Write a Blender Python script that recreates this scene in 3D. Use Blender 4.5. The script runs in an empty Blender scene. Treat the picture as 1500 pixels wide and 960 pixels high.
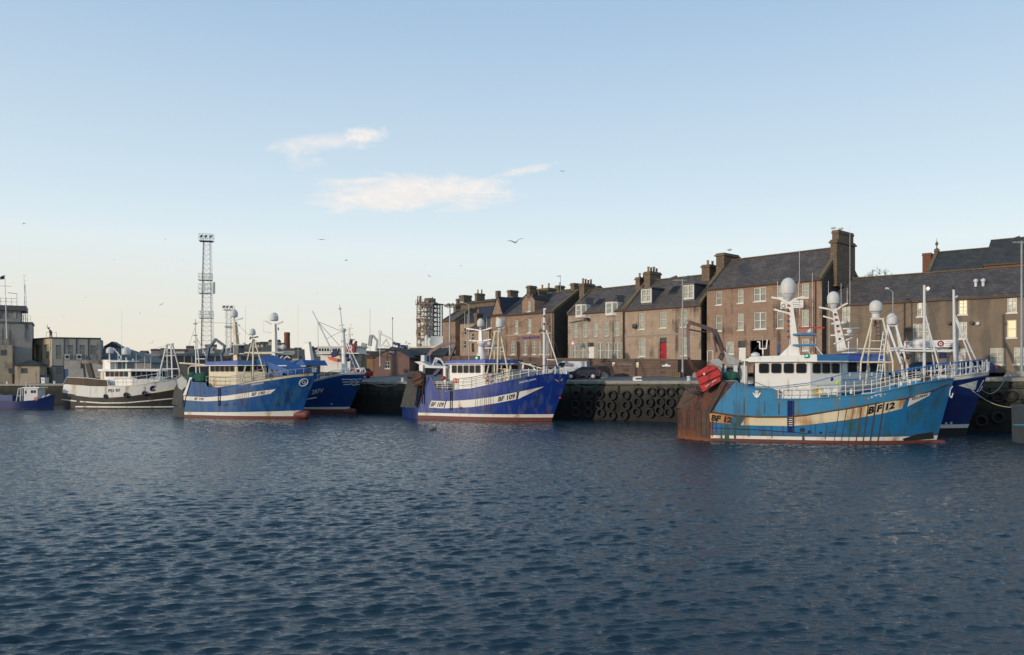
import bpy, math, random
import numpy as np
from mathutils import Vector, Matrix
random.seed(7); np.random.seed(7)
R = math.radians
scn = bpy.context.scene
COL = scn.collection

# ------------------------------------------------------------------ camera
F, CX, HY, EYE = 1170.0, 750.0, 549.0, 5.0      # focal length / horizon of the photograph, eye height above the water
cam = bpy.data.cameras.new('camera'); camo = bpy.data.objects.new('camera', cam); COL.objects.link(camo)
camo.location = (0, 0, EYE); camo.rotation_euler = (R(90), 0, 0)
cam.sensor_width = 36; cam.lens = 36*F/1500; cam.shift_y = (HY-480)/1500
cam.clip_start = .1; cam.clip_end = 20000
scn.camera = camo

# ------------------------------------------------------------------ light
SUN_EL, SUN_AZ = 9.5, (-.77, -.638)                # low sun behind the camera, to the left
SUN_ROT = math.atan2(SUN_AZ[0], SUN_AZ[1])
world = bpy.data.worlds.new('World'); scn.world = world; world.use_nodes = True
def N(nt, typ, **kw):
    n = nt.nodes.new(typ)
    for k, v in kw.items():
        if k[0] == '_': setattr(n, k[1:], v)
        else:
            key = int(k[1:]) if k[0] == 'i' and k[1:].isdigit() else k.replace('__', ' ')
            s = n.inputs[key]
            if hasattr(v, 'is_output') or isinstance(v, bpy.types.NodeSocket): nt.links.new(v, s)
            else: s.default_value = v
    return n
def MATH(nt, op, a, b=None, c=None, clamp=False):
    n = nt.nodes.new('ShaderNodeMath'); n.operation = op; n.use_clamp = clamp
    for i, v in enumerate((a, b, c)):
        if v is None: continue
        if isinstance(v, bpy.types.NodeSocket): nt.links.new(v, n.inputs[i])
        else: n.inputs[i].default_value = v
    return n.outputs[0]
def MIX(nt, fac, a, b, mode='MIX'):
    n = nt.nodes.new('ShaderNodeMix'); n.data_type = 'RGBA'; n.blend_type = mode; n.clamp_factor = True
    for s, v in ((n.inputs[0], fac), (n.inputs[6], a), (n.inputs[7], b)):
        if isinstance(v, bpy.types.NodeSocket): nt.links.new(v, s)
        else: s.default_value = v if not isinstance(v, tuple) else (v if len(v) == 4 else (*v, 1))
    return n.outputs[2]
def RAMP(nt, fac, stops):
    n = nt.nodes.new('ShaderNodeValToRGB'); nt.links.new(fac, n.inputs[0])
    e = n.color_ramp.elements
    while len(e) < len(stops): e.new(.5)
    for i, (p, c) in enumerate(stops):
        e[i].position = p; e[i].color = c if len(c) == 4 else (*c, 1)
    return n.outputs[0]

def make_world():
    nt = world.node_tree; nt.nodes.clear()
    out = N(nt, 'ShaderNodeOutputWorld')
    sky = N(nt, 'ShaderNodeTexSky', _sky_type='NISHITA', _sun_disc=False, _sun_elevation=R(SUN_EL),
            _sun_rotation=SUN_ROT, _air_density=1.0, _dust_density=1.2, _ozone_density=2.0, _altitude=0)
    tc = N(nt, 'ShaderNodeTexCoord')
    sp = N(nt, 'ShaderNodeSeparateXYZ', i0=tc.outputs['Generated'])
    x, y, z = sp.outputs
    # pale evening veil: thin high haze that lifts the sky towards the horizon, warm towards the left (west)
    el = MATH(nt, 'MAXIMUM', z, 0.0)
    veil = RAMP(nt, el, SKY_STOPS)
    west = MATH(nt, 'MULTIPLY', MATH(nt, 'SUBTRACT', .35, x, clamp=True), MATH(nt, 'SUBTRACT', 1.0, MATH(nt, 'MULTIPLY', el, 6.0), clamp=True), clamp=True)
    veil = MIX(nt, west, veil, WARM)
    skyc = MIX(nt, SKY_VEIL, sky.outputs[0], veil)
    # clouds fixed in the sky by direction
    yy = MATH(nt, 'MAXIMUM', y, .05)
    cx = MATH(nt, 'DIVIDE', x, yy); cz = MATH(nt, 'DIVIDE', z, yy)
    front = MATH(nt, 'GREATER_THAN', y, .1)
    vec = N(nt, 'ShaderNodeCombineXYZ', i0=MATH(nt, 'MULTIPLY', cx, 16.0), i1=MATH(nt, 'MULTIPLY', cz, 60.0), i2=3.3).outputs[0]
    n1 = N(nt, 'ShaderNodeTexNoise', Vector=vec, Scale=1.0, Detail=7.0, Roughness=.62, Distortion=.6).outputs[0]
    vec2 = N(nt, 'ShaderNodeCombineXYZ', i0=MATH(nt, 'MULTIPLY', cx, 45.0), i1=MATH(nt, 'MULTIPLY', cz, 75.0), i2=8.1).outputs[0]
    n2 = N(nt, 'ShaderNodeTexNoise', Vector=vec2, Scale=1.0, Detail=6.0, Roughness=.6, Distortion=.4).outputs[0]
    dens = None
    for (px, py, a, b, slope, amp, ns) in CLOUDS:
        x0 = (px-CX)/F; z0 = (HY-py)/F; a /= F; b /= F
        dx = MATH(nt, 'SUBTRACT', cx, x0)
        dz = MATH(nt, 'SUBTRACT', cz, MATH(nt, 'MULTIPLY_ADD', dx, slope, z0))
        r2 = MATH(nt, 'ADD', MATH(nt, 'POWER', MATH(nt, 'ABSOLUTE', MATH(nt, 'DIVIDE', dx, a)), 2.0), MATH(nt, 'POWER', MATH(nt, 'ABSOLUTE', MATH(nt, 'DIVIDE', dz, b)), 2.0))
        m = MATH(nt, 'SUBTRACT', 1.0, r2)
        nn = n1 if ns == 1 else n2
        d = MATH(nt, 'MULTIPLY', MATH(nt, 'ADD', MATH(nt, 'MULTIPLY', m, .55), MATH(nt, 'MULTIPLY', MATH(nt, 'SUBTRACT', nn, .51), 1.6)), amp, clamp=True)
        d = MATH(nt, 'MULTIPLY', d, MATH(nt, 'MULTIPLY', MATH(nt, 'ADD', m, .35), 3.0, clamp=True), clamp=True)
        dens = d if dens is None else MATH(nt, 'MAXIMUM', dens, d)
    dens = MATH(nt, 'MULTIPLY', dens, front)
    shade = MIX(nt, MATH(nt, 'MULTIPLY', MATH(nt, 'SUBTRACT', n2, .4), 3.0, clamp=True), CLOUD_LO, CLOUD_HI)
    skyc = MIX(nt, MATH(nt, 'MULTIPLY', dens, .95), skyc, shade)
    bg = N(nt, 'ShaderNodeBackground', Color=skyc, Strength=SKY_STRENGTH)
    nt.links.new(bg.outputs[0], out.inputs[0])

SKY_STRENGTH = .10
SKY_VEIL = .86
# radiance values of the sky before the background strength
SKY_STOPS = [(0.0, (8.9, 8.9, 8.5)), (.06, (8.7, 9.2, 9.0)), (.15, (8.6, 9.6, 9.9)), (.21, (7.2, 8.7, 9.7)), (.41, (4.4, 6.2, 8.4)), (.7, (3.3, 5.3, 7.5)), (1.0, (2.3, 4.1, 6.4))]
WARM = (9.5, 8.4, 6.7)
CLOUD_HI = (9.7, 9.2, 8.7); CLOUD_LO = (8.6, 8.4, 8.3)
CLOUDS = [  # px, py, half width, half height, slope, strength, noise
    (598, 285, 163, 33, .02, 2.0, 1), (470, 209, 85, 15, .12, .9, 1), (440, 214, 50, 18, .1, .9, 2), (532, 200, 38, 18, .1, 1.6, 2),
    (765, 251, 56, 8, .22, 1.2, 2), (448, 240, 34, 11, 0, .6, 2)]
make_world()
sun = bpy.data.lights.new('sun', 'SUN'); sun.energy = 2.6; sun.angle = R(1.2); sun.color = (1.0, .83, .64)
suno = bpy.data.objects.new('sun', sun); COL.objects.link(suno)
_s = Vector((SUN_AZ[0]*math.cos(R(SUN_EL)), SUN_AZ[1]*math.cos(R(SUN_EL)), math.sin(R(SUN_EL))))
suno.rotation_euler = (-_s).to_track_quat('-Z', 'Y').to_euler(); suno.location = (-60, -40, 60)
vs = scn.view_settings; vs.view_transform = 'Standard'; vs.look = 'None'; vs.exposure = 0.0; vs.gamma = 1.0; vs.use_curve_mapping = False
scn.cycles.max_bounces = 6; scn.cycles.transparent_max_bounces = 6

# ------------------------------------------------------------------ helpers: pixels to places, meshes, objects
def W(x, y, d):
    return Vector(((x-CX)*d/F, d, EYE-(y-HY)*d/F))
def yz(y, d): return EYE-(y-HY)*d/F
class Fr:
    """A thing's own frame: origin on the ground, u along it, v away from the water side, z up."""
    def __init__(s, ox, oy, oz, deg):
        s.o = (ox, oy, oz); s.deg = deg; s.c = math.cos(R(deg)); s.s = math.sin(R(deg))
    def L(s, x, y, v):
        k = (x-CX)/F
        u = (k*(s.o[1]+v*s.c)-s.o[0]+v*s.s)/(s.c-k*s.s)
        d = s.o[1]+u*s.s+v*s.c
        return u, yz(y, d)-s.o[2]
    def P(s, x, y, v):
        u, z = s.L(x, y, v); return Vector((u, v, z))
    def mpp(s, x, v=0):
        k = (x-CX)/F; u = s.L(x, HY, v)[0]
        return (s.o[1]+u*s.s+v*s.c)/F
    def wpt(s, u, v, z): return Vector((s.o[0]+u*s.c-v*s.s, s.o[1]+u*s.s+v*s.c, s.o[2]+z))
def tag(o, label=None, cat=None, group=None, kind=None):
    if label: o['label'] = label
    if cat: o['category'] = cat
    if group: o['group'] = group
    if kind: o['kind'] = kind
    return o
def empty(name, fr, label, cat, group=None):
    o = bpy.data.objects.new(name, None); COL.objects.link(o)
    o.empty_display_size = .5
    o.location = fr.o; o.rotation_euler = (0, 0, R(fr.deg))
    return tag(o, label, cat, group)
def link(name, me, parent=None):
    o = bpy.data.objects.new(name, me); COL.objects.link(o)
    if parent is not None: o.parent = parent
    return o
class MB:
    def __init__(s): s.v = []; s.f = []; s.m = []; s.smooth = False
    def add(s, vs, fs, m=0):
        b = len(s.v); s.v.extend([tuple(p) for p in vs])
        for f in fs: s.f.append([b+i for i in f]); s.m.append(m)
        return s
    def box(s, x0, x1, y0, y1, z0, z1, m=0):
        vs = [(x, y, z) for z in (z0, z1) for y in (y0, y1) for x in (x0, x1)]
        return s.add(vs, [(0, 2, 3, 1), (4, 5, 7, 6), (0, 1, 5, 4), (2, 6, 7, 3), (0, 4, 6, 2), (1, 3, 7, 5)], m)
    def beam(s, p, q, w, h=None, m=0, up=(0, 0, 1), w2=None, h2=None):
        p = Vector(p); q = Vector(q); h = h or w; w2 = w2 or w; h2 = h2 or (h if w2 == w else w2)
        d = (q-p); 
        if d.length < 1e-6: return s
        d.normalize(); up = Vector(up)
        if abs(d.dot(up)) > .98: up = Vector((1, 0, 0))
        a = d.cross(up).normalized(); b = a.cross(d)
        vs = [p+a*i*w/2+b*j*h/2 for i, j in ((-1, -1), (1, -1), (1, 1), (-1, 1))]+[q+a*i*w2/2+b*j*h2/2 for i, j in ((-1, -1), (1, -1), (1, 1), (-1, 1))]
        return s.add(vs, [(3, 2, 1, 0), (4, 5, 6, 7), (0, 1, 5, 4), (1, 2, 6, 5), (2, 3, 7, 6), (3, 0, 4, 7)], m)
    def bar(s, p, q, r, r2=None, n=7, m=0):
        p = Vector(p); q = Vector(q); r2 = r if r2 is None else r2; d = q-p
        if d.length < 1e-6: return s
        d.normalize(); up = Vector((0, 0, 1)) if abs(d.z) < .95 else Vector((1, 0, 0))
        a = d.cross(up).normalized(); b = a.cross(d)
        vs = []
        for c, rr in ((p, r), (q, r2)):
            for i in range(n):
                t = 2*math.pi*i/n; vs.append(c+(a*math.cos(t)+b*math.sin(t))*rr)
        fs = [(i, (i+1) % n, n+(i+1) % n, n+i) for i in range(n)]+[tuple(range(n-1, -1, -1)), tuple(range(n, 2*n))]
        return s.add(vs, fs, m)
    def path(s, pts, r, n=6, m=0):
        for p, q in zip(pts[:-1], pts[1:]): s.bar(p, q, r, r, n, m)
        return s
    def lathe(s, c, prof, n=16, m=0, axis='z'):
        vs = []; c = Vector(c)
        for r, h in prof:
            for i in range(n):
                t = 2*math.pi*i/n; a, b = r*math.cos(t), r*math.sin(t)
                vs.append(c+Vector((a, b, h) if axis == 'z' else ((a, h, b) if axis == 'y' else (h, a, b))))
        k = len(prof)
        fs = [(j*n+i, j*n+(i+1) % n, (j+1)*n+(i+1) % n, (j+1)*n+i) for j in range(k-1) for i in range(n)]
        fs += [tuple(range(n-1, -1, -1)), tuple(range((k-1)*n, k*n))]
        return s.add(vs, fs, m)
    def extr(s, pts, vec, m=0):
        n = len(pts); vec = Vector(vec); a = [Vector(p) for p in pts]
        vs = a+[p+vec for p in a]
        return s.add(vs, [tuple(range(n-1, -1, -1)), tuple(range(n, 2*n))]+[(i, (i+1) % n, n+(i+1) % n, n+i) for i in range(n)], m)
    def torus(s, c, axis, Rr, r, n=20, k=8, m=0):
        c = Vector(c); ax = Vector(axis).normalized(); up = Vector((0, 0, 1)) if abs(ax.z) < .9 else Vector((1, 0, 0))
        a = ax.cross(up).normalized(); b = ax.cross(a); vs = []
        for i in range(n):
            t = 2*math.pi*i/n; d = a*math.cos(t)+b*math.sin(t)
            for j in range(k):
                p = 2*math.pi*j/k; vs.append(c+d*(Rr+r*math.cos(p))+ax*r*math.sin(p))
        return s.add(vs, [(i*k+j, ((i+1) % n)*k+j, ((i+1) % n)*k+(j+1) % k, i*k+(j+1) % k) for i in range(n) for j in range(k)], m)
    def quad(s, a, b, c, d, m=0): return s.add([a, b, c, d], [(0, 1, 2, 3)], m)
    def mesh(s, name, mats, smooth=None, ang=35):
        me = bpy.data.meshes.new(name); me.from_pydata(s.v, [], s.f)
        for mt in (mats if isinstance(mats, (list, tuple)) else [mats]): me.materials.append(mt)
        me.polygons.foreach_set('material_index', s.m)
        import bmesh
        bm = bmesh.new(); bm.from_mesh(me); bmesh.ops.recalc_face_normals(bm, faces=bm.faces); bm.to_mesh(me); bm.free()
        if smooth:
            me.polygons.foreach_set('use_smooth', [True]*len(me.polygons)); me.set_sharp_from_angle(angle=R(ang))
        me.update(); return me
    def build(s, name, mats, parent=None, smooth=True, ang=35):
        return link(name, s.mesh(name, mats, smooth, ang), parent)

# ------------------------------------------------------------------ materials
MATS = {}
def mk(name, col, rough=.6, metal=0.0, var=.18, vs=1.5, streak=None, streak2=None, brick=None, bump=.0, bscale=8.0, blotch=None, emit=None, spec=.4, coord='Object', low=None):
    """col: base colour; streak = (colour, amount, scale) runs of rust or grime; brick = (w, h, colour2, mortar, size); blotch = (colour, amount, scale)"""
    m = bpy.data.materials.new(name); m.use_nodes = True; nt = m.node_tree; nt.nodes.clear(); MATS[name] = m
    out = N(nt, 'ShaderNodeOutputMaterial'); b = N(nt, 'ShaderNodeBsdfPrincipled')
    nt.links.new(b.outputs[0], out.inputs[0])
    tc = N(nt, 'ShaderNodeTexCoord').outputs[coord]
    c = (*col, 1)
    bh = None
    if brick:
        w, h, col2, mort, msz = brick
        sp = N(nt, 'ShaderNodeSeparateXYZ', i0=tc)
        vec = N(nt, 'ShaderNodeCombineXYZ', i0=MATH(nt, 'ADD', sp.outputs[0], sp.outputs[1]), i1=sp.outputs[2]).outputs[0]
        br = N(nt, 'ShaderNodeTexBrick', Vector=vec, Color1=(*col, 1), Color2=(*col2, 1), Mortar=(*mort, 1), Scale=1.0, Brick__Width=w, Row__Height=h, Mortar__Size=msz, Mortar__Smooth=.2, Bias=0.0)
        c = br.outputs[0]; bh = br.outputs[1]
    n = N(nt, 'ShaderNodeTexNoise', Vector=tc, Scale=vs, Detail=6.0, Roughness=.65).outputs[0]
    v = MATH(nt, 'MULTIPLY_ADD', MATH(nt, 'SUBTRACT', n, .5), var*3.2, 1.0)
    vv = N(nt, 'ShaderNodeCombineXYZ', i0=v, i1=v, i2=v).outputs[0]
    c = MIX(nt, 1.0, c, vv, 'MULTIPLY')
    def runs(c, spec_, seed):
        sc, amt, k = spec_
        mp = N(nt, 'ShaderNodeMapping', Vector=tc, Scale=(k, k, k*.07), Location=(seed, seed*2, 0)).outputs[0]
        s1 = N(nt, 'ShaderNodeTexNoise', Vector=mp, Scale=1.0, Detail=4.0, Roughness=.6).outputs[0]
        s2 = N(nt, 'ShaderNodeTexNoise', Vector=tc, Scale=.55, Detail=3.0).outputs[0]
        f = MATH(nt, 'MULTIPLY', MATH(nt, 'SUBTRACT', MATH(nt, 'ADD', s1, MATH(nt, 'MULTIPLY', s2, .5)), 0.93-amt*.5), 7.0, clamp=True)
        return MIX(nt, MATH(nt, 'MULTIPLY', f, .85), c, (*sc, 1))
    if blotch:
        bc, amt, k = blotch
        s1 = N(nt, 'ShaderNodeTexNoise', Vector=tc, Scale=k, Detail=5.0, Roughness=.7).outputs[0]
        f = MATH(nt, 'MULTIPLY', MATH(nt, 'SUBTRACT', s1, .70-amt*.4), 7.0, clamp=True)
        c = MIX(nt, MATH(nt, 'MULTIPLY', f, .8), c, (*bc, 1))
    if streak: c = runs(c, streak, 3.1)
    if streak2: c = runs(c, streak2, 9.7)
    if low:   # tide mark: (colour, z0, z1) growth on the thing below a height in its own space
        lc, z0, z1 = low
        zz = N(nt, 'ShaderNodeSeparateXYZ', i0=tc).outputs[2]
        f = MATH(nt, 'DIVIDE', MATH(nt, 'SUBTRACT', MATH(nt, 'ADD', z1, MATH(nt, 'MULTIPLY', MATH(nt, 'SUBTRACT', n, .5), 1.6)), zz), z1-z0, clamp=True)
        c = MIX(nt, MATH(nt, 'MULTIPLY', f, .9), c, (*lc, 1))
    nt.links.new(c, b.inputs['Base Color'])
    b.inputs['Metallic'].default_value = metal; b.inputs['Specular IOR Level'].default_value = spec
    rr = MATH(nt, 'MULTIPLY_ADD', n, .25, rough-.12, clamp=True); nt.links.new(rr, b.inputs['Roughness'])
    if bump:
        nb = N(nt, 'ShaderNodeTexNoise', Vector=tc, Scale=bscale, Detail=5.0).outputs[0]
        if bh is not None: nb = MATH(nt, 'SUBTRACT', nb, MATH(nt, 'MULTIPLY', bh, .8))
        bp = N(nt, 'ShaderNodeBump', Height=nb, Strength=bump, Distance=.08); nt.links.new(bp.outputs[0], b.inputs['Normal'])
    if emit: b.inputs['Emission Color'].default_value = (*emit[:3], 1); b.inputs['Emission Strength'].default_value = emit[3]
    return m
RUST = (.16, .055, .02)
mk('white_paint', (.72, .71, .67), .42, streak=((.42, .33, .22), .12, 2.2), var=.05)
mk('cream_paint', (.62, .55, .40), .5, streak=((.33, .2, .1), .18, 2.2), var=.07)
mk('white_rail', (.68, .67, .64), .45, var=.08, streak=((.35, .2, .1), .15, 3))
mk('steel_grey', (.30, .32, .33), .5, .2, var=.15, streak=(RUST, .2, 2))
mk('light_grey', (.52, .54, .55), .5, var=.1, streak=((.3, .2, .12), .12, 2))
mk('dark_metal', (.05, .055, .06), .5, .3, var=.2, streak=(RUST, .25, 2))
mk('rust', (.105, .042, .028), .85, var=.45, vs=3, streak=((.035, .02, .018), .5, 1.8), blotch=((.20, .075, .035), .3, 1.6), bump=.25, low=((.19, .065, .03), .0, 1.1))
mk('rust_dark', (.075, .05, .04), .85, var=.35, vs=2.5, streak=((.16, .06, .03), .25, 1.6), blotch=((.09, .08, .06), .4, 1.5), bump=.25)
mk('black_rubber', (.017, .017, .02), .7, var=.25, vs=3)
mk('tyre_fender', (.021, .021, .024), .85, var=.5, vs=1.3, bump=.15)
mk('radome', (.55, .55, .54), .5, var=.06, vs=4)
mk('glass_dark', (.013, .015, .020), .4, var=.1, spec=.08)
mk('rope', (.32, .29, .23), .9, var=.2); mk('rope_green', (.03, .22, .16), .9, var=.2); mk('wire', (.07, .07, .07), .5, .4)
mk('red_paint', (.42, .025, .03), .45, var=.2, vs=3, streak=((.10, .015, .015), .3, 3), blotch=((.12, .02, .02), .25, 3))
mk('red_boot', (.135, .036, .028), .6, var=.25, vs=2, streak=((.07, .06, .03), .25, 2))
mk('orange', (.75, .13, .05), .5); mk('yellow', (.60, .42, .03), .5); mk('hi_vis', (.42, .72, .05), .5)
mk('navy', (.015, .025, .10), .5, var=.2); mk('net_green', (.02, .09, .06), .9, var=.4, vs=4, bump=.5)
mk('black_letter', (.012, .012, .015), .5); mk('white_letter', (.72, .72, .70), .5)
# ================================================================== SETTING: water, quay, land
def make_water():
    # rows get closer together near the near edge where the ripples show large
    ys = [5.0]
    while ys[-1] < 170: ys.append(ys[-1]+.010+ys[-1]*.0015)
    ys = np.array(ys, np.float32); ny = len(ys); nx = 1150
    t = np.linspace(-1, 1, nx, dtype=np.float32)
    X = (t[None, :]*(ys[:, None]*.86+5)); Y = np.repeat(ys[:, None], nx, 1)
    rng = np.random.RandomState(3)
    Z = np.zeros_like(X); DX = np.zeros_like(X); DY = np.zeros_like(X)
    cell = (.010+Y*.0015)
    for i in range(110):
        lam = .10*(13.0**rng.rand()); k = 2*np.pi/lam
        th = R(-74)+rng.randn()*(.28 if lam > .2 else .5)
        amp = WAVE*lam*(.5+rng.rand())*(.30+np.exp(-(np.log(lam/.27)/.55)**2))
        kx, ky = np.float32(k*np.cos(th)), np.float32(k*np.sin(th)); ph = np.float32(rng.rand()*6.283)
        a = amp*np.clip((lam/cell-2.0)/2.5, 0, 1)
        arg = kx*X+ky*Y+ph
        Z += a*np.sin(arg); q = a*1.25*np.cos(arg); DX += q*np.float32(np.cos(th)); DY += q*np.float32(np.sin(th))
    # slow gust patches change how rough the surface is
    g = .82+.28*np.sin(X*.061+Y*.043+1)*np.sin(Y*.085-X*.027+.4)+.12*np.sin(X*.19-Y*.11)
    Z *= g
    co = np.stack([X+DX, Y+DY, Z], -1).reshape(-1, 3)
    idx = np.arange(ny*nx).reshape(ny, nx)
    q = np.stack([idx[:-1, :-1], idx[:-1, 1:], idx[1:, 1:], idx[1:, :-1]], -1).reshape(-1, 4)
    me = bpy.data.meshes.new('water'); me.vertices.add(len(co)); me.vertices.foreach_set('co', co.ravel().astype(np.float32))
    me.loops.add(q.size); me.loops.foreach_set('vertex_index', q.ravel().astype(np.int32))
    me.polygons.add(len(q)); me.polygons.foreach_set('loop_start', np.arange(0, q.size, 4, dtype=np.int32)); me.polygons.foreach_set('use_smooth', np.ones(len(q), bool))
    me.update(); me.validate()
    m = bpy.data.materials.new('sea_water'); m.use_nodes = True; nt = m.node_tree; b = nt.nodes['Principled BSDF']
    b.inputs['Base Color'].default_value = (.005, .025, .042, 1); b.inputs['Roughness'].default_value = .045; b.inputs['IOR'].default_value = 1.333
    tc = N(nt, 'ShaderNodeTexCoord').outputs['Object']
    mp = N(nt, 'ShaderNodeMapping', Vector=tc, Rotation=(0, 0, R(28)), Scale=(1.5, 4.0, 1.0)).outputs[0]
    n1 = N(nt, 'ShaderNodeTexNoise', Vector=mp, Scale=2.2, Detail=6.0, Roughness=.6).outputs[0]
    mp2 = N(nt, 'ShaderNodeMapping', Vector=tc, Rotation=(0, 0, R(16)), Scale=(1.9, 3.2, 1.0)).outputs[0]
    n2 = N(nt, 'ShaderNodeTexNoise', Vector=mp2, Scale=1.0, Detail=2.0, Roughness=.5).outputs[0]
    n1 = MATH(nt, 'ADD', n1, MATH(nt, 'MULTIPLY', n2, 1.1))
    bp = N(nt, 'ShaderNodeBump', Height=n1, Strength=.75, Distance=.07)
    nt.links.new(bp.outputs[0], b.inputs['Normal'])
    me.materials.append(m)
    tag(link('water', me), kind='structure')
    tag(MB().quad((-420, -160, -.22), (420, -160, -.22), (420, 175, -.22), (-420, 175, -.22)).build('harbour_water', m, smooth=False), kind='structure')
WAVE = .0066
make_water()

# quay edge stations: photo column, distance, height of the edge above the water
QE = [(-420, 168, 3.3), (-150, 152, 3.3), (0, 141, 3.35), (150, 134, 3.5), (250, 127, 3.8), (400, 115.5, 4.0), (550, 104.5, 4.08), (700, 96, 4.2), (850, 90, 4.3), (1000, 83, 4.36), (1150, 78, 4.5), (1300, 74, 4.64), (1450, 69.8, 4.73), (1700, 64, 4.8), (2100, 58, 4.9)]
QP = [W(x, HY, d) for x, d, z in QE]
QP = [Vector((p.x, p.y, e[2])) for p, e in zip(QP, QE)]
def quay_pt(x):     # point of the quay edge in the photo column x, and the direction along the edge
    k = (x-CX)/F
    for a, b in zip(QP[:-1], QP[1:]):
        d = b-a; den = d.x-k*d.y
        t = (k*a.y-a.x)/den
        if -.001 <= t <= 1.001: return a+d*t, d.normalized()
mk('quay_stone', (.062, .061, .046), .85, var=.5, vs=.6, brick=(1.15, .95, (.085, .083, .058), (.010, .010, .009), .045), bump=.5, bscale=3, streak=((.03, .032, .03), .3, .8), blotch=((.08, .095, .035), .3, .7), low=((.009, .0085, .008), 2.0, 3.9))
mk('coping', (.24, .23, .21), .85, var=.3, vs=1.2, bump=.3)
mk('asphalt', (.14, .138, .137), .9, var=.3, vs=.5, bump=.2, blotch=((.20, .19, .18), .25, .4))
mk('concrete', (.30, .29, .26), .85, var=.25, vs=1.0, bump=.2, streak=((.12, .11, .09), .3, 1))
wall = MB()
for a, b in zip(QP[:-1], QP[1:]):
    n = max(1, int((b-a).length/3)); 
    for i in range(n):
        p = a.lerp(b, i/n); q = a.lerp(b, (i+1)/n)
        wall.quad((p.x, p.y, -3), (q.x, q.y, -3), (q.x, q.y, q.z-.32), (p.x, p.y, p.z-.32))
tag(wall.build('quay_wall', MATS['quay_stone'], smooth=False), 'dark weathered stone quay wall rising from the water behind the boats', 'quay wall')
kerb = MB()
for a, b in zip(QP[:-1], QP[1:]):
    d = (b-a).normalized(); nrm = Vector((d.y, -d.x, 0)).normalized()
    f = nrm*.12; bk = -nrm*.9
    vs = []
    for p in (a, b):
        vs += [p+f+Vector((0, 0, -.32)), p+f, p+bk+Vector((0, 0, .02)), p+bk+Vector((0, 0, -.32))]
    kerb.add(vs, [(0, 4, 5, 1), (1, 5, 6, 2), (0, 3, 7, 4), (2, 6, 7, 3)])
tag(kerb.build('quay_kerb', MATS['coping'], smooth=False), kind='structure')

# land: apron behind the edge, street terrace, then the fields and low hills
def ground_strip(name, rows, mat):
    mb = MB(); n = len(rows[0])
    for r in rows:
        mb.v.extend([tuple(p) for p in r])
    for j in range(len(rows)-1):
        for i in range(n-1):
            mb.f.append([j*n+i, j*n+i+1, (j+1)*n+i+1, (j+1)*n+i]); mb.m.append(0)
    return tag(mb.build(name, MATS[mat]), kind='structure')
NRM = []
for i, p in enumerate(QP):
    d = (QP[min(i+1, len(QP)-1)]-QP[max(i-1, 0)]).normalized(); NRM.append(Vector((-d.y, d.x, 0)))
APR = [3.6, 3.6, 3.6, 3.7, 4.2, 4.85, 5.0, 5.02, 5.02, 5.02, 5.08, 5.15, 5.2, 5.3, 5.4]
r0 = [p+n*.85+Vector((0, 0, .016)) for p, n in zip(QP, NRM)]
r1 = [Vector((*(p+n*7).xy, (p.z+a)/2+.05)) for p, n, a in zip(QP, NRM, APR)]
r2 = [Vector((*(p+n*15).xy, a)) for p, n, a in zip(QP, NRM, APR)]
r3 = [Vector((*(p+n*24).xy, a+.02)) for p, n, a in zip(QP, NRM, APR)]
ground_strip('quay_road', [r0, r1, r2, r3], 'asphalt')
mk('field', (.05, .055, .03), .95, var=.4, vs=.05, blotch=((.09, .08, .05), .4, .02))
mk('hill', (.092, .082, .064), .95, var=.5, vs=.02, blotch=((.03, .035, .025), .5, .03))
land = [[p.copy() for p in r3], [Vector((p.x*1.15, p.y+75, 3.1)) for p in r3], [Vector((p.x*3, p.y+420, 3.0)) for p in r3]]
ground_strip('land', land, 'field')
def hill_h(px, d):
    rise = max(0, min(1, (d-470)/430)); rise = rise*rise*(3-2*rise)
    top = 31+3.5*math.sin(px*.021)+2*math.sin(px*.05+1)+1.0*math.sin(px*.13)
    if px > 560: top *= max(.3, 1-(px-560)/420)
    if px < 300: top -= (300-px)*.012
    return 2.9+rise*top*(1 if d <= 1000 else max(.4, 1-(d-1000)/2500))
gk = np.linspace(-900, 2400, 160); gd = [430, 500, 560, 620, 680, 740, 800, 860, 920, 1000, 1200, 2500, 6000]
ground_strip('hills', [[Vector(((k-CX)/F*d, d, hill_h(k, d))) for k in gk] for d in gd], 'hill')
# ================================================================== BUILDINGS
mk('stone_tan', (.365, .275, .20), .9, var=.2, vs=.7, brick=(.54, .28, (.315, .237, .174), (.245, .188, .143), .016), bump=.35, bscale=6, streak=((.07, .055, .045), .28, .9))
mk('stone_brown', (.295, .198, .142), .9, var=.22, vs=.7, brick=(.50, .27, (.252, .17, .124), (.195, .138, .102), .016), bump=.35, bscale=6, streak=((.06, .045, .04), .3, .8))
mk('stone_grey', (.37, .30, .235), .9, var=.26, vs=.7, brick=(.55, .28, (.30, .245, .19), (.22, .18, .145), .018), bump=.35, bscale=6, streak=((.09, .075, .06), .25, .9))
mk('stone_dark_shade', (.085, .066, .052), .92, var=.4, vs=.6, brick=(.6, .28, (.065, .05, .042), (.045, .038, .032), .03), bump=.5, bscale=5)  # dark stone; on house gables it paints in the shade away from the sun
mk('harling', (.195, .152, .112), .95, var=.2, vs=.5, bump=.4, bscale=25, streak=((.13, .11, .088), .4, .7), blotch=((.225, .19, .15), .3, .4))
mk('slate', (.108, .090, .079), .7, var=.4, vs=.8, brick=(.45, .26, (.072, .060, .055), (.043, .037, .035), .02), bump=.35, bscale=7, blotch=((.13, .118, .105), .25, .8), streak=((.045, .042, .05), .3, .6))
mk('slate_blue', (.030, .038, .055), .75, var=.3, vs=.6, brick=(.45, .26, (.022, .028, .045), (.016, .02, .03), .02), bump=.3, bscale=7)
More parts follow.
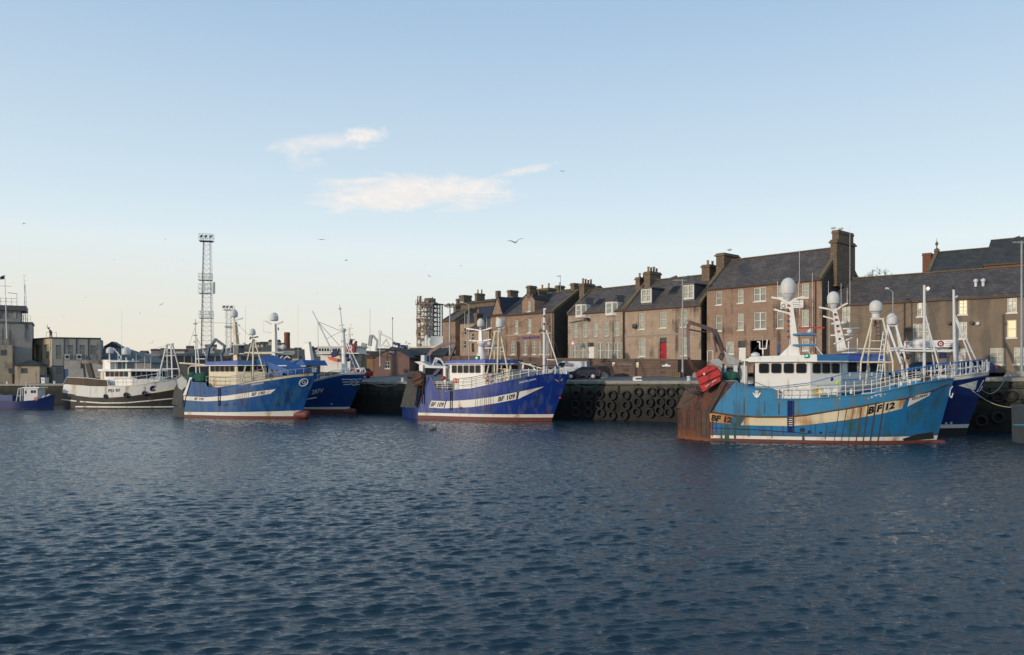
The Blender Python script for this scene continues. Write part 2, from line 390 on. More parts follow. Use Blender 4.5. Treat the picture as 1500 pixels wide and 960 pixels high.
mk('slate_moss', (.055, .056, .055), .8, var=.4, vs=.6, brick=(.45, .26, (.038, .04, .044), (.025, .026, .03), .02), bump=.35, bscale=7, blotch=((.12, .105, .055), .38, .45))
mk('lichen_stone', (.135, .105, .060), .92, var=.45, vs=2.0, bump=.3, blotch=((.17, .13, .04), .35, 1.5))
mk('chimney_stone', (.17, .125, .085), .92, var=.35, vs=1.2, brick=(.5, .3, (.135, .10, .07), (.085, .07, .055), .02), bump=.4, blotch=((.15, .12, .05), .3, .8))
mk('brick_red', (.21, .065, .035), .9, var=.3, vs=1, brick=(.24, .08, (.17, .055, .032), (.13, .09, .07), .012), bump=.2)
mk('terracotta', (.30, .17, .10), .85, var=.3, vs=3)
mk('frame_white', (.58, .57, .53), .5, var=.08)
mk('pane_curtain', (.22, .23, .20), .12, var=.5, vs=1.2, spec=.6)
mk('pane_pale', (.32, .33, .28), .12, var=.45, vs=1.1, spec=.6)
mk('pane_dark', (.035, .045, .05), .06, var=.4, vs=.8, spec=.7)
mk('pane_painted_glow', (.55, .44, .26), .3, var=.4, vs=1.5, emit=(1.0, .70, .30, .22))  # warm glow: painted sunset reflection on the harled building, a lit room elsewhere
mk('door_red', (.33, .008, .02), .4, var=.1); mk('door_white', (.62, .62, .58), .45, var=.08)
mk('gutter', (.05, .03, .025), .6, var=.2); mk('lead', (.10, .105, .115), .6, var=.2)
mk('sandstone_red', (.18, .11, .085), .9, var=.25, vs=1, bump=.3)
mk('corrugated', (.10, .11, .115), .7, var=.25, vs=.5)
mk('sign_white', (.62, .62, .62), .5, var=.04)

FDEG = -47.55
def hit(x, px, py, deg):
    c, s = math.cos(R(deg)), math.sin(R(deg)); k = (x-CX)/F
    t = (k*py-px)/(c-k*s); return px+t*c, py+t*s
def wall_holes(mb, u0, u1, z0, z1, holes, v=0.0, rev=.2, m=0):
    us = sorted({u0, u1, *[h[0] for h in holes], *[h[1] for h in holes]}); zs = sorted({z0, z1, *[h[2] for h in holes], *[h[3] for h in holes]})
    us = [u for u in us if u0 <= u <= u1]; zs = [z for z in zs if z0 <= z <= z1]
    for i in range(len(us)-1):
        for j in range(len(zs)-1):
            cu, cz = (us[i]+us[i+1])/2, (zs[j]+zs[j+1])/2
            if any(h[0] < cu < h[1] and h[2] < cz < h[3] for h in holes): continue
            mb.quad((us[i], v, zs[j]), (us[i+1], v, zs[j]), (us[i+1], v, zs[j+1]), (us[i], v, zs[j+1]), m)
    for a, b, c, d in holes:
        mb.quad((a, v, c), (a, v+rev, c), (a, v+rev, d), (a, v, d), m); mb.quad((b, v, c), (b, v, d), (b, v+rev, d), (b, v+rev, c), m)
        mb.quad((a, v, c), (b, v, c), (b, v+rev, c), (a, v+rev, c), m); mb.quad((a, v, d), (a, v+rev, d), (b, v+rev, d), (b, v, d), m)
def window(root, h, v=0.0, kind='sash', pane='pane_curtain', frame='frame_white', sill=True, rec=.11, name='window'):
    a, b, c, d = h; f = .075 if b-a < 1.4 else .085; mb = MB()
    y0, y1 = v+rec-.03, v+rec+.05
    mb.box(a, a+f, y0, y1, c, d); mb.box(b-f, b, y0, y1, c, d); mb.box(a+f, b-f, y0, y1, d-f, d); mb.box(a+f, b-f, y0, y1, c, c+f)
    vm = []
    if kind in ('double', 'grid'): vm = [(a+b)/2]
    if kind == 'tri': vm = [a+(b-a)/3, a+2*(b-a)/3]
    for u in vm: mb.box(u-f*(.8 if kind == 'double' else .35), u+f*(.8 if kind == 'double' else .35), y0, y1, c+f, d-f)
    if kind != 'plain':
        zm = (c+d)/2; segs = [a+f]+[u+s*f for u in vm for s in (-.8, .8)]+[b-f]
        for i in range(0, len(segs), 2): mb.box(segs[i], segs[i+1], y0-.02, y1-.02, zm-f*.4, zm+f*.4)
    if kind == 'grid':
        for zz in (c+(d-c)*.25, c+(d-c)*.75): mb.box(a+f, b-f, y0+.01, y1-.01, zz-.02, zz+.02)
    w = mb.build(name, MATS[frame], root, smooth=False)
    MB().quad((a+f*.5, v+rec+.06, c), (b-f*.5, v+rec+.06, c), (b-f*.5, v+rec+.06, d), (a+f*.5, v+rec+.06, d)).build('pane', MATS[pane], w, smooth=False)
    if sill: MB().box(a-.08, b+.08, v-.07, v+rec-.02, c-.12, c+.0).build('sill', MATS['frame_white'] if sill == 'w' else MATS['coping'], w, smooth=False)
    return w
def door(root, h, v=0.0, mat='door_red', transom=.5):
    a, b, c, d = h; zt = d-transom
    dd = MB(); dd.box(a, b, v+.1, v+.15, c, zt)
    for (p, q) in ((.12, .46), (.54, .88)):
        for (z0, z1) in ((.08, .45), (.5, .93)):
            dd.box(a+(b-a)*p, a+(b-a)*q, v+.085, v+.1, c+(zt-c)*z0, c+(zt-c)*z1)
    o = dd.build('door', MATS[mat], root, smooth=False)
    MB().box(a+.08*(b-a), a+.14*(b-a), v+.03, v+.085, c+1.0, c+1.14).build('handle', MATS['steel_grey'], o, smooth=False)
    if transom: MB().box(a, b, v+.1, v+.14, zt+.06, d).build('fanlight', MATS['pane_dark'], o, smooth=False)
def chimney(root, u0, u1, v0, v1, z0, z1, pots=3, mat='chimney_stone', cap=.12, along='v', potm='terracotta'):
    mb = MB(); mb.box(u0, u1, v0, v1, z0, z1-.35); mb.box(u0-cap, u1+cap, v0-cap, v1+cap, z1-.35, z1-.18); mb.box(u0-.03, u1+.03, v0-.03, v1+.03, z1-.18, z1)
    o = mb.build('chimney', MATS[mat], root, smooth=False)
    for i in range(pots):
        t = (i+.5)/pots
        c = ((u0+u1)/2, v0+(v1-v0)*t) if along == 'v' else (u0+(u1-u0)*t, (v0+v1)/2)
        hh = random.uniform(.55, .85)
        MB().lathe((c[0], c[1], z1), [(.17, 0), (.14, hh*.3), (.13, hh*.8), (.17, hh*.85), (.16, hh)], 10).build('chimney_pot', MATS[potm], o)
def gable_roof(root, u0, u1, D, ze, zr, mat, over=.18, th=.14, ends=.0, v0=0.0, name='roof'):
    h = D/2; sl = (zr-ze)/h
    mb = MB()
    for sgn in (0, 1):
        a = (v0-over, ze-over*sl) if not sgn else (v0+D+over, ze-over*sl)
        pr = [(u0-ends, a[0], a[1]+.02), (u0-ends, v0+h, zr+.02), (u0-ends, v0+h, zr+.02+th), (u0-ends, a[0], a[1]+.02+th)]
        mb.extr(pr, (u1-u0+2*ends, 0, 0))
    mb.box(u0-ends, u1+ends, v0+h-.12, v0+h+.12, zr+th, zr+th+.1, 1)
    return mb.build(name, [MATS[mat], MATS['lichen_stone']], root, smooth=False)
def gable_walls(mb, u0, u1, D, z0, ze, zr, v0=0.0, mside=0, left=True, right=True):
    for u, on in ((u0, left), (u1, right)):
        if on: mb.add([(u, v0, z0), (u, v0+D, z0), (u, v0+D, ze), (u, v0+D/2, zr), (u, v0, ze)], [(0, 1, 2, 3, 4)], mside)
    mb.quad((u0, v0+D, z0), (u1, v0+D, z0), (u1, v0+D, ze), (u0, v0+D, ze), 0)
def skews(root, us, D, ze, zr, v0=0.0, mat='lichen_stone'):
    for u in us:
        mb = MB()
        for sgn in (0, 1):
            a = (v0-.12 if not sgn else v0+D+.12)
            mb.beam((u, a, ze+.02), (u, v0+D/2, zr+.16), .42, .34)
        mb.build('gable_coping', MATS[mat], root, smooth=False)
def text_mesh(body, bold=.02, font_space=1.0):
    cu = bpy.data.curves.new('lettering', 'FONT'); cu.body = body; cu.offset = bold; cu.space_character = font_space; cu.resolution_u = 3
    ob = bpy.data.objects.new('lettering', cu); COL.objects.link(ob)
    dg = bpy.context.evaluated_depsgraph_get(); dg.update()
    me = bpy.data.meshes.new_from_object(ob.evaluated_get(dg))
    vs = [tuple(v.co) for v in me.vertices]; fs = [tuple(p.vertices) for p in me.polygons]
    bpy.data.objects.remove(ob); bpy.data.curves.remove(cu)
    xs = [v[0] for v in vs]; ys = [v[1] for v in vs]; x0, x1, y0, y1 = min(xs), max(xs), min(ys), max(ys)
    return [((v[0]-x0)/(x1-x0), (v[1]-y0)/(y1-y0)) for v in vs], fs
def text_on(root, body, fn, mat, name='lettering', bold=.02, space=1.0):
    """fn maps (0..1, 0..1) to a place in the root's space"""
    vs, fs = text_mesh(body, bold, space)
    me = bpy.data.meshes.new(name); me.from_pydata([tuple(fn(a, b)) for a, b in vs], [], fs); me.materials.append(MATS[mat]); me.update()
    return link(name, me, root)

def zpx(x, ref, y, dd=0.0): return yz(y, hit(x, *ref)[1]+dd)
class House:
    def __init__(s, name, label, x0, x1, zb, ze, D, zr, wall, roof, ref=(16.24, 100.0, FDEG), cat='house', gmat=None):
        px, py = hit(x0, *ref); s.fr = Fr(px, py, zb, ref[2]); s.W = s.fr.L(x1, HY, 0)[0]
        s.root = empty(name, s.fr, label, cat); s.D, s.ze, s.zr = D, ze-zb, zr-zb; s.wallm, s.roofm = wall, roof
        s.holes = []; s.todo = []; s.gmat = gmat or wall
    def rect(s, xl, xr, yt, yb, v=0.0):
        a, z1 = s.fr.L(xl, yt, v); b, _ = s.fr.L(xr, yt, v); _, z0 = s.fr.L((xl+xr)/2, yb, v); return (a, b, z0, z1)
    def win(s, xl, xr, yt, yb, kind='sash', pane='pane_curtain', **k):
        h = s.rect(xl, xr, yt, yb); s.holes.append(h); s.todo.append((h, kind, pane, k))
    def build(s, left=True, right=True, skew=(0, 1), band=None):
        mb = MB(); wall_holes(mb, 0, s.W, -1.0, s.ze, s.holes)
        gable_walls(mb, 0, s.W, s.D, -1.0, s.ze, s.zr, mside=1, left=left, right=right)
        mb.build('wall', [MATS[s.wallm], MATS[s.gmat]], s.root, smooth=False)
        for h, kind, pane, k in s.todo:
            if kind == 'door': door(s.root, h, mat=pane, **k)
            elif kind == 'void': MB().quad((h[0], 2.5, h[2]), (h[1], 2.5, h[2]), (h[1], 2.5, h[3]), (h[0], 2.5, h[3])).build('passage', MATS['stone_dark_shade'], s.root, smooth=False)
            else: window(s.root, h, kind=kind, pane=pane, **k)
        gable_roof(s.root, .0, s.W, s.D, s.ze, s.zr, s.roofm)
        MB().box(-.02, s.W+.02, -.26, -.12, s.ze-.20, s.ze-.06).build('gutter', MATS['gutter'], s.root, smooth=False)
        if skew: skews(s.root, [(.12, s.W-.12)[i] for i in skew], s.D, s.ze, s.zr)
    def pipe(s, x, ztop=None):
        u = s.fr.L(x, HY, -.08)[0]; MB().bar((u, -.08, -.5), (u, -.08, (ztop or s.ze)-.1), .06).build('downpipe', MATS['gutter'], s.root)
    def flat_dormer(s, xl, xr, yt, yb, vf=.35, kind='double', wall='lead', pane='pane_pale'):
        a, b, c, d = s.rect(xl, xr, yt, yb, vf); sl = (s.zr-s.ze)/(s.D/2)
        vb = min(s.D/2, (d+.15-s.ze)/sl)
        mb = MB(); mb.box(a-.02, b+.02, vf+.12, vb+.3, c-.3, d); mb.box(a-.2, b+.2, vf-.18, vb+.3, d+.02, d+.16)
        o = mb.build('dormer', MATS[wall], s.root, smooth=False)
        f = .16; w = MB(); w.box(a, a+f, vf, vf+.1, c, d); w.box(b-f, b, vf, vf+.1, c, d); w.box(a+f, b-f, vf, vf+.1, d-f, d); w.box(a+f, b-f, vf, vf+.1, c, c+f*1.2)
        um = (a+b)/2; w.box(um-.06, um+.06, vf, vf+.09, c+f, d-f); w.box(a+f, b-f, vf-.02, vf+.07, (c+d)/2-.04, (c+d)/2+.04)
        w.build('dormer_window', MATS['frame_white'], o, smooth=False)
        MB().quad((a+f, vf+.11, c), (b-f, vf+.11, c), (b-f, vf+.11, d), (a+f, vf+.11, d)).build('dormer_pane', MATS[pane], o, smooth=False)
    def skylight(s, xl, xr, yt, yb, vm):
        a, z = s.fr.L((xl+xr)/2, (yt+yb)/2, vm); sl = (s.zr-s.ze)/(s.D/2); w = .55; h = .55
        z = s.ze+sl*vm+.2
        mb = MB(); mb.beam((a, vm-h, z-sl*h+.03), (a, vm+h, z+sl*h+.03), 1.1, .1)
        o = mb.build('skylight', MATS['dark_metal'], s.root, smooth=False)
        mb = MB(); mb.beam((a, vm-h*.85, z-sl*h*.85+.1), (a, vm+h*.85, z+sl*h*.85+.1), .9, .04); mb.build('glass', MATS['glass_dark'], o, smooth=False)
    def chim(s, xl, xr, ytop, v0, v1, zlow, **k):
        a, z1 = s.fr.L(xl, ytop, v0); b, _ = s.fr.L(xr, ytop, v1); b = max(b, a+.7); chimney(s.root, a, b, v0, v1, zlow, z1, **k)

def cp7(x): return 820+x*.29154
def cy7(y): return 360+y*.29154
# --- red-doored house (third from the right in the near row)
h = House('stone_house', 'tan stone house with a red front door and two flat white dormers', 914.3, 1027, 6.55, 13.2, 9.0, 17.15, 'stone_tan', 'slate', gmat='stone_dark_shade')
for (a, b, c, d) in ((397, 427, 340, 420), (503, 536, 333, 413), (607, 640, 326, 408), (397, 430, 466, 557), (610, 641, 461, 552)):
    h.win(cp7(a), cp7(b), cy7(c), cy7(d), 'sash', 'pane_pale', sill='w')
h.win(cp7(503), cp7(537), cy7(463), cy7(580), 'door', 'door_red', transom=.62)
h.build(skew=(0, 1)); h.pipe(cp7(323))
h.flat_dormer(cp7(408), cp7(461), cy7(220), cy7(287)); h.flat_dormer(cp7(617), cp7(674), cy7(200), cy7(270))
h.skylight(cp7(562), cp7(588), cy7(224), cy7(245), 2.4)
h.chim(cp7(423), cp7(508), cy7(132), 3.3, 5.6, 9.5, pots=4)
MB().box(0, h.W, -.06, -.002, 3.25, 3.42).build('string_course', MATS['coping'], h.root, smooth=False)
u, z = h.fr.L(cp7(374), cy7(405), -.3); mb = MB(); mb.lathe((u, -.35, z), [(.03, -.12), (.30, -.02), (.32, 0)], 14, axis='y'); mb.bar((u, -.3, z), (u, .05, z-.1), .04); mb.build('satellite_dish', MATS['dark_metal'], h.root)
# --- grey house with canted dormers
h = House('stone_house', 'paler grey stone house with tall ground floor windows and two canted white dormers', 832, 913.8, 6.95, 13.3, 9.0, 16.75, 'stone_grey', 'slate', gmat='stone_dark_shade')
for i, (a, b) in enumerate(((68, 90), (116, 138), (167, 190), (221, 245), (273, 299))):
    h.win(cp7(a), cp7(b), cy7(397-i*3), cy7(462-i*1.8), 'sash', 'pane_pale', sill=True)
for (a, b) in ((60, 90), (98, 132), (185, 220), (227, 262), (272, 308)):
    h.win(cp7(a), cp7(b), cy7(487), cy7(570), 'double', 'pane_curtain', sill=True)
h.win(cp7(142), cp7(172), cy7(488), cy7(577), 'door', 'door_white', transom=.55)
h.build(skew=(0, 1)); h.pipe(cp7(318))
def canted(h, xl, xr, yt, yb):
    a, b, c, d = h.rect(xl, xr, yt, yb, -.35); sl = (h.zr-h.ze)/(h.D/2)
    pl = [(a, -.35), (b-.5, -.35), (b, .1), (b, 2.3), (a-.2, 2.3), (a-.2, .1)]
    o = MB().extr([(p[0], p[1], c) for p in pl], (0, 0, d-c)).build('dormer', MATS['frame_white'], h.root, smooth=False)
    rf = MB(); n = len(pl); rf.add([(p[0]+(p[0]-(a+b)/2)*.1, p[1]-.1, d+.01) for p in pl]+[((a+b)/2, .9, d+1.0), ((a+b)/2, 3.4, d+1.0)], [(0, 1, 6), (1, 2, 6), (2, 3, 7, 6), (3, 4, 7), (4, 5, 6, 7), (5, 0, 6), (5, 4, 3, 2, 1, 0)])
    rf.build('dormer_roof', MATS['slate'], o, smooth=False)
    p = MB(); zz0, zz1 = c+.35, d-.2
    p.quad((a+.2, -.36, zz0), (b-.68, -.36, zz0), (b-.68, -.36, zz1), (a+.2, -.36, zz1))
    p.quad((b-.42, -.29, zz0), (b-.08, .02, zz0), (b-.08, .02, zz1), (b-.42, -.29, zz1)); p.build('dormer_pane', MATS['pane_curtain'], o, smooth=False)
    mb = MB(); mb.box(a+.15, b-.6, -.42, -.355, (zz0+zz1)/2-.04, (zz0+zz1)/2+.04); mb.build('sash_bar', MATS['frame_white'], o, smooth=False)
canted(h, cp7(79), cp7(122), cy7(296), cy7(361)); canted(h, cp7(229), cp7(279), cy7(284), cy7(351))
h.skylight(cp7(175), cp7(222), cy7(290), cy7(318), 1.6)
h.chim(cp7(98), cp7(175), cy7(191), 3.2, 5.4, 8.0, pots=4)
h.chim(cp7(380), cp7(420), cy7(160), 3.4, 5.2, 7.5, pots=2)
mb = MB(); u, z = h.fr.L(cp7(46), cy7(388), -.1); u2, z2 = h.fr.L(cp7(120), cy7(370), -1.0); mb.path([(u, -.02, z), (u2, -.6, z2)], .05); mb.box(u2-.2, u2+.35, -.8, -.3, z2-.15, z2+.2); mb.build('lamp_bracket', MATS['dark_metal'], h.root)
u0, z0 = h.fr.L(821+20, 430, 4.5)
# --- brown house with the purple lettering
def c6x(x): return 580+x*.19788
def c6y(y): return 370+y*.19788
h = House('stone_house', 'brown stone house with purple lettering over the door and a gabled wallhead chimney', 741.5, 811.5, 7.6, 13.85, 10.4, 17.0, 'stone_brown', 'slate', gmat='stone_dark_shade')
for (a, b, c, d) in ((878, 905, 503, 600), (973, 1001, 492, 595), (1074, 1098, 482, 590)): h.win(c6x(a), c6x(b), c6y(c), c6y(d), 'sash', 'pane_pale', sill='w')
for (a, b) in ((850, 880), (944, 970), (1008, 1037), (1058, 1085), (1109, 1135)): h.win(c6x(a), c6x(b), c6y(655), c6y(755), 'grid', 'pane_curtain', sill='w')
h.win(c6x(895), c6x(920), c6y(660), c6y(775), 'door', 'gutter', transom=.4)
h.build(skew=(1,)); h.pipe(c6x(1160))
# wallhead gable with its chimney
a, b, c, d = h.rect(c6x(935), c6x(1028), c6y(348), c6y(470), 0)
top = h.fr.L(c6x(985), c6y(312), 0)[1]; m_ = (a+b)/2
mb = MB(); hw = h.rect(c6x(975), c6x(997), c6y(362), c6y(437), 0)
wall_holes(mb, a, b, h.ze-.01, hw[3]+.12, [hw], v=-.03)
mb.add([(a, -.03, hw[3]+.12), (b, -.03, hw[3]+.12), (b-.25, -.03, d+.1), (m_+.75, -.03, top), (m_-.75, -.03, top), (a+.25, -.03, d+.1)], [(0, 1, 2, 3, 4, 5)])
for u in (a, b): mb.quad((u, -.03, h.ze), (u, 4.5, h.ze), (u, 4.5, hw[3]+.12), (u, -.03, hw[3]+.12))
o = mb.build('wallhead_gable', MATS['stone_brown'], h.root, smooth=False)
window(h.root, hw, v=-.03, pane='pane_pale', sill='w')
mb = MB()
for p, q in (((a-.05, hw[3]+.1), (m_, top+.3)), ((b+.05, hw[3]+.1), (m_, top+.3))):
    mb.extr([(p[0], -.12, p[1]), (q[0], -.12, q[1]), (q[0], -.12, q[1]+.14), (p[0], -.12, p[1]+.14)], (0, 5.2, 0))
mb.build('gable_roof', MATS['slate_blue'], h.root, smooth=False)
h.chim(c6x(967), c6x(1032), c6y(247), -.1, 1.2, h.ze+2.2, pots=0, along='u'); h.chim(c6x(1034), c6x(1088), c6y(280), 1.4, 3.0, h.ze+2.2, pots=0, along='u')
MB().box(0, h.W, -.07, -.002, h.ze-3.2, h.ze-2.95).build('string_course', MATS['stone_tan'], h.root, smooth=False)
q = h.rect(c6x(897), c6x(1066), c6y(628), c6y(647), -.05)
mk('purple', (.045, .03, .22), .5)
text_on(h.root, "J.C. CONTRACTORS", lambda s, t: (q[0]+(q[1]-q[0])*s, -.06, q[2]+.02+(q[3]-q[2])*t), 'purple', 'sign_lettering', .03)
h.chim(c6x(1292), c6x(1355), c6y(228), 5.2, 7.6, h.zr-2, pots=0)
# --- tall brown block, three storeys
def c8x(x): return 1020+x*.22913
def c8y(y): return 320+y*.22913
h = House('stone_block', 'tall brown three storey stone block with the large gable chimney at its right end', 1035.5, 1204, 5.3, 14.95, 8.9, 18.55, 'stone_brown', 'slate', cat='building', gmat='stone_dark_shade')
for (a, b, c, d, k) in ((125, 162, 470, 553, 's'), (264, 301, 458, 542, 's'), (367, 445, 445, 530, 'd'), (514, 556, 434, 507, 's'), (674, 719, 418, 508, 's'),
                        (125, 163, 622, 720, 's'), (264, 302, 610, 714, 's'), (369, 446, 602, 708, 'd'), (515, 557, 596, 702, 's'), (674, 718, 585, 693, 's'), (190, 240, 790, 868, 's'), (590, 630, 772, 850, 's'), (674, 720, 770, 845, 's')):
    h.win(c8x(a), c8x(b), c8y(c), c8y(d), 'double' if k == 'd' else 'sash', 'pane_curtain' if a % 2 else 'pane_pale', sill='w')
h.win(c8x(268), c8x(316), c8y(785), c8y(905), 'door', 'door_white', transom=.75)
h.win(c8x(345), c8x(470), c8y(783), c8y(905), 'void', '')
h.build(skew=(0, 1)); h.pipe(c8x(762))
h.chim(c8x(857), c8x(972), c8y(138), 2.3, 6.6, 9, pots=0, cap=.14); h.chim(c8x(868), c8x(962), c8y(78), 2.7, 6.2, 10, pots=0, cap=.06)
a_ = h.fr.L(c8x(168), 400, 4.4)[0]
chimney(h.root, a_, a_+1.1, 3.0, 6.2, 11.5, h.fr.L(c8x(200), c8y(216), 3.0)[1], pots=0, cap=.16); chimney(h.root, a_-2.3, a_-1.2, 3.4, 5.4, 9.5, h.fr.L(c8x(150), c8y(285), 3.4)[1], pots=2)
q = h.rect(c8x(540), c8x(686), c8y(533), c8y(575), -.06)
sg = MB().box(q[0], q[1], -.12, -.05, q[2], q[3]).build('sign_board', MATS['sign_white'], h.root, smooth=False)
mb = MB(); 
for i, w in enumerate((.95, .8, .9)): mb.box(q[0]+(q[1]-q[0])*.5, q[0]+(q[1]-q[0])*(.5+.45*w), -.125, -.12, q[3]-.25-i*.2, q[3]-.17-i*.2)
mb.torus((q[0]+.35, -.13, (q[2]+q[3])/2-.1), (0, 1, 0), .2, .06); mb.build('sign_writing', MATS['steel_grey'], sg)
# --- long harled building with the shop sign
def c1x(x): return 1290+x*.22926
def c1y(y): return 340+y*.22926
ref = (32.4, 83.6, -39.3)
h = House('harled_building', 'long brown harled building with a white shop board and painted sunset glow in two windows', 1204.5, 1640, 5.2, 12.25, 9.2, 15.2, 'harling', 'slate', ref=ref, cat='building')
for (a, b, c, d, k, p) in ((232, 290, 447, 540, 'double', 'c'), (497, 553, 432, 527, 'grid', 'l'), (808, 870, 416, 515, 'grid', 'c'), (205, 310, 587, 690, 'tri', 'c'), (497, 552, 575, 682, 'grid', 'c'), (806, 867, 562, 675, 'sash', 'l'),
                           (700, 790, 742, 848, 'grid', 'c'), (850, 935, 738, 845, 'grid', 'c'), (220, 275, 775, 850, 'grid', 'c'), (497, 542, 745, 822, 'grid', 'c')):
    h.win(c1x(a), c1x(b), c1y(c), c1y(d), k, {'c': 'pane_pale', 'l': 'pane_painted_glow'}[p], sill='w')
h.win(1233, 1244.5, 448, 471.5, 'grid', 'pane_pale', sill='w')
for x in (1540, 1580): h.win(x, x+17, 430, 455, 'grid', 'pane_pale', sill='w'); h.win(x, x+17, 510, 533, 'grid', 'pane_pale', sill='w')
h.build(left=False, skew=None); h.pipe(c1x(152))
q = h.rect(c1x(150), c1x(478), c1y(697), c1y(738), -.1)
sg = MB().box(q[0], q[1], -.14, -.03, q[2], q[3]).build('shop_board', MATS['sign_white'], h.root, smooth=False)
mk('burgundy', (.20, .02, .07), .5); mk('grey_letter', (.22, .22, .23), .5)
qw, qh = q[1]-q[0], q[3]-q[2]
text_on(sg, "P", lambda s, t: (q[0]+qw*(.04+.06*s), -.145, q[2]+qh*(.15+.72*t)), 'burgundy', 'sign_lettering', .03)
text_on(sg, "erks Rest", lambda s, t: (q[0]+qw*(.13+.33*s), -.145, q[2]+qh*(.22+.4*t)), 'grey_letter', 'sign_lettering', .0)
mb = MB(); cu, cz = q[0]+qw*.72, q[2]+qh*.5; mb.torus((cu, -.145, cz), (0, 1, 0), qh*.33, qh*.1); mb.lathe((cu, -.145, cz), [(qh*.12, -.02), (qh*.12, .0)], 12, axis='y'); mb.build('emblem', MATS['burgundy'], sg)
mb = MB()
for i, (w, zz) in enumerate(((.05, .75), (.11, .5), (.07, .25))): mb.box(q[0]+qw*(.88-w), q[0]+qw*(.88+w), -.144, -.14, q[2]+qh*(zz-.04), q[2]+qh*(zz+.04))
mb.build('small_print', MATS['grey_letter'], sg)
for (x, y) in ((c1x(608), c1y(360)), (c1x(655), c1y(345))):
    u, z = h.fr.L(x, y+5, 1.6); sl = (h.zr-h.ze)/(h.D/2); z = h.ze+sl*1.6
    MB().lathe((u, 1.6, z), [(.13, 0), (.13, .5), (.2, .55), (.2, .75), (.05, .85)], 10).build('roof_vent', MATS['light_grey'], h.root)
for (x, y) in ((c1x(440), c1y(585)), (c1x(585), c1y(582)), (c1x(622), c1y(586))):
    u, z = h.fr.L(x, y, -.1); MB().lathe((u, -.2, z), [(.08, -.12), (.17, -.05), (.17, .2)], 10, axis='y').build('wall_vent', MATS['light_grey' if x > 1430 else 'dark_metal'], h.root)
u, z = h.fr.L(c1x(170), c1y(622), -.3); MB().beam((u-.3, -.35, z), (u+.35, -.35, z), .25, .3).build('wall_lamp', MATS['dark_metal'], h.root, smooth=False)
# --- brick halls behind it: a low one with a coped gable, a higher one to the right
ref2 = (56.5, 104.0, -39.3)
def c9x(x): return 1340+x*.10667
def c9y(y): return 340+y*.10667
def plain(name, label, x0, x1, yb, ye, yr, D, wall, roof, ref, skew=(0, 1), cat='building', over=.18, left=True, right=True, gmat=None):
    px, py = hit(x0, *ref); d = py; zb = yz(yb, d)
    s_ = House(name, label, x0, x1, zb, yz(ye, d), D, yz(yr, d+D*.37), wall, roof, ref=ref, cat=cat, gmat=gmat); return s_
h = plain('brick_hall', 'red brick hall with a mossy slate roof and a coped gable topped by a finial', 1359, 1440, 440, 398.5, 371.5, 9, 'brick_red', 'slate_moss', (52.0, 100.0, -39.3))
h.build(skew=(0,)); mb = MB(); mb.lathe((.12, 4.5, h.zr+.2), [(.35, 0), (.32, .35), (.2, .4), (.07, .55), (.07, .8), (.2, 1.0), (.18, 1.15), (.03, 1.4), (.02, 1.8)], 10); mb.build('finial', MATS['chimney_stone'], h.root)
chimney(h.root, -1.6, -.6, 4.6, 6.2, -2, h.zr+.2, pots=0, mat='brick_red', cap=.05)
u, z = h.fr.L(c9x(1110+0), c9y(478), -.1)
h2 = plain('brick_hall', 'higher red brick hall with a plain slate roof and no coping', 1440.5, 1600, 440, 388, 354, 10.5, 'brick_red', 'slate_moss', (53.5, 99.0, -39.3))
h2.build(skew=None, left=True)
# --- older houses further along the quay
h = House('gabled_house', 'narrow brown house with a pointed front gable and one lit upper window', 718.5, 741, 8.0, 14.0, 9, 16.6, 'stone_brown', 'slate_blue', ref=(16.24, 100.6, FDEG))
a, b, c, d = h.rect(722.5, 736.5, 435, 465)
lw = h.rect(725.3, 729.8, 462, 479); rw = h.rect(733.5, 738.5, 466, 485)
h.win(725.3, 729.8, 462, 479, 'sash', 'pane_painted_glow'); h.win(733.5, 738.5, 464, 481, 'sash', 'pane_curtain'); h.win(721, 725, 500, 515, 'sash', 'pane_dark'); h.win(733, 738, 500, 515, 'sash', 'pane_dark')
h.build(skew=None)
pk = h.fr.L(728.3, 436, -.02)[1]; u0_, u1_ = h.rect(720.5, 737.5, 460, 461)[:2]; um = (u0_+u1_)/2
mb = MB(); mb.add([(u0_, -.05, h.ze-.3), (u1_, -.05, h.ze-.3), (um+.25, -.05, pk), (um-.25, -.05, pk)], [(0, 1, 2, 3)]); mb.build('front_gable', MATS['stone_brown'], h.root, smooth=False)
mb = MB()
for e, s_ in ((u0_, -1), (u1_, 1)): mb.extr([(e+.15*s_, -.15, h.ze-.35), (um, -.15, pk+.02), (um, -.15, pk+.16), (e+.15*s_, -.15, h.ze-.2)], (0, 5.5, 0))
mb.build('gable_roof', MATS['slate_blue'], h.root, smooth=False)
mb = MB(); mb.box(um-.3, um+.3, -.2, .4, pk, pk+1.0); mb.build('finial', MATS['chimney_stone'], h.root, smooth=False)
chimney(h.root, u1_+.6, u1_+3.4, 6.0, 7.8, h.zr-2.0, h.zr+1.6, pots=2, along='u')
h = House('roof_house', 'rear house with a white dormer peeping over the roofs beside the pointed gable', 741, 790, 8.0, zpx(760, (21.5, 105.5, FDEG), 450), 10, zpx(760, (21.5, 105.5, FDEG), 432, 3.5), 'stone_brown', 'slate', ref=(21.5, 105.5, FDEG))
h.build(skew=(0,)); h.flat_dormer(c6x(832), c6x(863), c6y(337), c6y(395), vf=.2)
h.chim(c6x(825), c6x(905), c6y(280), 4.2, 6.0, h.zr-2.5, pots=0)
h = House('roof_house', 'rear house showing only its ridge and two stumpy chimneys behind the dark gable', 792, 850, 8.0, zpx(820, (27.0, 111.5, FDEG), 440), 10, zpx(820, (27.0, 111.5, FDEG), 424, 3.5), 'stone_brown', 'slate', ref=(27.0, 111.5, FDEG))
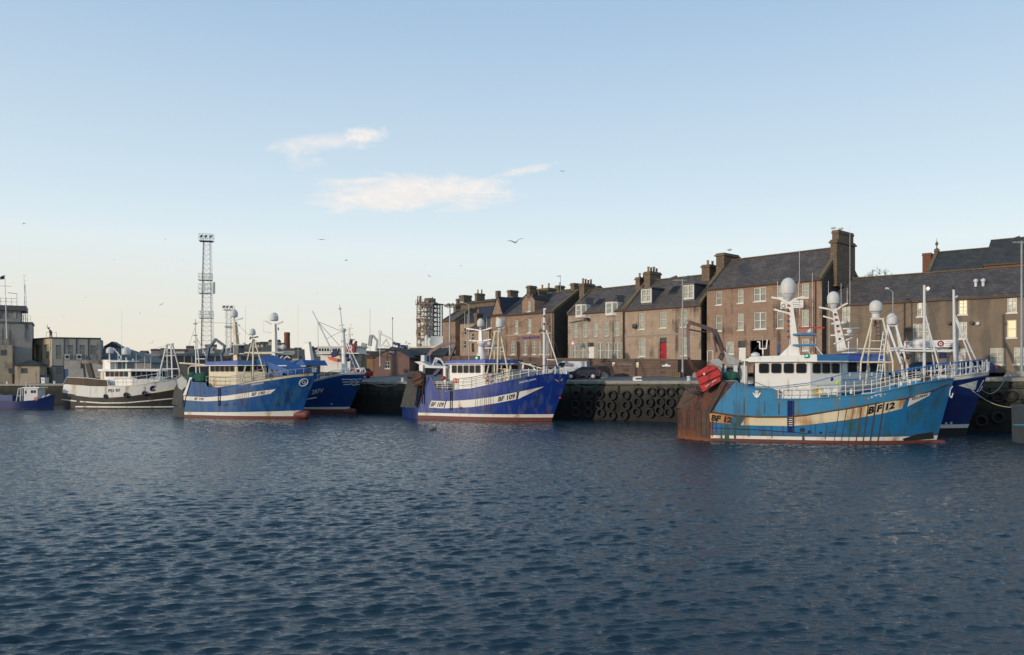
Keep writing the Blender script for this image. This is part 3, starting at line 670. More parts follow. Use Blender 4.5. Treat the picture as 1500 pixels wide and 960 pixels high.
h.build(skew=None); h.chim(c6x(1112), c6x(1128), c6y(262), 4.2, 5.8, h.zr-1.5, pots=0); h.chim(c6x(1180), c6x(1202), c6y(245), 4.2, 5.8, h.zr-1.5, pots=1)
rf = (16.24, 100.0, FDEG)
h = House('low_house', 'small tan stone cottage with one stumpy chimney in front of the blue slate roof', 686, 716, 7.7, zpx(690, rf, 484), 7, zpx(690, rf, 471, 2.5), 'stone_tan', 'slate', ref=rf, gmat='stone_tan')
h.win(690, 695, 488, 499, 'sash', 'pane_dark'); h.win(691, 695, 503, 516, 'sash', 'pane_dark', frame='brick_red'); h.win(704, 709, 500, 515, 'sash', 'pane_dark')
h.build(skew=(0, 1)); h.chim(694.5, 700, 459, 3.0, 4.2, h.zr-1.5, pots=1)
rf = (16.9, 106.5, FDEG)
h = House('warehouse', 'tan stone warehouse with a broad dark blue slate roof', 667, 723, 7.2, zpx(690, rf, 472), 9, zpx(690, rf, 450, 3.2), 'stone_tan', 'slate_blue', ref=rf, cat='building', gmat='stone_brown')
for (a, b, c, d) in ((670, 673.5, 478, 490), (670, 673.5, 498, 511), (679, 682.5, 480, 491), (679, 682.5, 499, 511)): h.win(a, b, c, d, 'sash', 'pane_dark')
h.build(skew=(0,))
rf = (27.0, 118.0, FDEG)
h = House('old_tower_house', 'massive brown chimney stacks and wall rising behind the blue slate roof', 667, 726, 7.0, zpx(690, rf, 444), 7, zpx(690, rf, 441, 2.5), 'chimney_stone', 'slate', ref=rf, cat='building')
h.build(skew=None)
for (xl, xr, yt) in ((668, 672, 438), (672.5, 691, 433), (695.5, 706.5, 430)): h.chim(xl, xr, yt, 1.0, 3.0, h.ze-2, pots=2 if xl > 690 else 0, cap=.1)
rf = (15.7, 106.4, FDEG)
h = House('gable_house', 'dark brown house end with a pointed gable beside the lattice rig', 649, 667, 6.6, zpx(655, rf, 470), 7, zpx(655, rf, 455, 2.5), 'stone_brown', 'slate', ref=rf)
h.build(skew=(0, 1)); h.chim(664, 668, 447.5, 3.0, 4.0, h.zr-1.5, pots=0)

# terrace the houses stand on, held by the retaining wall
mk('old_wall', (.14, .092, .070), .92, var=.4, vs=.7, brick=(.7, .3, (.115, .078, .062), (.075, .06, .05), .03), bump=.4, blotch=((.12, .065, .045), .3, .6))
off = Vector((-.738, -.675, 0))*4.2
def fpt(x, z, o=0):
    px, py = hit(x, 16.24, 100.0, FDEG); return Vector((px, py, z))+off*o
xs_ = [600, 650, 700, 760, 830, 880, 940, 1000, 1024]; zt = [7.4, 7.45, 7.5, 7.4, 6.9, 6.75, 6.6, 6.5, 6.4]
ft = [fpt(x, z, 1) for x, z in zip(xs_, zt)]; bk = [fpt(x, z+.35, 0)+Vector((.738, .675, 0))*30 for x, z in zip(xs_, zt)]; md = [fpt(x, z+.05, -.1) for x, z in zip(xs_, zt)]
ground_strip('street', [ft, md, bk], 'asphalt')
mb = MB()
for i in range(len(ft)-1):
    p, q_ = ft[i], ft[i+1]; n_ = off.normalized()*.4
    vs_ = [(p.x, p.y, 4.2), (q_.x, q_.y, 4.2), (q_.x, q_.y, q_.z+.35), (p.x, p.y, p.z+.35)]; vs2 = [(a-n_.x, b-n_.y, c) for a, b, c in vs_]
    mb.add(vs_+vs2, [(0, 1, 2, 3), (3, 2, 6, 7), (4, 7, 6, 5)])
p = ft[-1]; e = fpt(1030, 6.0, -.2)
mb.quad((p.x, p.y, 4.2), (e.x, e.y, 4.2), (e.x, e.y, 6.7), (p.x, p.y, p.z+.35))
rw = mb.build('retaining_wall', MATS['old_wall'], smooth=False); tag(rw, 'low dark brown retaining wall below the houses along the quay road', 'wall')
# notices on the wall
wf = Fr(*ft[4].xy, 0, FDEG)
def on_wall(x, y, v=-.06):
    u, z = wf.L(x, y, v); return wf.wpt(u, v, z)
for nm, lab, x0, x1, y0, y1, mt, extra in (('notice', 'small red and white notice on the brown retaining wall', 897.5, 901, 531, 536.3, 'sign_white', 'red_paint'), ('notice', 'white and yellow warning notice on the brown retaining wall', 932, 936, 531, 538.4, 'sign_white', 'yellow')):
    mb = MB(); p = [on_wall(x0, y1), on_wall(x1, y1), on_wall(x1, y0), on_wall(x0, y0)]
    mb.extr(p, off.normalized()*.05); mid = [on_wall(x0+.4, y1-.4, -.13), on_wall(x1-.4, y1-.4, -.13), on_wall(x1-.4, (y0+y1)/2, -.13), on_wall(x0+.4, (y0+y1)/2, -.13)]
    mb.quad(*mid, 1); tag(mb.build(nm, [MATS[mt], MATS[extra]], smooth=False), lab, 'sign')
mb = MB(); mb.extr([on_wall(970, 537.2), on_wall(982.5, 537), on_wall(982.5, 535.2), on_wall(979, 534.9), on_wall(976.5, 532.6), on_wall(974, 535), on_wall(970, 535.5)], off.normalized()*.05)
tag(mb.build('name_plate', MATS['sign_white'], smooth=False), 'white crest shaped plate on the wall below the red door', 'sign')
ft_ = text_on(None, "NO PARKING", lambda s, t: on_wall(905+21*s, 535.6-3.2*t, -.05), 'grey_letter', 'painted_lettering', .02)
tag(ft_, 'faded painted lettering on the brown wall between the two notices', 'lettering')
# street in front of the tall blocks
rr = [[Vector((*hit(x, 14.5, 96.5, FDEG), 5.15)) for x in (1020, 1080, 1140, 1204)]+[Vector((*hit(x, 31.0, 81.6, -39.3), 5.18)) for x in (1280, 1400, 1520, 1700)],
      [Vector((*hit(x, 18.0, 102, FDEG), 5.3)) for x in (1020, 1080, 1140, 1204)]+[Vector((*hit(x, 34.2, 86, -39.3), 5.25)) for x in (1280, 1400, 1520, 1700)]]
ground_strip('street', rr, 'asphalt')

# --- harbour office at the left
mk('office_grey_shaded', (.29, .275, .25), .8, var=.15, vs=.8, streak=((.09, .09, .09), .3, 1)); mk('office_tan_sunlit', (.42, .345, .245), .85, var=.15, vs=.8, streak=((.15, .13, .1), .3, 1))  # one concrete: its sunlit face is coloured tan, its shaded face grey
def c5x(x): return x*.25
def c5y(y): return 380+y*.25
d0 = 146.0
# two faces meet in a corner at photo column 76
cx_, cy_ = (76-CX)*d0/F, d0
frR = Fr(cx_, cy_, 3.5, 24); frL = Fr(cx_, cy_, 3.5, -40)
root = empty('harbour_office', frR, 'two storey shade-grey and sunlit-tan concrete harbour office with tall slit windows and a square tower', 'building')
ztop = frR.L(76, c5y(464), 0)[1]
WR = frR.L(147, 500, 0)[0]; 
def l2r(p):     # left-face local to the root's space
    w = frL.wpt(*p); dx, dy = w.x-frR.o[0], w.y-frR.o[1]; return (dx*frR.c+dy*frR.s, -dx*frR.s+dy*frR.c, p[2])
holesR = []
for (a, b, c, d) in ((328, 360, 503, 585), (398, 428, 503, 585), (466, 496, 503, 585), (531, 560, 505, 560), (330, 362, 634, 678)):
    u0, z1 = frR.L(c5x(a), c5y(c), 0); u1, _ = frR.L(c5x(b), c5y(c), 0); _, z0 = frR.L(c5x(a), c5y(d), 0); holesR.append((u0, u1, z0, z1))
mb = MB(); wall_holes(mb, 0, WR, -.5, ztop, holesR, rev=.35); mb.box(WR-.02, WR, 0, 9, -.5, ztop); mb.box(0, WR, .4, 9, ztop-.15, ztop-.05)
mb.build('shaded_wall', MATS['office_grey_shaded'], root, smooth=False)
for i, hh in enumerate(holesR): window(root, hh, kind='sash', pane='pane_curtain' if i < 4 else 'pane_dark', frame='office_grey_shaded', sill=False, rec=.3)
mb = MB(); mb.box(-.1, WR+.1, -.12, .3, ztop, ztop+.25)
for i in range(1, 4): mb.box(WR*i/4-.07, WR*i/4+.07, -.08, -.004, 0, ztop)
mb.box(0, WR, -.07, -.003, 3.0, 3.15); mb.build('panel_joints', MATS['dark_metal'], root, smooth=False)
UL = frL.L(c5x(128), 500, 0)[0]
lm = MB(); hl = []
for (a, b, c, d) in ((256, 285, 500, 587), (200, 226, 503, 587), (147, 170, 505, 587), (262, 288, 634, 676)):
    u0, z1 = frL.L(c5x(a), c5y(c), 0); u1, _ = frL.L(c5x(b), c5y(c), 0); _, z0 = frL.L(c5x(a), c5y(d), 0); hl.append((u0, u1, z0, z1))
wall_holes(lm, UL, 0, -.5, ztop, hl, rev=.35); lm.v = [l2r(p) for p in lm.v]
lm.build('sunlit_wall', MATS['office_tan_sunlit'], root, smooth=False)
for i, hh in enumerate(hl):
    w = window(root, hh, kind='sash', pane='pane_curtain' if i < 3 else 'pane_dark', frame='office_tan_sunlit', sill=False, rec=.3)
    for o in [w]+list(w.children):
        for v in o.data.vertices: v.co = l2r(tuple(v.co))
mb = MB(); mb.box(UL, -.1, -.12, .3, ztop, ztop+.25)
for i in range(1, 3): mb.box(UL*i/3-.07, UL*i/3+.07, -.08, -.004, 0, ztop)
mb.v = [l2r(p) for p in mb.v]; mb.build('panel_joints', MATS['dark_metal'], root, smooth=False)
for (a, c) in ((378, 572), (448, 572)):
    u0, z1 = frR.L(c5x(a), c5y(c-15), -.5); u1, z0 = frR.L(c5x(a+30), c5y(c+15), -.5)
    o = MB().box(u0, u1, -.5, -.05, z0, z1).build('air_conditioner', MATS['light_grey'], root, smooth=False)
    mb = MB(); mb.torus(((u0+u1)/2, -.52, (z0+z1)/2), (0, 1, 0), .27, .05); mb.lathe(((u0+u1)/2, -.51, (z0+z1)/2), [(.22, -.01), (.22, .01)], 14, axis='y'); mb.build('fan', MATS['dark_metal'], o)
# tower block further left
frT = Fr((47-CX)*147/F, 147, 3.4, 29)
tw = empty('control_tower', frT, 'square grey control tower with roof railings and a flagpole at the harbour office', 'tower')
def T(x, y, v=0): return frT.P(c5x(x), c5y(y), v)
uL = T(-160, 600).x; p1 = T(187, 378); p2 = T(133, 272); p3 = T(120, 300)
hw_ = [(*[T(a, 500).x for a in (10, 50)], T(10, 568).z, T(10, 533).z), (*[T(a, 500).x for a in (56, 96)], T(56, 670).z, T(56, 640).z)]
mb = MB(); wall_holes(mb, uL, T(78, 500).x, -.5, T(0, 505).z, hw_, v=-3.0); mb.quad((T(78, 500).x, -3, -.5), (T(78, 500).x, 0, -.5), (T(78, 500).x, 0, T(0, 505).z), (T(78, 500).x, -3, T(0, 505).z)); mb.quad((uL, -3, T(0, 505).z), (T(78, 500).x, -3, T(0, 505).z), (T(78, 500).x, 0, T(0, 505).z), (uL, 0, T(0, 505).z))
mb.build('lower_wall', MATS['office_tan_sunlit'], tw, smooth=False)
for hh in hw_: window(tw, hh, v=-3.0, kind='plain', pane='pane_dark', frame='office_grey_shaded', sill=False)
MB().box(uL, p1.x, 0, 9, -.5, p1.z).build('tower_body', MATS['office_grey_shaded'], tw, smooth=False)
mb = MB(); mb.box(uL, p1.x+.15, -.15, 9.1, p1.z, p1.z+.3); mb.box(uL, p3.x+.9, .2, 8, p2.z-.9, p2.z); mb.build('roof_slab', MATS['lead'], tw, smooth=False)
ct = MB().box(uL, p3.x, .8, 7, p1.z+.3, p2.z-.9).build('control_room', MATS['office_grey_shaded'], tw, smooth=False)
for (a, b) in ((-10, 8), (28, 36), (78, 92)): MB().box(T(a, 320).x, T(b, 320).x, .74, .8, T(a, 345).z, T(a, 308).z).build('window', MATS['pane_pale' if a > 50 else 'pane_dark'], tw, smooth=False)
mb = MB(); zr_ = p2.z
for i in range(9):
    u = uL+(T(98, 300).x-uL)*i/8; mb.bar((u, .6, zr_), (u, .6, zr_+1.3), .035)
for hh in (.65, 1.3): mb.bar((uL, .6, zr_+hh), (T(98, 300).x, .6, zr_+hh), .03)
mb.bar((T(98, 300).x, .6, zr_), (T(98, 300).x, .6, zr_+2.2), .04); mb.bar((T(98, 300).x, .6, zr_+2.2), (T(45, 300).x, .6, zr_+2.3), .05); mb.build('roof_railing', MATS['steel_grey'], tw)
mb = MB(); a = T(40, 465, -.6); b = T(28, 90, -.6); mb.bar(a, b, .09, .05); y_ = T(30, 157, -.6); mb.bar((y_.x-1.2, -.6, y_.z), (y_.x+1.0, -.6, y_.z), .04); mb.bar((a.x, -.6, a.z+.3), (a.x+.1, .1, a.z+.3), .06)
fp = mb.build('flagpole', MATS['white_rail'], tw)
f0 = T(26, 92, -.6); mb = MB()
for i in range(6):
    u = f0.x-i*.14; w = .08*math.sin(i*1.3)
    mb.v += [(u, -.6+w, f0.z-i*.08), (u, -.6+w, f0.z-.75-i*.03)]
mb.f = [[2*i, 2*i+2, 2*i+3, 2*i+1] for i in range(5)]; mb.m = [0]*5
mb.build('flag', MATS['navy'], fp)
mb = MB(); b0 = T(150, 378, 3); tp = T(140, 85, 3)
for dx in (-.35, .35): mb.bar((b0.x+dx, 3, p1.z), (b0.x-.1, 3, p1.z+(tp.z-p1.z)*.8), .05, .03)
mb.bar((b0.x, 3, p1.z), (tp.x, 3, tp.z), .06, .03)
for i in range(10): mb.bar((b0.x-.3+i*.02, 3, p1.z+i*1.0), (b0.x+.3-i*.02, 3, p1.z+i*1.0+.3), .02)
for i in range(4): mb.bar((b0.x-.9+i*.6, 1, p1.z+.3), (b0.x-.9+i*.6, 1, p1.z+1.5), .03)
mb.bar((b0.x-.9, 1, p1.z+1.5), (b0.x+.9, 1, p1.z+1.5), .03); mb.bar((b0.x-.9, 1, p1.z+.9), (b0.x+.9, 1, p1.z+.9), .03); mb.build('radio_mast', MATS['light_grey'], tw)
# porch with a hipped roof
frP = Fr((58-CX)*141.5/F, 141.5, 3.4, 14)
po = empty('porch', frP, 'low entrance lodge with a dark hipped roof in front of the harbour office', 'lodge')
uA, zE = frP.L(c5x(86), c5y(622), 0); uB = frP.L(c5x(232), c5y(622), 0)[0]; zR = frP.L(c5x(150), c5y(592), 2)[1]
hh = [(*[frP.L(c5x(a), 500, 0)[0] for a in (124, 164)], frP.L(0, c5y(670), 0)[1], frP.L(0, c5y(637), 0)[1])]
mb = MB(); wall_holes(mb, uA, uB, -.4, zE, hh); mb.quad((uB, 0, -.4), (uB, 4, -.4), (uB, 4, zE), (uB, 0, zE)); mb.quad((uA, 0, -.4), (uA, 4, -.4), (uA, 4, zE), (uA, 0, zE)); mb.quad((uA, 4, -.4), (uB, 4, -.4), (uB, 4, zE), (uA, 4, zE)); mb.build('wall', MATS['office_tan_sunlit'], po, smooth=False)
window(po, hh[0], kind='plain', pane='pane_dark', frame='office_grey_shaded', sill=False)
mb = MB(); e = .45; mb.add([(uA-e, -e, zE), (uB+e, -e, zE), (uB+e, 4+e, zE), (uA-e, 4+e, zE), (uA+1.6, 2, zR), (uB-1.6, 2, zR)], [(0, 1, 5, 4), (1, 2, 5), (2, 3, 4, 5), (3, 0, 4), (3, 2, 1, 0)]); mb.build('roof', MATS['slate_moss'], po, smooth=False)
# figure standing on the roof edge: a dark statue-like person with raised arm beside a rail
mb = MB(); pf = frR.P(74.5, c5y(462), 1.2); s_ = .95
def lk(p, q, r1, r2): mb.bar(Vector(p)*s_+pf, Vector(q)*s_+pf, r1, r2, 8)
lk((-.16, 0, 0), (-.12, 0, .85), .08, .12); lk((.2, 0, 0), (.1, 0, .85), .08, .12); lk((0, 0, .8), (-.12, 0, 1.5), .2, .24); lk((-.12, 0, 1.5), (-.3, -.05, 1.75), .09, .07); lk((-.05, 0, 1.45), (-.62, -.1, 2.0), .08, .06); lk((-.62, -.1, 2.0), (-.55, -.1, 2.55), .05, .04); lk((.0, 0, 1.4), (.3, -.1, 1.0), .08, .06)
mb.lathe(pf+Vector((-.3, -.05, 1.70)), [(.05, 0), (.13, .08), (.14, .2), (.08, .3), (.01, .33)], 10)
tag(mb.build('statue', MATS['dark_metal']), 'dark figure with one arm raised standing on the office roof edge', 'statue').location = frR.o
bpy.data.objects['statue'].rotation_euler = (0, 0, R(frR.deg))
mb = MB()
for dx in (-.75, .85): mb.bar(pf+Vector((dx, .3, 0)), pf+Vector((dx, .3, 1.15)), .03)
mb.bar(pf+Vector((-.75, .3, 1.1)), pf+Vector((-.2, .3, 1.1)), .03); mb.bar(pf+Vector((.5, .3, 1.1)), pf+Vector((.85, .3, 1.1)), .03)
o = tag(mb.build('roof_ladder_rail', MATS['steel_grey']), 'thin rails of the roof ladder beside the dark figure', 'railing'); o.location = frR.o; o.rotation_euler = (0, 0, R(frR.deg))
# grey block lean-to with blue door, then the hipped store and long brick shed
mk('block_grey', (.33, .32, .30), .9, var=.2, vs=.6, brick=(.5, .25, (.27, .26, .25), (.17, .165, .16), .02), bump=.2); mk('blue_paint', (.02, .07, .22), .5, var=.15)
frB = Fr((94-CX)*139/F, 139, 3.5, 5); bl = empty('block_store', frB, 'grey block store with a small blue door behind the white and black trawler', 'store')
hd = [(*[frB.L(x, 500, 0)[0] for x in (93.5, 100)], -.3, frB.L(0, 541, 0)[1])]
mb = MB(); uE = frB.L(152, 500, 0)[0]; zt_ = frB.L(120, 528, 0)[1]; wall_holes(mb, 0, uE, -.5, zt_, hd); mb.box(0, uE, 4, 4.1, -.5, zt_); mb.quad((uE, 0, -.5), (uE, 4, -.5), (uE, 4, zt_), (uE, 0, zt_)); mb.quad((0, 0, -.5), (0, 4, -.5), (0, 4, zt_), (0, 0, zt_)); mb.box(-.1, uE+.1, -.1, 4.2, zt_, zt_+.15, 1); mb.build('wall', [MATS['block_grey'], MATS['lead']], bl, smooth=False)
door(bl, hd[0], mat='blue_paint', transom=0)
frH = Fr((115-CX)*152/F, 152, 3.5, 3); hs = empty('hipped_store', frH, 'store with a broad grey pyramid roof behind the white and black trawler', 'store')
uA, uB = frH.L(113, 500, 0)[0], frH.L(223, 500, 0)[0]; zE = frH.L(0, 531, 0)[1]; zR = frH.L(0, 505.5, 5)[1]; ua = frH.L(158, 500, 5)[0]; ub = frH.L(172, 500, 5)[0]
MB().box(uA+.5, uB-.5, .5, 10.5, -.5, zE).build('wall', MATS['block_grey'], hs, smooth=False)
mb = MB(); mb.add([(uA, 0, zE), (uB, 0, zE), (uB, 11, zE), (uA, 11, zE), (ua, 5.5, zR), (ub, 5.5, zR)], [(0, 1, 5, 4), (1, 2, 5), (2, 3, 4, 5), (3, 0, 4), (3, 2, 1, 0)]); r_ = mb.build('roof', MATS['corrugated'], hs, smooth=False)
mb = MB(); mb.extr([(ua-1, 4.6, zR-.5), (ub+1.2, 4.6, zR-.6), ((ua+ub)/2, 4.6, zR+.7)], (0, 2, 0)); mb.build('ridge_cap', MATS['dark_metal'], r_, smooth=False)
mk('shed_brick', (.13, .092, .082), .9, var=.25, vs=.5, streak=((.05, .04, .04), .3, .6)); mk('shed_roof', (.17, .19, .20), .7, var=.2, vs=.3)
frS = Fr((190-CX)*172/F, 172, 3.4, -4); sh = empty('long_shed', frS, 'long low dark brick shed with a pale metal roof edge behind the trawlers', 'shed')
uB = frS.L(352, 500, 0)[0]; zE = frS.L(0, 518.5, 0)[1]
MB().box(0, uB, 0, 20, -.5, zE-.6).build('wall', MATS['shed_brick'], sh, smooth=False)
mb = MB(); mb.box(-.2, uB+.2, -.25, 20.2, zE-.6, zE); mb.build('roof', MATS['shed_roof'], sh, smooth=False)
for x in (270, 281, 315): u = frS.L(x, 520, -.1)[0]; MB().box(u-.12, u+.12, -.12, -.003, 0, zE-.62).build('pilaster', MATS['light_grey'], sh, smooth=False)
frS2 = Fr((352-CX)*188/F, 188, 3.4, -4); sh = empty('flat_shed', frS2, 'low shed with a cream fascia seen between the masts of the blue trawlers', 'shed')
uB = frS2.L(402, 500, 0)[0]; zE = frS2.L(0, 516.5, 0)[1]; MB().box(0, uB, 0, 12, -.5, zE-.5).build('wall', MATS['shed_brick'], sh, smooth=False); MB().box(-.2, uB+.2, -.2, 12.2, zE-.5, zE).build('roof', MATS['cream_paint'], sh, smooth=False)
# --- brown gabled hut on the quay
mk('hut_brick', (.17, .105, .088), .9, var=.18, vs=.8, bump=.15); mk('timber', (.23, .13, .075), .85, var=.3, vs=1.5, streak=((.12, .06, .04), .4, 1.5))
frG = Fr((549-CX)*120/F, 120, 4.95, -6); hu = empty('quay_hut', frG, 'brown gabled hut with a blue sign and one white window on the quay', 'hut')
def G(x, y, v=0): return frG.P(530+x/12, 480+y/12, v)
a = G(228, 820); b = G(835, 805); pk = G(533, 355); eL = G(228, 530).z; eR = G(835, 520).z
wn = (G(405, 0).x, G(495, 0).x, G(0, 720).z, G(0, 590).z)
mb = MB(); wall_holes(mb, a.x, b.x, -.4, min(eL, eR), [wn]); m0 = min(eL, eR)
mb.add([(a.x, 0, m0), (b.x, 0, m0), (b.x, 0, eR), (pk.x, 0, pk.z), (a.x, 0, eL)], [(0, 1, 2, 3, 4)])
mb.add([(a.x, 9, -.4), (b.x, 9, -.4), (b.x, 9, eR), (pk.x, 9, pk.z), (a.x, 9, eL)], [(4, 3, 2, 1, 0)])
mb.quad((a.x, 0, -.4), (a.x, 9, -.4), (a.x, 9, eL), (a.x, 0, eL)); mb.quad((b.x, 0, -.4), (b.x, 9, -.4), (b.x, 9, eR), (b.x, 0, eR)); mb.build('wall', MATS['hut_brick'], hu, smooth=False)
mb = MB()
for (p, q_) in (((a.x-.3, eL-.2), (pk.x, pk.z)), ((b.x+.3, eR-.2), (pk.x, pk.z))): mb.extr([(p[0], -.12, p[1]+.02), (q_[0], -.12, q_[1]+.02), (q_[0], -.12, q_[1]+.16), (p[0], -.12, p[1]+.16)], (0, 9.3, 0))
mb.build('roof', MATS['slate_moss'], hu, smooth=False)
window(hu, wn, kind='double', pane='pane_dark', sill='w')
s0, s1 = G(472, 470, -.08), G(593, 400, -.08); o = MB().box(s0.x, s1.x, -.1, -.02, s0.z, s1.z).build('sign', MATS['navy'], hu, smooth=False)
mb = MB(); mb.box(s0.x+.15, s1.x-.15, -.105, -.1, (s0.z+s1.z)/2-.02, (s0.z+s1.z)/2+.12); mb.box(s0.x+.5, s1.x-.1, -.105, -.1, s0.z+.1, s0.z+.18); mb.build('sign_writing', MATS['light_grey'], o, smooth=False)
lz = G(90, 545, .8).z; lx = G(88, 0, .8).x
mb = MB(); mb.box(lx, a.x-.02, .8, 8, -.4, lz); mb.build('timber_leanto', MATS['timber'], hu, smooth=False)
mb = MB(); mb.extr([(lx-.2, .6, lz+.02), (a.x-.02, .6, eL-.1), (a.x-.02, .6, eL+.05), (lx-.2, .6, lz+.17)], (0, 7.6, 0)); mb.build('leanto_roof', MATS['slate'], hu, smooth=False)
# dark shed beside the hut and rough ground behind it
frK = Fr((603-CX)*124/F, 124, 4.95, -10); ks = empty('dark_shed', frK, 'dark low shed with an earth brown roof to the right of the gabled hut', 'shed')
uA, uB = frK.L(590, 500, 0)[0], frK.L(652, 500, 0)[0]; zE = frK.L(0, 522, 0)[1]
MB().box(uA, uB, 0, 7, -.4, zE-.2).build('wall', MATS['stone_dark_shade'], ks, smooth=False); mb = MB(); mb.extr([(uA, -.3, zE-.2), (uA, 3.5, zE+1.1), (uA, 7.3, zE-.2)], (uB-uA, 0, 0)); mb.build('roof', MATS['slate_moss'], ks, smooth=False)
# --- tall brick chimney on the hill and a scatter of far houses
frC = Fr((420.5-CX)*850/F, 850, 26, 0); zt_ = yz(487, 850)-26
MB_ = MB().lathe((0, 0, -6), [(3.6, 0), (3.0, zt_+2), (3.2, zt_+2.5), (3.2, zt_+5), (2.9, zt_+6)], 14); o = MB_.build('brick_chimney', MATS['brick_red']); o.location = frC.o; tag(o, 'lone brick chimney stack standing on the far hill', 'chimney')
mk('far_wall', (.16, .14, .12), .9, var=.2, vs=.1); mk('far_wall_pale', (.30, .29, .27), .9, var=.2, vs=.1); mk('far_roof', (.07, .055, .05), .9, var=.2, vs=.1)
def far_house(w, d, h, wm):
    r = bpy.data.objects.new('far_house', None); COL.objects.link(r)
    MB().box(-w/2, w/2, -d/2, d/2, -3, h).build('wall', MATS[wm], r, smooth=False)
    mb = MB(); mb.extr([(-w/2-.3, -d/2-.4, h), (-w/2-.3, 0, h+d*.38), (-w/2-.3, d/2+.4, h)], (w+.6, 0, 0)); mb.build('roof', MATS['far_roof'], r, smooth=False); return r
protos = [far_house(7, 6, 2.8, 'far_wall'), far_house(11, 6, 3.0, 'far_wall_pale'), far_house(6, 5, 2.2, 'far_wall')]
rnd = random.Random(5); used = [False]*3
for i in range(76):
    px = rnd.uniform(150, 610); d = rnd.choice([580, 620, 660, 700, 740, 780, 820, 870]); k = rnd.randrange(3)
    if 405 < px < 440 and d > 800: continue
    o = protos[k]
    if used[k]:
        c = o.copy(); COL.objects.link(c)
        for ch in o.children: e = ch.copy(); COL.objects.link(e); e.parent = c
        o = c
    used[k] = True
    o.location = ((px-CX)*d/F, d, hill_h(px, d)-.3); o.rotation_euler = (0, 0, rnd.uniform(-.5, .5))
    tag(o, 'tiny distant house on the low hill across the harbour', 'house', 'distant houses on the hill')
# ================================================================== BOATS
mk('hull_lightblue', (.014, .145, .325), .45, var=.2, vs=.8, streak=((.03, .085, .11), .3, 1.5), streak2=((.03, .095, .085), .22, .7), low=((.07, .055, .035), .25, .75), bump=.08, bscale=1.2)
mk('bulwark_blue_skylit', (.035, .20, .38), .45, var=.14, vs=.8, streak=((.10, .17, .20), .34, 1.3), streak2=((.05, .07, .05), .2, .8), blotch=((.35, .42, .46), -.12, 5), bump=.08, bscale=1.2)  # lighter than the hull: sky light on the bulwark put into its colour
mk('band_rusty', (.60, .52, .36), .55, var=.12, vs=1.2, streak=((.36, .15, .045), .36, 1.1), streak2=((.20, .07, .03), .05, 2.2), blotch=((.50, .28, .10), .22, .5))
mk('band_orange', (.52, .27, .09), .6, var=.2, vs=1.5, streak=((.26, .09, .03), .4, 1.5))
mk('grime_green', (.035, .075, .06), .7, var=.4, vs=2, blotch=((.03, .13, .20), .3, 2.5))
mk('yellow_ochre', (.42, .27, .12), .6, var=.2)
mk('band_white', (.66, .64, .58), .5, var=.08, streak=((.33, .20, .09), .22, 1.1), blotch=((.50, .44, .28), .12, .35))
mk('hull_royal', (.006, .030, .215), .4, var=.16, vs=.7, streak=((.05, .085, .22), .4, 1.7), streak2=((.012, .02, .09), .2, 1.6), bump=.08, bscale=1.2)
mk('hull_blue', (.004, .066, .235), .42, var=.22, vs=.7, streak=((.03, .10, .21), .42, 1.5), streak2=((.015, .03, .07), .2, 1.6), bump=.08, bscale=1.2)
mk('hull_blue_deep', (.004, .044, .185), .45, var=.15, vs=.7, streak=((.02, .03, .08), .3, 1.2), bump=.08, bscale=1.2)
mk('hull_darkblue', (.004, .020, .115), .4, var=.12, vs=.7, streak=((.02, .025, .07), .25, 1.2))
mk('hull_black', (.019, .019, .018), .6, var=.35, vs=.8, streak=((.06, .052, .04), .25, 1.4), bump=.1)
mk('hull_brown', (.075, .060, .048), .85, var=.35, vs=1.5, streak=((.13, .09, .05), .3, 1.5), bump=.25)
mk('hull_white', (.62, .61, .58), .5, var=.08, streak=((.42, .29, .13), .22, 1.2), streak2=((.3, .29, .27), .2, 2))
mk('brow_teal', (.04, .17, .36), .45, var=.15, streak=((.2, .28, .36), .15, 1.2)); mk('brow_blue', (.035, .09, .33), .45, var=.12, streak=((.15, .2, .35), .2, 1)); mk('brow_royal', (.045, .08, .36), .45, var=.12, streak=((.2, .2, .4), .2, 1))
mk('tarp_blue', (.012, .085, .27), .6, var=.3, vs=1.5, bump=.3, bscale=2)
mk('crane_dark', (.060, .050, .058), .55, .2, var=.3, streak=(RUST, .4, 2.5)); mk('crane_mauve', (.15, .11, .125), .6, var=.25, streak=(RUST, .35, 2)); mk('crane_teal', (.035, .085, .12), .5, var=.25)
mk('deck_grey', (.16, .16, .15), .85, var=.3); mk('net_grey', (.06, .06, .055), .9, var=.4, vs=3, streak=((.05, .05, .05), .4, 3), bump=.5, blotch=((.13, .12, .10), .3, 1.2))
mk('lamp_green', (.01, .25, .15), .3, emit=(.05, 1, .5, 1.5)); mk('lamp_warm', (.8, .7, .5), .3, emit=(1, .85, .55, 6))
mk('ladder_blue', (.006, .012, .06), .6)

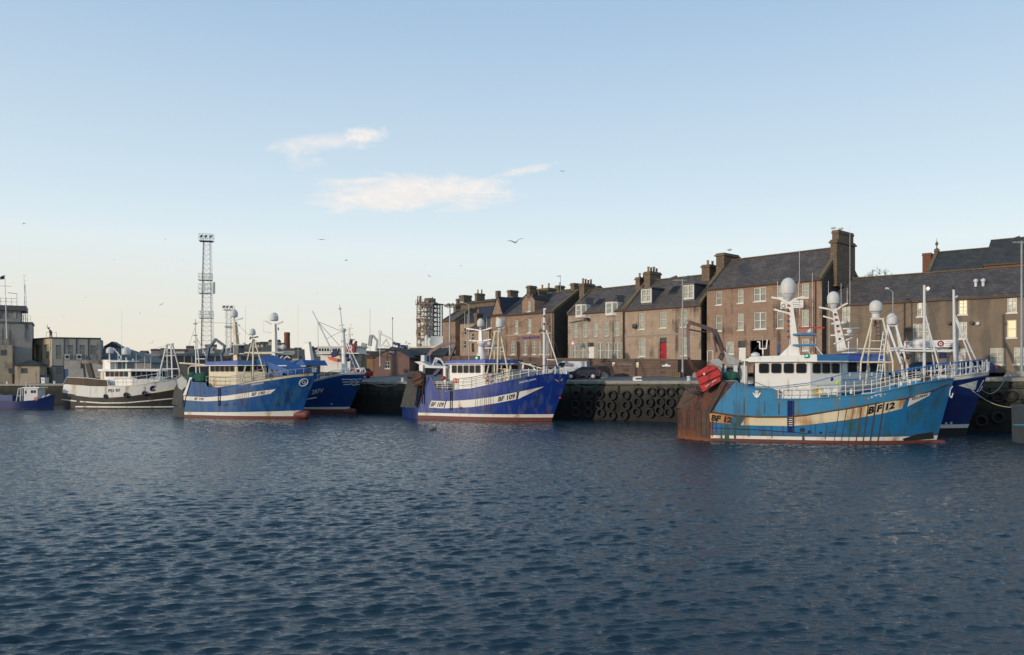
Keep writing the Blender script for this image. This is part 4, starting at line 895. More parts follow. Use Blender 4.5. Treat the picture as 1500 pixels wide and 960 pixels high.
def sag(p, q, s, n=14):
    return [p.lerp(q, i/n)-Vector((0, 0, 4*s*(i/n)*(1-i/n))) for i in range(n+1)]
def interp(tab, t):
    return float(np.interp(t, [p[0] for p in tab], [p[1] for p in tab]))
class Boat:
    def __init__(s, name, label, O, deg, B, va, uc, zbreak, slope, stem_wl, stem_top, pw=1.9, pd=3.2, tf=.5, group=None, cat='fishing boat', wlf=.93):
        s.fr = Fr(O[0], O[1], 0, deg); s.B, s.va, s.uc, s.zb, s.sl, s.pw, s.pd, s.tf, s.wlf = B, va, uc, zbreak, slope, pw, pd, tf, wlf
        u0, z0 = s.fr.L(*stem_wl, 0); u1, z1 = s.fr.L(*stem_top, 0)
        s.k = (u1-u0)/(z1-z0); s.ub0 = u0-s.k*z0; s.zt = z1
        s.root = empty(name, s.fr, label, cat, group)
        s.sheer = [(0, z1), (1, z1)]
    def us(s, z): return max(0, z-s.zb)*s.sl
    def ub(s, z): return s.ub0+s.k*(z if z > 0 else z*.3)
    def hb(s, t, z):
        us, ub = s.us(z), s.ub(z); u = us+t*(ub-us); h = min(1, max(0, z/s.zt))
        a = s.va+(s.B-s.va)*(1-(1-min(1, max(0, (u-us)/s.uc)))**1.7)
        q = max(0, (t-s.tf)/(1-s.tf)); p = s.pw+(s.pd-s.pw)*h
        return a*(1-q**p)*(s.wlf+(1-s.wlf)*h)+.05
    def t_of(s, u, z): us, ub = s.us(z), s.ub(z); return min(1, max(0, (u-us)/(ub-us)))
    def surf(s, x, y, off=0.0):
        v = -s.B*.9
        for _ in range(14):
            u, z = s.fr.L(x, y, v); t = s.t_of(u, z); v = .5*v-.5*(s.hb(t, z)+off)
        return Vector((u, v, z)), t
    def prof(s, px):   # photo polyline -> [(t, z)] along the near side
        r = []
        for x, y in px:
            p, t = s.surf(x, y); r.append((t, p.z))
        r.sort(); 
        return [(0 if r[0][0] < .08 else 0, r[0][1])]+r+[(1, r[-1][1])]
    def hull(s, sheer_px, knuckle_px, mats, red=.25, white=.42, stern_low=None, n=64, deck=.25, white_rise=.0, far=True):
        """mats = red, white, body, bulwark, stern"""
        s.sheer = s.prof(sheer_px); s.knu = s.prof(knuckle_px)
        ts = sorted({*np.linspace(0, 1, n), *np.linspace(.9, 1, 12), *[p[0]+e for p in s.sheer for e in (-.0015, .0015) if 0 < p[0]+e < 1], s.uc/(s.ub0), s.uc/s.ub0+.004, s.uc/s.ub0*.35, s.uc/s.ub0*.7})
        mb = MB(); rows = 12; prevr = None; rr = []
        for t in ts:
            zs, zk = interp(s.sheer, t), min(interp(s.knu, t), interp(s.sheer, t)-.02)
            if stern_low and t <= s.uc/s.ub0+1e-4: zs, zk = stern_low, stern_low-.15
            wr = white_rise*t*t
            zl = [-1.3, -.5, red, white+wr]+[white+wr+(zk-white-wr)*f for f in (.2, .4, .6, .8, 1)]+[zk+(zs-zk)*f for f in (.5, 1)]
            rr.append((t, zl))
        m_of = [0, 0, 1, 2, 2, 2, 2, 2, 3, 3]
        nr = len(rr[0][1])
        for side in (-1, 1):
            b = len(mb.v)
            for t, zl in rr:
                for z in zl: us, ub = s.us(z), s.ub(z); mb.v.append((us+t*(ub-us), side*s.hb(t, z), z))
            for i in range(len(rr)-1):
                for j in range(nr-1):
                    st = rr[i+1][0] <= s.uc/s.ub0+1e-4
                    mb.f.append([b+i*nr+j, b+(i+1)*nr+j, b+(i+1)*nr+j+1, b+i*nr+j+1]); mb.m.append(4 if st and j > 0 else m_of[j])
        b2 = len(rr)*nr
        for j in range(nr-1): mb.f.append([j, j+1, b2+j+1, b2+j]); mb.m.append(4 if j else 0)
        e = (len(rr)-1)*nr
        for j in range(nr-1): mb.f.append([e+j, b2+e+j, b2+e+j+1, e+j+1]); mb.m.append(m_of[j])
        h = mb.build('hull', [MATS[m] for m in mats], s.root, smooth=True, ang=28)
        dk = MB()
        for t, zl in rr:
            z = zl[-3]-deck; us, ub = s.us(z), s.ub(z)
            for side in (-1, 1): dk.v.append((us+t*(ub-us), side*(s.hb(t, z)-.05), z))
        for i in range(len(rr)-1): dk.f.append([2*i, 2*i+2, 2*i+3, 2*i+1]); dk.m.append(0)
        dk.build('deck', MATS['deck_grey'], s.root)
        # capping rail along the top of the bulwark
        cp = MB(); 
        for side in (-1, 1):
            pts = []
            for t, zl in rr[::2]+[rr[-1]]:
                z = zl[-1]; us, ub = s.us(z), s.ub(z); pts.append((us+t*(ub-us), side*s.hb(t, z), z))
            for p, q in zip(pts[:-1], pts[1:]): cp.beam(p, q, .16, .07)
        s.cap = cp.build('capping', MATS[mats[3]], s.root)
        return h
    def pt(s, t, side=-1, z=None, dz=0): 
        z = interp(s.sheer, t) if z is None else z; us, ub = s.us(z), s.ub(z); return Vector((us+t*(ub-us), side*s.hb(t, z), z+dz))
    def patch(s, name, top, bot, mat, off=.018, n=26, rows=4, parent=None):
        def along(pl, f):
            d = [0]
            for a, b in zip(pl[:-1], pl[1:]): d.append(d[-1]+abs(b[0]-a[0])+abs(b[1]-a[1])*.2+1e-6)
            g = f*d[-1]; return np.interp(g, d, [p[0] for p in pl]), np.interp(g, d, [p[1] for p in pl])
        mb = MB()
        for i in range(n+1):
            a = along(top, i/n); b = along(bot, i/n)
            for j in range(rows+1):
                f = j/rows; mb.v.append(tuple(s.surf(a[0]+(b[0]-a[0])*f, a[1]+(b[1]-a[1])*f, off)[0]))
        r = rows+1
        mb.f = [[i*r+j, (i+1)*r+j, (i+1)*r+j+1, i*r+j+1] for i in range(n) for j in range(rows)]; mb.m = [0]*len(mb.f)
        return mb.build(name, MATS[mat], parent or s.root)
    def text(s, body, quad, mat='black_letter', bold=.025, off=.035, name='lettering', space=1.0):
        tl, tr, br, bl = quad
        def fn(a, b):
            x = (bl[0]*(1-a)+br[0]*a)*(1-b)+(tl[0]*(1-a)+tr[0]*a)*b; y = (bl[1]*(1-a)+br[1]*a)*(1-b)+(tl[1]*(1-a)+tr[1]*a)*b
            return s.surf(x, y, off)[0]
        return text_on(s.root, body, fn, mat, name, bold, space)
    def line(s, name, px, mat, r=.05, off=.02, parent=None):
        mb = MB(); mb.path([s.surf(x, y, off)[0] for x, y in px], r, 6); return mb.build(name, MATS[mat], parent or s.root)
    def bars(s, name, lst, mat, parent=None, n=7):
        """lst of (x1, y1, v1, x2, y2, v2, radius px[, end radius px])"""
        mb = MB()
        if name in ('bow_post', 'foremast_brace', 'bow_bollard', 'stay_wire', 'mast_lamp', 'winch_post', 'gallows_post', 'platform_post') and len(lst) > 1:
            return [s.bars(name, [b], mat, parent, n) for b in lst]
        for b in lst:
            p = s.fr.P(b[0], b[1], b[2]); q = s.fr.P(b[3], b[4], b[5]); m = s.fr.mpp(b[0], b[2]); mb.bar(p, q, b[6]*m, (b[7] if len(b) > 7 else b[6])*m, n)
        return mb.build(name, MATS[mat], parent or s.root)
    def beams(s, name, px, v, wpx, mat, thick=None, parent=None):
        mb = MB(); m = s.fr.mpp(px[0][0], v)
        for i, (a, b) in enumerate(zip(px[:-1], px[1:])):
            w = wpx[i] if isinstance(wpx, (list, tuple)) else wpx; va = a[2] if len(a) > 2 else v; vb = b[2] if len(b) > 2 else v
            p, q = s.fr.P(a[0], a[1], va), s.fr.P(b[0], b[1], vb); e = (q-p).normalized()*w*m*.25
            mb.beam(p-e, q+e, (thick or w)*m*.8, w*m)
        return mb.build(name, MATS[mat], parent or s.root, smooth=False)
    def radome(s, x, ytop, ybot, v, rpx, mat='radome', label=None):
        p = s.fr.P(x, ybot, v); m = s.fr.mpp(x, v); h = (ybot-ytop)*m; r = rpx*m
        prof = [(r*.74, 0), (r*.92, h*.05), (r*.985, h*.16), (r, h*.46)]+[(r*math.cos(a), h*.46+h*.54*math.sin(a)) for a in np.linspace(.15, 1.5, 8)]
        o = MB().lathe(p, prof, 22).build('radome', MATS[mat], s.root); 
        MB().lathe(p+Vector((0, 0, h*.19)), [(r*.985, 0), (r*1.0, .02), (r*1.0, .05), (r*.99, .07)], 22).build('seam', MATS['light_grey'], o); return o
    def block(s, name, plan, z0, z1, mat, lean=0.0, parent=None, mats=None):
        """plan: list of (u, v); the top leans outwards by lean metres along every outward normal of the front edges (positive u)"""
        c = Vector((sum(p[0] for p in plan)/len(plan), sum(p[1] for p in plan)/len(plan)))
        top = [(p[0]+(lean if p[0] > c.x else 0), p[1]) for p in plan]; n = len(plan)
        vs = [(p[0], p[1], z0) for p in plan]+[(p[0], p[1], z1) for p in top]
        mb = MB().add(vs, [tuple(range(n-1, -1, -1)), tuple(range(n, 2*n))]+[(i, (i+1) % n, n+(i+1) % n, n+i) for i in range(n)])
        return mb.build(name, MATS[mat], parent or s.root, smooth=False)
    def windows(s, parent, p, q, z0, z1, n, fill=.72, lean=0.0, zb=0, zt=1, off=.03, mat='glass_dark', marg=.06):
        """n panes on the wall between plan corners p and q"""
        p = Vector(p); q = Vector(q); d = q-p; L = d.length; e = d/L; nrm = Vector((e.y, -e.x))
        w = L*(1-2*marg)/n
        for i in range(n):
            a = L*marg+w*(i+(1-fill)/2); b = a+w*fill; r = min(.09, (b-a)*.15)
            def at(sx, zz, o): 
                f = (zz-zb)/(zt-zb); x = p+e*sx+nrm*o; return (x.x+lean*f, x.y, zz)
            pr = [(a+r, z0), (b-r, z0), (b, z0+r), (b, z1-r), (b-r, z1), (a+r, z1), (a, z1-r), (a, z0+r)]
            mb = MB(); k = len(pr)
            mb.add([at(sx, zz, off+.012) for sx, zz in pr], [tuple(range(k))], 0)
            fr_ = .05; po = [(sx+(fr_ if sx > (a+b)/2 else -fr_), zz+(fr_ if zz > (z0+z1)/2 else -fr_)) for sx, zz in pr]
            mb.add([at(sx, zz, off+.03) for sx, zz in pr]+[at(sx, zz, off+.03) for sx, zz in po]+[at(sx, zz, -.01) for sx, zz in po], [(j, (j+1) % k, k+(j+1) % k, k+j) for j in range(k)]+[(k+j, k+(j+1) % k, 2*k+(j+1) % k, 2*k+j) for j in range(k)], 1)
            mb.build('window', [MATS[mat], MATS['dark_metal']], parent, smooth=False)
    def rail(s, name, pts, h, mat, step=1.3, wires=3, r=.025, top=None):
        mb = MB(); tp = []
        for p, q in zip(pts[:-1], pts[1:]):
            p, q = Vector(p), Vector(q); k = max(1, round((q-p).length/step))
            for i in range(k+1):
                if i == 0 and p is not pts[0] and tp: continue
                x = p.lerp(q, i/k); mb.bar(x, x+Vector((0, 0, h)), r*1.15)
            for w in range(1, wires+1): 
                z = Vector((0, 0, h*w/wires)); mb.bar(p+z, q+z, r*(1.3 if w == wires else .9), n=6, m=1 if w == wires else 0)
            tp.append(1)
        return mb.build(name, [MATS[mat], MATS[top or mat]], s.root)
    def sheer_rail(s, t0, t1, h, mat, n=16, both=True, wires=3, top=None, r=.025, name='railing'):
        for side in ((-1, 1) if both else (-1,)):
            s.rail(name, [s.pt(t0+(t1-t0)*i/n, side) for i in range(n+1)], h, mat, step=99, wires=wires, top=top, r=r)
    def ring(s, name, x, y, v, rpx, mat, tpx=.9, axis=(0, 1, 0)):
        p = s.fr.P(x, y, v); m = s.fr.mpp(x, v); return MB().torus(p, axis, rpx*m, tpx*m).build(name, MATS[mat], s.root)
    def ball(s, name, x, y, v, rpx, mat):
        p = s.fr.P(x, y, v); r = rpx*s.fr.mpp(x, v); return MB().lathe(p, [(r*math.cos(a)+.001, r*math.sin(a)) for a in np.linspace(-1.5, 1.5, 9)], 14).build(name, MATS[mat], s.root)
    def box(s, name, x0, y0, x1, y1, v, dv, mat, parent=None):
        p, q = s.fr.P(x0, y1, v), s.fr.P(x1, y0, v); return MB().box(p.x, q.x, v, v+dv, p.z, q.z).build(name, MATS[mat], parent or s.root, smooth=False)
    def ladder(s, x, y0, y1, wpx, mat='ladder_blue'):
        mb = MB()
        for i in range(2):
            a = s.surf(x+(i-.5)*wpx, y0, .03)[0]; b = s.surf(x+(i-.5)*wpx, y1, .03)[0]; mb.bar(a, b, .05)
        n = max(4, int((y1-y0)/3))
        for i in range(n):
            y = y0+(y1-y0)*(i+.5)/n; mb.bar(s.surf(x-wpx/2, y, .03)[0], s.surf(x+wpx/2, y, .03)[0], .04)
        o = mb.build('ladder', MATS[mat], s.root); s.patch('ladder_recess', [(x-wpx/2, y0), (x+wpx/2, y0)], [(x-wpx/2, y1), (x+wpx/2, y1)], mat, .006, 2, 8); return o
    def bulb(s, x, y, rpx, length, mat='red_boot'):
        p = s.fr.P(x, y, 0); r = rpx*s.fr.mpp(x)
        mb = MB().lathe((p.x, 0, p.z), [(r*.75, -length), (r*.95, -length*.5), (r, -r*.9), (r*.93, -r*.5), (r*.7, -r*.18), (r*.3, -.02), (.01, 0)], 16, axis='x'); return mb.build('bulbous_bow', MATS[mat], s.root)
    def antennas(s, lst, mat='white_rail', r=.022):
        for (x, y0, y1, v) in lst:
            p = s.fr.P(x, y1, v); q = s.fr.P(x, y0, v); MB().bar(p, q, r, r*.6, 5).build('whip_antenna', MATS[mat], s.root)

def wheelhouse(b, x0, x1, ytop, ybot, hw, front, mat='white_paint', brow='brow_blue', brow_y=(0, 0), nside=5, wy=(0, 0), nfront=3, lean=.0, browm2=None, over=.35, fl=.35, side_lean=0.0):
    """x0..x1: photo columns of the side wall; front: length of the slanting front facets; hw: half width"""
    u0, zt = b.fr.L(x0, ytop, -hw); u1, _ = b.fr.L(x1, ytop, -hw); _, zb = b.fr.L((x0+x1)/2, ybot, -hw)
    plan = [(u0, -hw), (u1, -hw), (u1+front, -fl*hw), (u1+front, fl*hw), (u1, hw), (u0, hw)]
    o = b.block('wheelhouse', plan, zb, zt, mat)
    z0 = b.fr.L((x0+x1)/2, wy[1], -hw)[1]; z1 = b.fr.L((x0+x1)/2, wy[0], -hw)[1]
    b.windows(o, plan[0], plan[1], z0, z1, nside, marg=.05); b.windows(o, plan[1], plan[2], z0, z1, nfront, marg=.04); b.windows(o, plan[2], plan[3], z0, z1, 2); b.windows(o, plan[3], plan[4], z0, z1, nfront); b.windows(o, plan[4], plan[5], z0, z1, nside)
    n = len(plan); cu = (u0+u1)/2
    c = Vector((sum(p[0] for p in plan)/n, 0))
    ov = [(p[0]+(over if p[0] > cu else -over), p[1]+math.copysign(over*.6, p[1])) for p in plan]
    zt2 = b.fr.L((x0+x1)/2, brow_y[0], -hw)[1]
    vs = [(p[0], p[1], zt) for p in ov]+[(p[0], p[1], zt2-(.25*(zt2-zt) if p[0] < cu else 0)) for p in [(c.x+(q[0]-c.x)*.985, q[1]*.97) for q in ov]]
    mb = MB(); mb.add(vs, [tuple(range(n-1, -1, -1)), tuple(range(n, 2*n))]); 
    for i in range(n): mb.add([vs[i], vs[(i+1) % n], vs[n+(i+1) % n], vs[n+i]], [(0, 1, 2, 3)], 0 if i in (0, 5, 4) else 1)
    mb.build('wheelhouse_roof', [MATS[brow], MATS[browm2 or brow]], b.root, smooth=False)
    g = MB(); g.path([(p[0], p[1], zt-.03) for p in ov]+[(ov[0][0], ov[0][1], zt-.03)], .05); g.build('eaves_trim', MATS['white_paint'], o)
    return o, plan, zb, zt, zt2

# ------------------------------------------------------------------ light blue trawler in the foreground
b = Boat('trawler', 'light blue stern trawler with a rusty stern and a red trawl door, nearest boat', (13.3, 63.8), -16, 3.2, .8, 2.6, 2.45, .95, (1371, 647), (1397, 554.5), tf=.52)
b.hull([(1036, 562), (1062, 558), (1078, 558), (1090, 567.5), (1135, 570.6), (1135.6, 584.7), (1180, 584.6), (1230, 581), (1276, 577.5), (1319, 568), (1350, 560.5), (1390, 554.5)],
       [(1040, 604), (1074, 608.5), (1110, 611), (1152, 610.6), (1180, 608), (1244, 598), (1276, 592), (1326, 583.7), (1364, 572.5), (1390, 562)],
       ['red_boot', 'band_white', 'hull_lightblue', 'bulwark_blue_skylit', 'rust'], red=.22, white=.44, white_rise=.1)
b.line('rubbing_strake', [(1042, 604), (1074, 608.8), (1110, 611.2), (1152, 611), (1180, 608.4), (1244, 598.2), (1276, 592.3), (1326, 584), (1364, 572.8), (1388, 563)], 'rust_dark', .07, .01)
b.patch('name_band', [(1039, 604.5), (1074, 610)], [(1040, 617.7), (1070, 621.5)], 'band_orange', n=8)
b.patch('white_band', [(1092, 611.8), (1152, 611.6), (1180, 609), (1244, 598.8), (1276, 592.9), (1327, 584.6)], [(1085, 623), (1152, 624.4), (1180, 623), (1244, 615), (1295, 605.6), (1321.5, 598.7)], 'band_rusty', n=40)
b.patch('pennant', [(1333, 581.5), (1364, 573.3)], [(1329, 596), (1361, 580)], 'band_white', n=14)
b.text('BF 12', [(1043, 607.3), (1073, 611.5), (1071.5, 620), (1041.5, 616.4)], bold=.06); b.text('B F 12', [(1273.5, 596), (1312, 588.7), (1310, 598.5), (1271, 607.5)], bold=.055)
b.text('KELLORAN', [(1336, 582.3), (1359.5, 576.5), (1357.5, 580.3), (1336, 586.6)], bold=.02)
# rust runs under the scuppers
for i, (x0, y0, x1, y1) in enumerate([(1229, 601, 1221, 652), (1240, 600, 1231.5, 652), (1250, 598, 1242, 652), (1262, 597, 1253, 652.5), (1272, 594, 1263.5, 652.5), (1283, 592, 1274, 653), (1295, 590, 1285, 653)]):
    w = (.5, .6, .5, .9, .9, 1.3, 1.1)[i]; b.patch('rust_run', [(x0-w, y0), (x0+w, y0)], [(x1-w*.8, y1), (x1+w*.8, y1)], 'rust_dark', .03, 2, 10)
for (x0, y0, x1, y1, w0, w1, mt) in ((1044, 617, 1043, 640, 1.2, .8, 'rust'), (1049, 616, 1049, 634, .6, .9, 'rust_dark'), (1056, 621, 1057, 646, .5, 1.6, 'grime_green'), (1064, 622, 1065, 647, 2.2, 3.6, 'grime_green'), (1075, 620, 1077, 646, 2.0, 1.4, 'grime_green'), (1083, 612, 1079, 624, 3.6, 3.2, 'grime_green'), (1044, 606, 1054, 572, .5, .3, 'rust'), (1096, 624, 1097, 640, .4, .8, 'grime_green'), (1112, 624, 1112, 634, .3, .5, 'rust_dark'), (1130, 624, 1131, 642, .5, .6, 'rust_dark'), (1147, 624, 1147, 638, .4, .7, 'rust'), (1176, 633, 1177, 646, 1.2, 2.0, 'grime_green'), (1195, 622, 1194, 636, .4, .5, 'rust'), (1211, 620, 1209, 644, .35, .6, 'rust_dark'), (1330, 600, 1329, 618, .25, .4, 'rust_dark'), (1090, 583, 1090, 606, .3, .8, 'grime_green'), (1120, 588, 1120, 606, .3, .6, 'grime_green'), (1141, 590, 1141, 608, .4, .7, 'hull_darkblue')):
    b.patch('rust_run', [(x0-w0, y0), (x0+w0, y0)], [(x1-w1, y1), (x1+w1, y1)], mt, .022, 2, 8)
b.ladder(1158, 587, 633, 8, 'hull_darkblue')
for x, y, r in ((1175.5, 630, 3.4), (1185.5, 632.5, 2.4), (1202, 634, 2)): b.patch('discharge_port', [(x-r, y-r*.7), (x+r, y-r*.7)], [(x-r, y+r*.7), (x+r, y+r*.7)], 'ladder_blue', .02, 2, 2)
b.patch('algae_growth', [(1322, 643), (1345, 636), (1367, 633)], [(1324, 646), (1345, 645), (1368, 643)], 'hull_black', .016, 10, 3)
b.line('hull_seam', [(1042, 627), (1110, 630), (1180, 635), (1225, 633)], 'ladder_blue', .03, .0)
b.line('porthole_rim', [(1068+2.6*math.cos(a), 565.5+2.6*math.sin(a)) for a in np.linspace(0, 6.283, 14)], 'hull_darkblue', .03, .01)
# thistle badge
for q_ in (((-6.3, -2.6), (-3.6, -2.2), (-.6, 4.6), (-2.6, 4.0)), ((3.6, -2.2), (6.3, -2.6), (2.6, 4.0), (.6, 4.6)), ((-2.3, -1.6), (2.3, -1.6), (1.0, 4.9), (-1.0, 4.9)), ((-2.6, -5.2), (-1.4, -5.4), (-.9, -2.2), (-2.0, -2.2)), ((-.6, -6), (.6, -6), (.5, -2.4), (-.5, -2.4)), ((1.4, -5.4), (2.6, -5.2), (2.0, -2.2), (.9, -2.2))):
    b.patch('badge', [(1108.5+q_[0][0], 578+q_[0][1]), (1108.5+q_[1][0], 578+q_[1][1])], [(1108.5+q_[3][0], 578+q_[3][1]), (1108.5+q_[2][0], 578+q_[2][1])], 'white_letter', .03, 2, 2)
b.bulb(1386, 651.5, 7, 5.5)
# stern ramp plates above the transom
mb = MB(); P = b.fr.P
z1 = 2.5
pl = [P(991, 597.5, -.85), P(1029, 599.5, -2.75), P(1056, 561, -2.75), P(1041, 562, -2.5), P(1003, 572, -.9)]
n_ = Vector((-.35, -.35, .1)); mb.extr([p for p in pl], Vector((.5, .55, -.1))); mb.build('stern_plate', MATS['rust_dark'], b.root, smooth=False)
mb = MB(); mb.beam(P(1036, 604, -3.05), P(1061, 559, -2.95), .5, .35); mb.beam(P(1042, 562, -2.5), P(1060, 558, -2.9), .3, .3); mb.build('stern_frame', MATS['rust_dark'], b.root, smooth=False)
mb = MB(); mb.box(.6, 3.2, .7, 2.9, 2.3, 4.0); mb.build('stern_plate', MATS['rust_dark'], b.root, smooth=False)
b.patch('stern_facet_patch', [(1028.5, 600), (1038.5, 605)], [(1027.5, 641), (1039.5, 642)], 'rust_dark', .02, 4, 8)  # dark patch marks off the second facet by colour alone
for x_, w_ in ((998, .05), (1005, .03), (1012, .045), (1019, .03), (1026, .06), (1034, .05)): b.line('stern_rib', [(x_, 601 if x_ > 1000 else 605), (x_+.6, 640)], 'rust_dark', w_, .0)
b.line('stern_seam', [(993, 622), (1010, 624), (1028, 626), (1039, 628)], 'rust_dark', .035, .0)
for (x0, y0, w0, x1, y1, w1, mt) in ((1001, 626, 2.2, 1002, 641, 3.2, 'rust'), (1015, 606, .8, 1016, 628, 1.8, 'rust_dark'), (1022, 612, .6, 1021, 640, 1.5, 'rust_dark'), (1008, 603, 1.0, 1009, 622, .5, 'rust_dark')): b.patch('rust_run', [(x0-w0, y0), (x0+w0, y0)], [(x1-w1, y1), (x1+w1, y1)], mt, .015, 2, 8)
mb = MB(); rq = random.Random(8)
for i in range(8): mb.path(sag(P(1008+rq.uniform(-4, 30), 566+rq.uniform(-6, 6), -2.0), P(1020+rq.uniform(-4, 36), 572+rq.uniform(-12, 10), -2.6), rq.uniform(.1, .5), 6), .035, 5)
mb.build('stern_chains', MATS['dark_metal'], b.root)
# red trawl door hung at the stern
dp = [(1018, 547.5), (1036.7, 536), (1047.5, 536.7), (1055, 546), (1055, 556), (1029, 573), (1022, 558)]
pts = [P(x, y, -3.25) for x, y in dp]; td = MB().extr(pts, (.05, .32, .06)).build('trawl_door', MATS['red_paint'], b.root, smooth=False)
mb = MB()
for (a, c) in (((1020, 551), (1049, 538.3)), ((1024.5, 562), (1055, 547.5)), ((1029, 572.5), (1055.3, 556.2))): mb.beam(P(*a, -3.34), P(*c, -3.34), .16, .2)
mb.build('stiffener', MATS['red_paint'], td, smooth=False); b2_ = P(1031.5, 548, -3.4); MB().lathe(b2_, [(.09, -.08), (.09, .05)], 10, axis='y').build('lug', MATS['light_grey'], td)
mb = MB(); mb.beam(P(1033, 567, -3.27), P(1040, 562, -3.27), .02, .05); mb.beam(P(1042, 561, -3.27), P(1049, 556.5, -3.27), .02, .06); mb.build('scrape', MATS['light_grey'], td, smooth=False)
# crane
b.beams('crane_boom', [(1054.7, 527, -.6), (1060, 516, -.6), (1047, 485.5, -.6), (1030, 478.8, -.6), (1012, 472.8, -.6)], -.6, [7.5, 8, 6, 5], 'crane_dark')
b.beams('crane_jib', [(1012, 472.5, -.6), (1007.6, 477.5, -.6), (1008.8, 523, -.6)], -.6, [5, 4.2], 'crane_mauve')
b.bars('crane_ram', [(1045, 493, -.9, 1050, 516, -.9, 1.3), (1010, 483, -.9, 1026, 486, -.9, 1.2), (1026, 486, -.9, 1040, 487, -.9, .8)], 'crane_dark')
b.bars('hydraulic_hose', [(1012, 471, -.8, 1006, 470, -.8, .4), (1006, 470, -.8, 1002, 475, -.8, .4), (1002, 475, -.8, 1003, 480, -.8, .4), (1049, 489, -1, 1057, 512, -1, .5), (1044, 489, -1, 1050, 505, -1, .45)], 'wire')
b.beams('crane_grab', [(1008.8, 523, -.6), (1010, 530, -.6), (1016, 540, -.6), (1023, 545, -.6)], -.6, [4, 5, 6], 'rust')
# gantry aft
mb = MB(); mb.extr([P(1039, 528.5, -2.0), P(1052, 525, -2.0), P(1064, 534.5, -2.0), P(1091, 534, -2.0), P(1091, 537, -2.0), P(1050, 537, -2.0)], (0, 3.8, 0)); mb.extr([P(1060, 514, -1.5), P(1089, 532, -1.5), P(1091, 534, -1.5), P(1066, 534, -1.5)], (0, 2.6, 0)); mb.build('gantry_platform', MATS['steel_grey'], b.root, smooth=False)
for x, w in ((1060, .4), (1090, .55), (1077.5, .3)):
    for v in (-2.0, 1.6): MB().beam(P(x, 536, v), P(x, 566, v), w, w).build('gantry_leg', MATS['light_grey'], b.root, smooth=False)
b.bars('gantry_rail', [(1036.5, 530, -1.9, 1036.5, 514, -1.9, .7), (1044.5, 531, -1.9, 1044.5, 514, -1.9, .7), (1036.5, 514, -1.9, 1044.5, 514, -1.9, .7), (1066, 517, 0, 1070, 500, 0, .5)], 'light_grey')
mb = MB(); mb.lathe(P(1070, 548, -1.6), [(.5, -.6), (.5, .6)], 14, axis='x'); mb.lathe(P(1070, 548, -1.6)+Vector((.6, 0, 0)), [(.9, 0), (.9, .12)], 16, axis='x'); mb.lathe(P(1070, 548, -1.6)-Vector((.6, 0, 0)), [(.9, 0), (.9, .12)], 16, axis='x'); mb.build('net_drum', MATS['dark_metal'], b.root)
mb = MB(); rr_ = random.Random(4)
for i in range(9): mb.lathe(P(1066+i*1.6, 552+rr_.uniform(-1, 3), -2.0+rr_.uniform(-.3, .3)), [(.05, -.3), (.38, -.12), (.42, .1), (.2, .32), (.02, .38)], 9)
mb.build('net_heap', MATS['net_green'], b.root)
# wheelhouse
wh, plan, zb, zt, zt2 = wheelhouse(b, 1106, 1187, 529.5, 587, 2.55, 2.3, 'white_paint', 'white_paint', (520, 0), 4, (533.3, 546), 3, browm2='brow_teal', over=.45)
# carve the after bay: shelter post and overhang
u0 = plan[0][0]; mb = MB(); mb.extr([(u0-1.0, -2.7, zt), (u0-.3, -2.7, zt), (u0-.3, -2.7, zt+.28), (u0-1.0, -2.7, zt+.1)], (0, 5.4, 0)); mb.build('roof_overhang', MATS['white_paint'], b.root, smooth=False)
MB().bar((u0-.75, -2.6, zt), (u0-.75, -2.6, zb+.3), .06).build('shelter_post', MATS['white_rail'], b.root)
MB().extr([(u0-.02, -2.0, zb), (u0-.02, 2.0, zb), (u0-.02, 2.0, zt-.3), (u0-.02, -2.0, zt-.3)], (-.03, 0, 0)).build('shelter_opening', MATS['glass_dark'], b.root, smooth=False)
b.block('deckhouse', [(u0+.2, -2.62), (plan[1][0]+.2, -2.62), (plan[2][0]+.6, -1), (plan[2][0]+.6, 1), (plan[1][0]+.2, 2.62), (u0+.2, 2.62)], zb-1.2, zb+.25, 'white_paint')
# inner line of bulwark rail in front of the wheelhouse
b.rail('side_rail', [P(1092, 571, -3.0), P(1135, 572, -3.05), P(1187, 566, -3.05), P(1245, 551, -2.9), P(1310, 550.5, -2.8), P(1352, 543, -2.3), P(1392, 534.5, -.6)], .25, 'white_rail', 1.6, 1, top='brow_teal')
b.sheer_rail(.60, .99, 1.05, 'white_rail', n=13, wires=3, top='brow_teal', r=.022)
b.sheer_rail(.36, .60, .75, 'white_rail', n=8, wires=2, both=False)
# mast, radar platforms
m_ = P(1157, 443, 0)
mt = MB(); mt.beam(P(1165.5, 521, 0), P(1158, 443, 0), .5, .62, w2=.24, h2=.27); mast = mt.build('mast', MATS['white_paint'], b.root, smooth=False)
mt = MB(); mt.extr([P(1142, 521, -.25), P(1160, 521, -.25), P(1160, 503, -.25)], (0, .5, 0)); mt.build('mast_fairing', MATS['white_paint'], b.root, smooth=False)
b.radome(1154.5, 407, 432, 0, 10.7)
mb = MB(); mb.lathe(P(1154.5, 441, 0), [(.2, 0), (.3, .2), (.45, .35), (.5, .5)], 12); mb.build('radome_base', MATS['light_grey'], b.root)
b.beams('crosstree', [(1130.5, 436, 0), (1143, 438, 0), (1155, 444, 0)], 0, [2.6, 4], 'white_paint'); b.beams('crosstree', [(1178, 434.5, 0), (1166, 438, 0), (1156, 444, 0)], 0, [2.4, 3.5], 'white_paint')
b.beams('yardarm', [(1134, 453.5, 0), (1158, 460, 0)], 0, 2.4, 'white_paint')
for i, y in enumerate((446, 454, 462, 469, 476, 484, 492)): b.box('navigation_lamp', 1153.5, y, 1156, y+3, -.3, .25, 'dark_metal' if i % 2 else 'red_paint', mast)
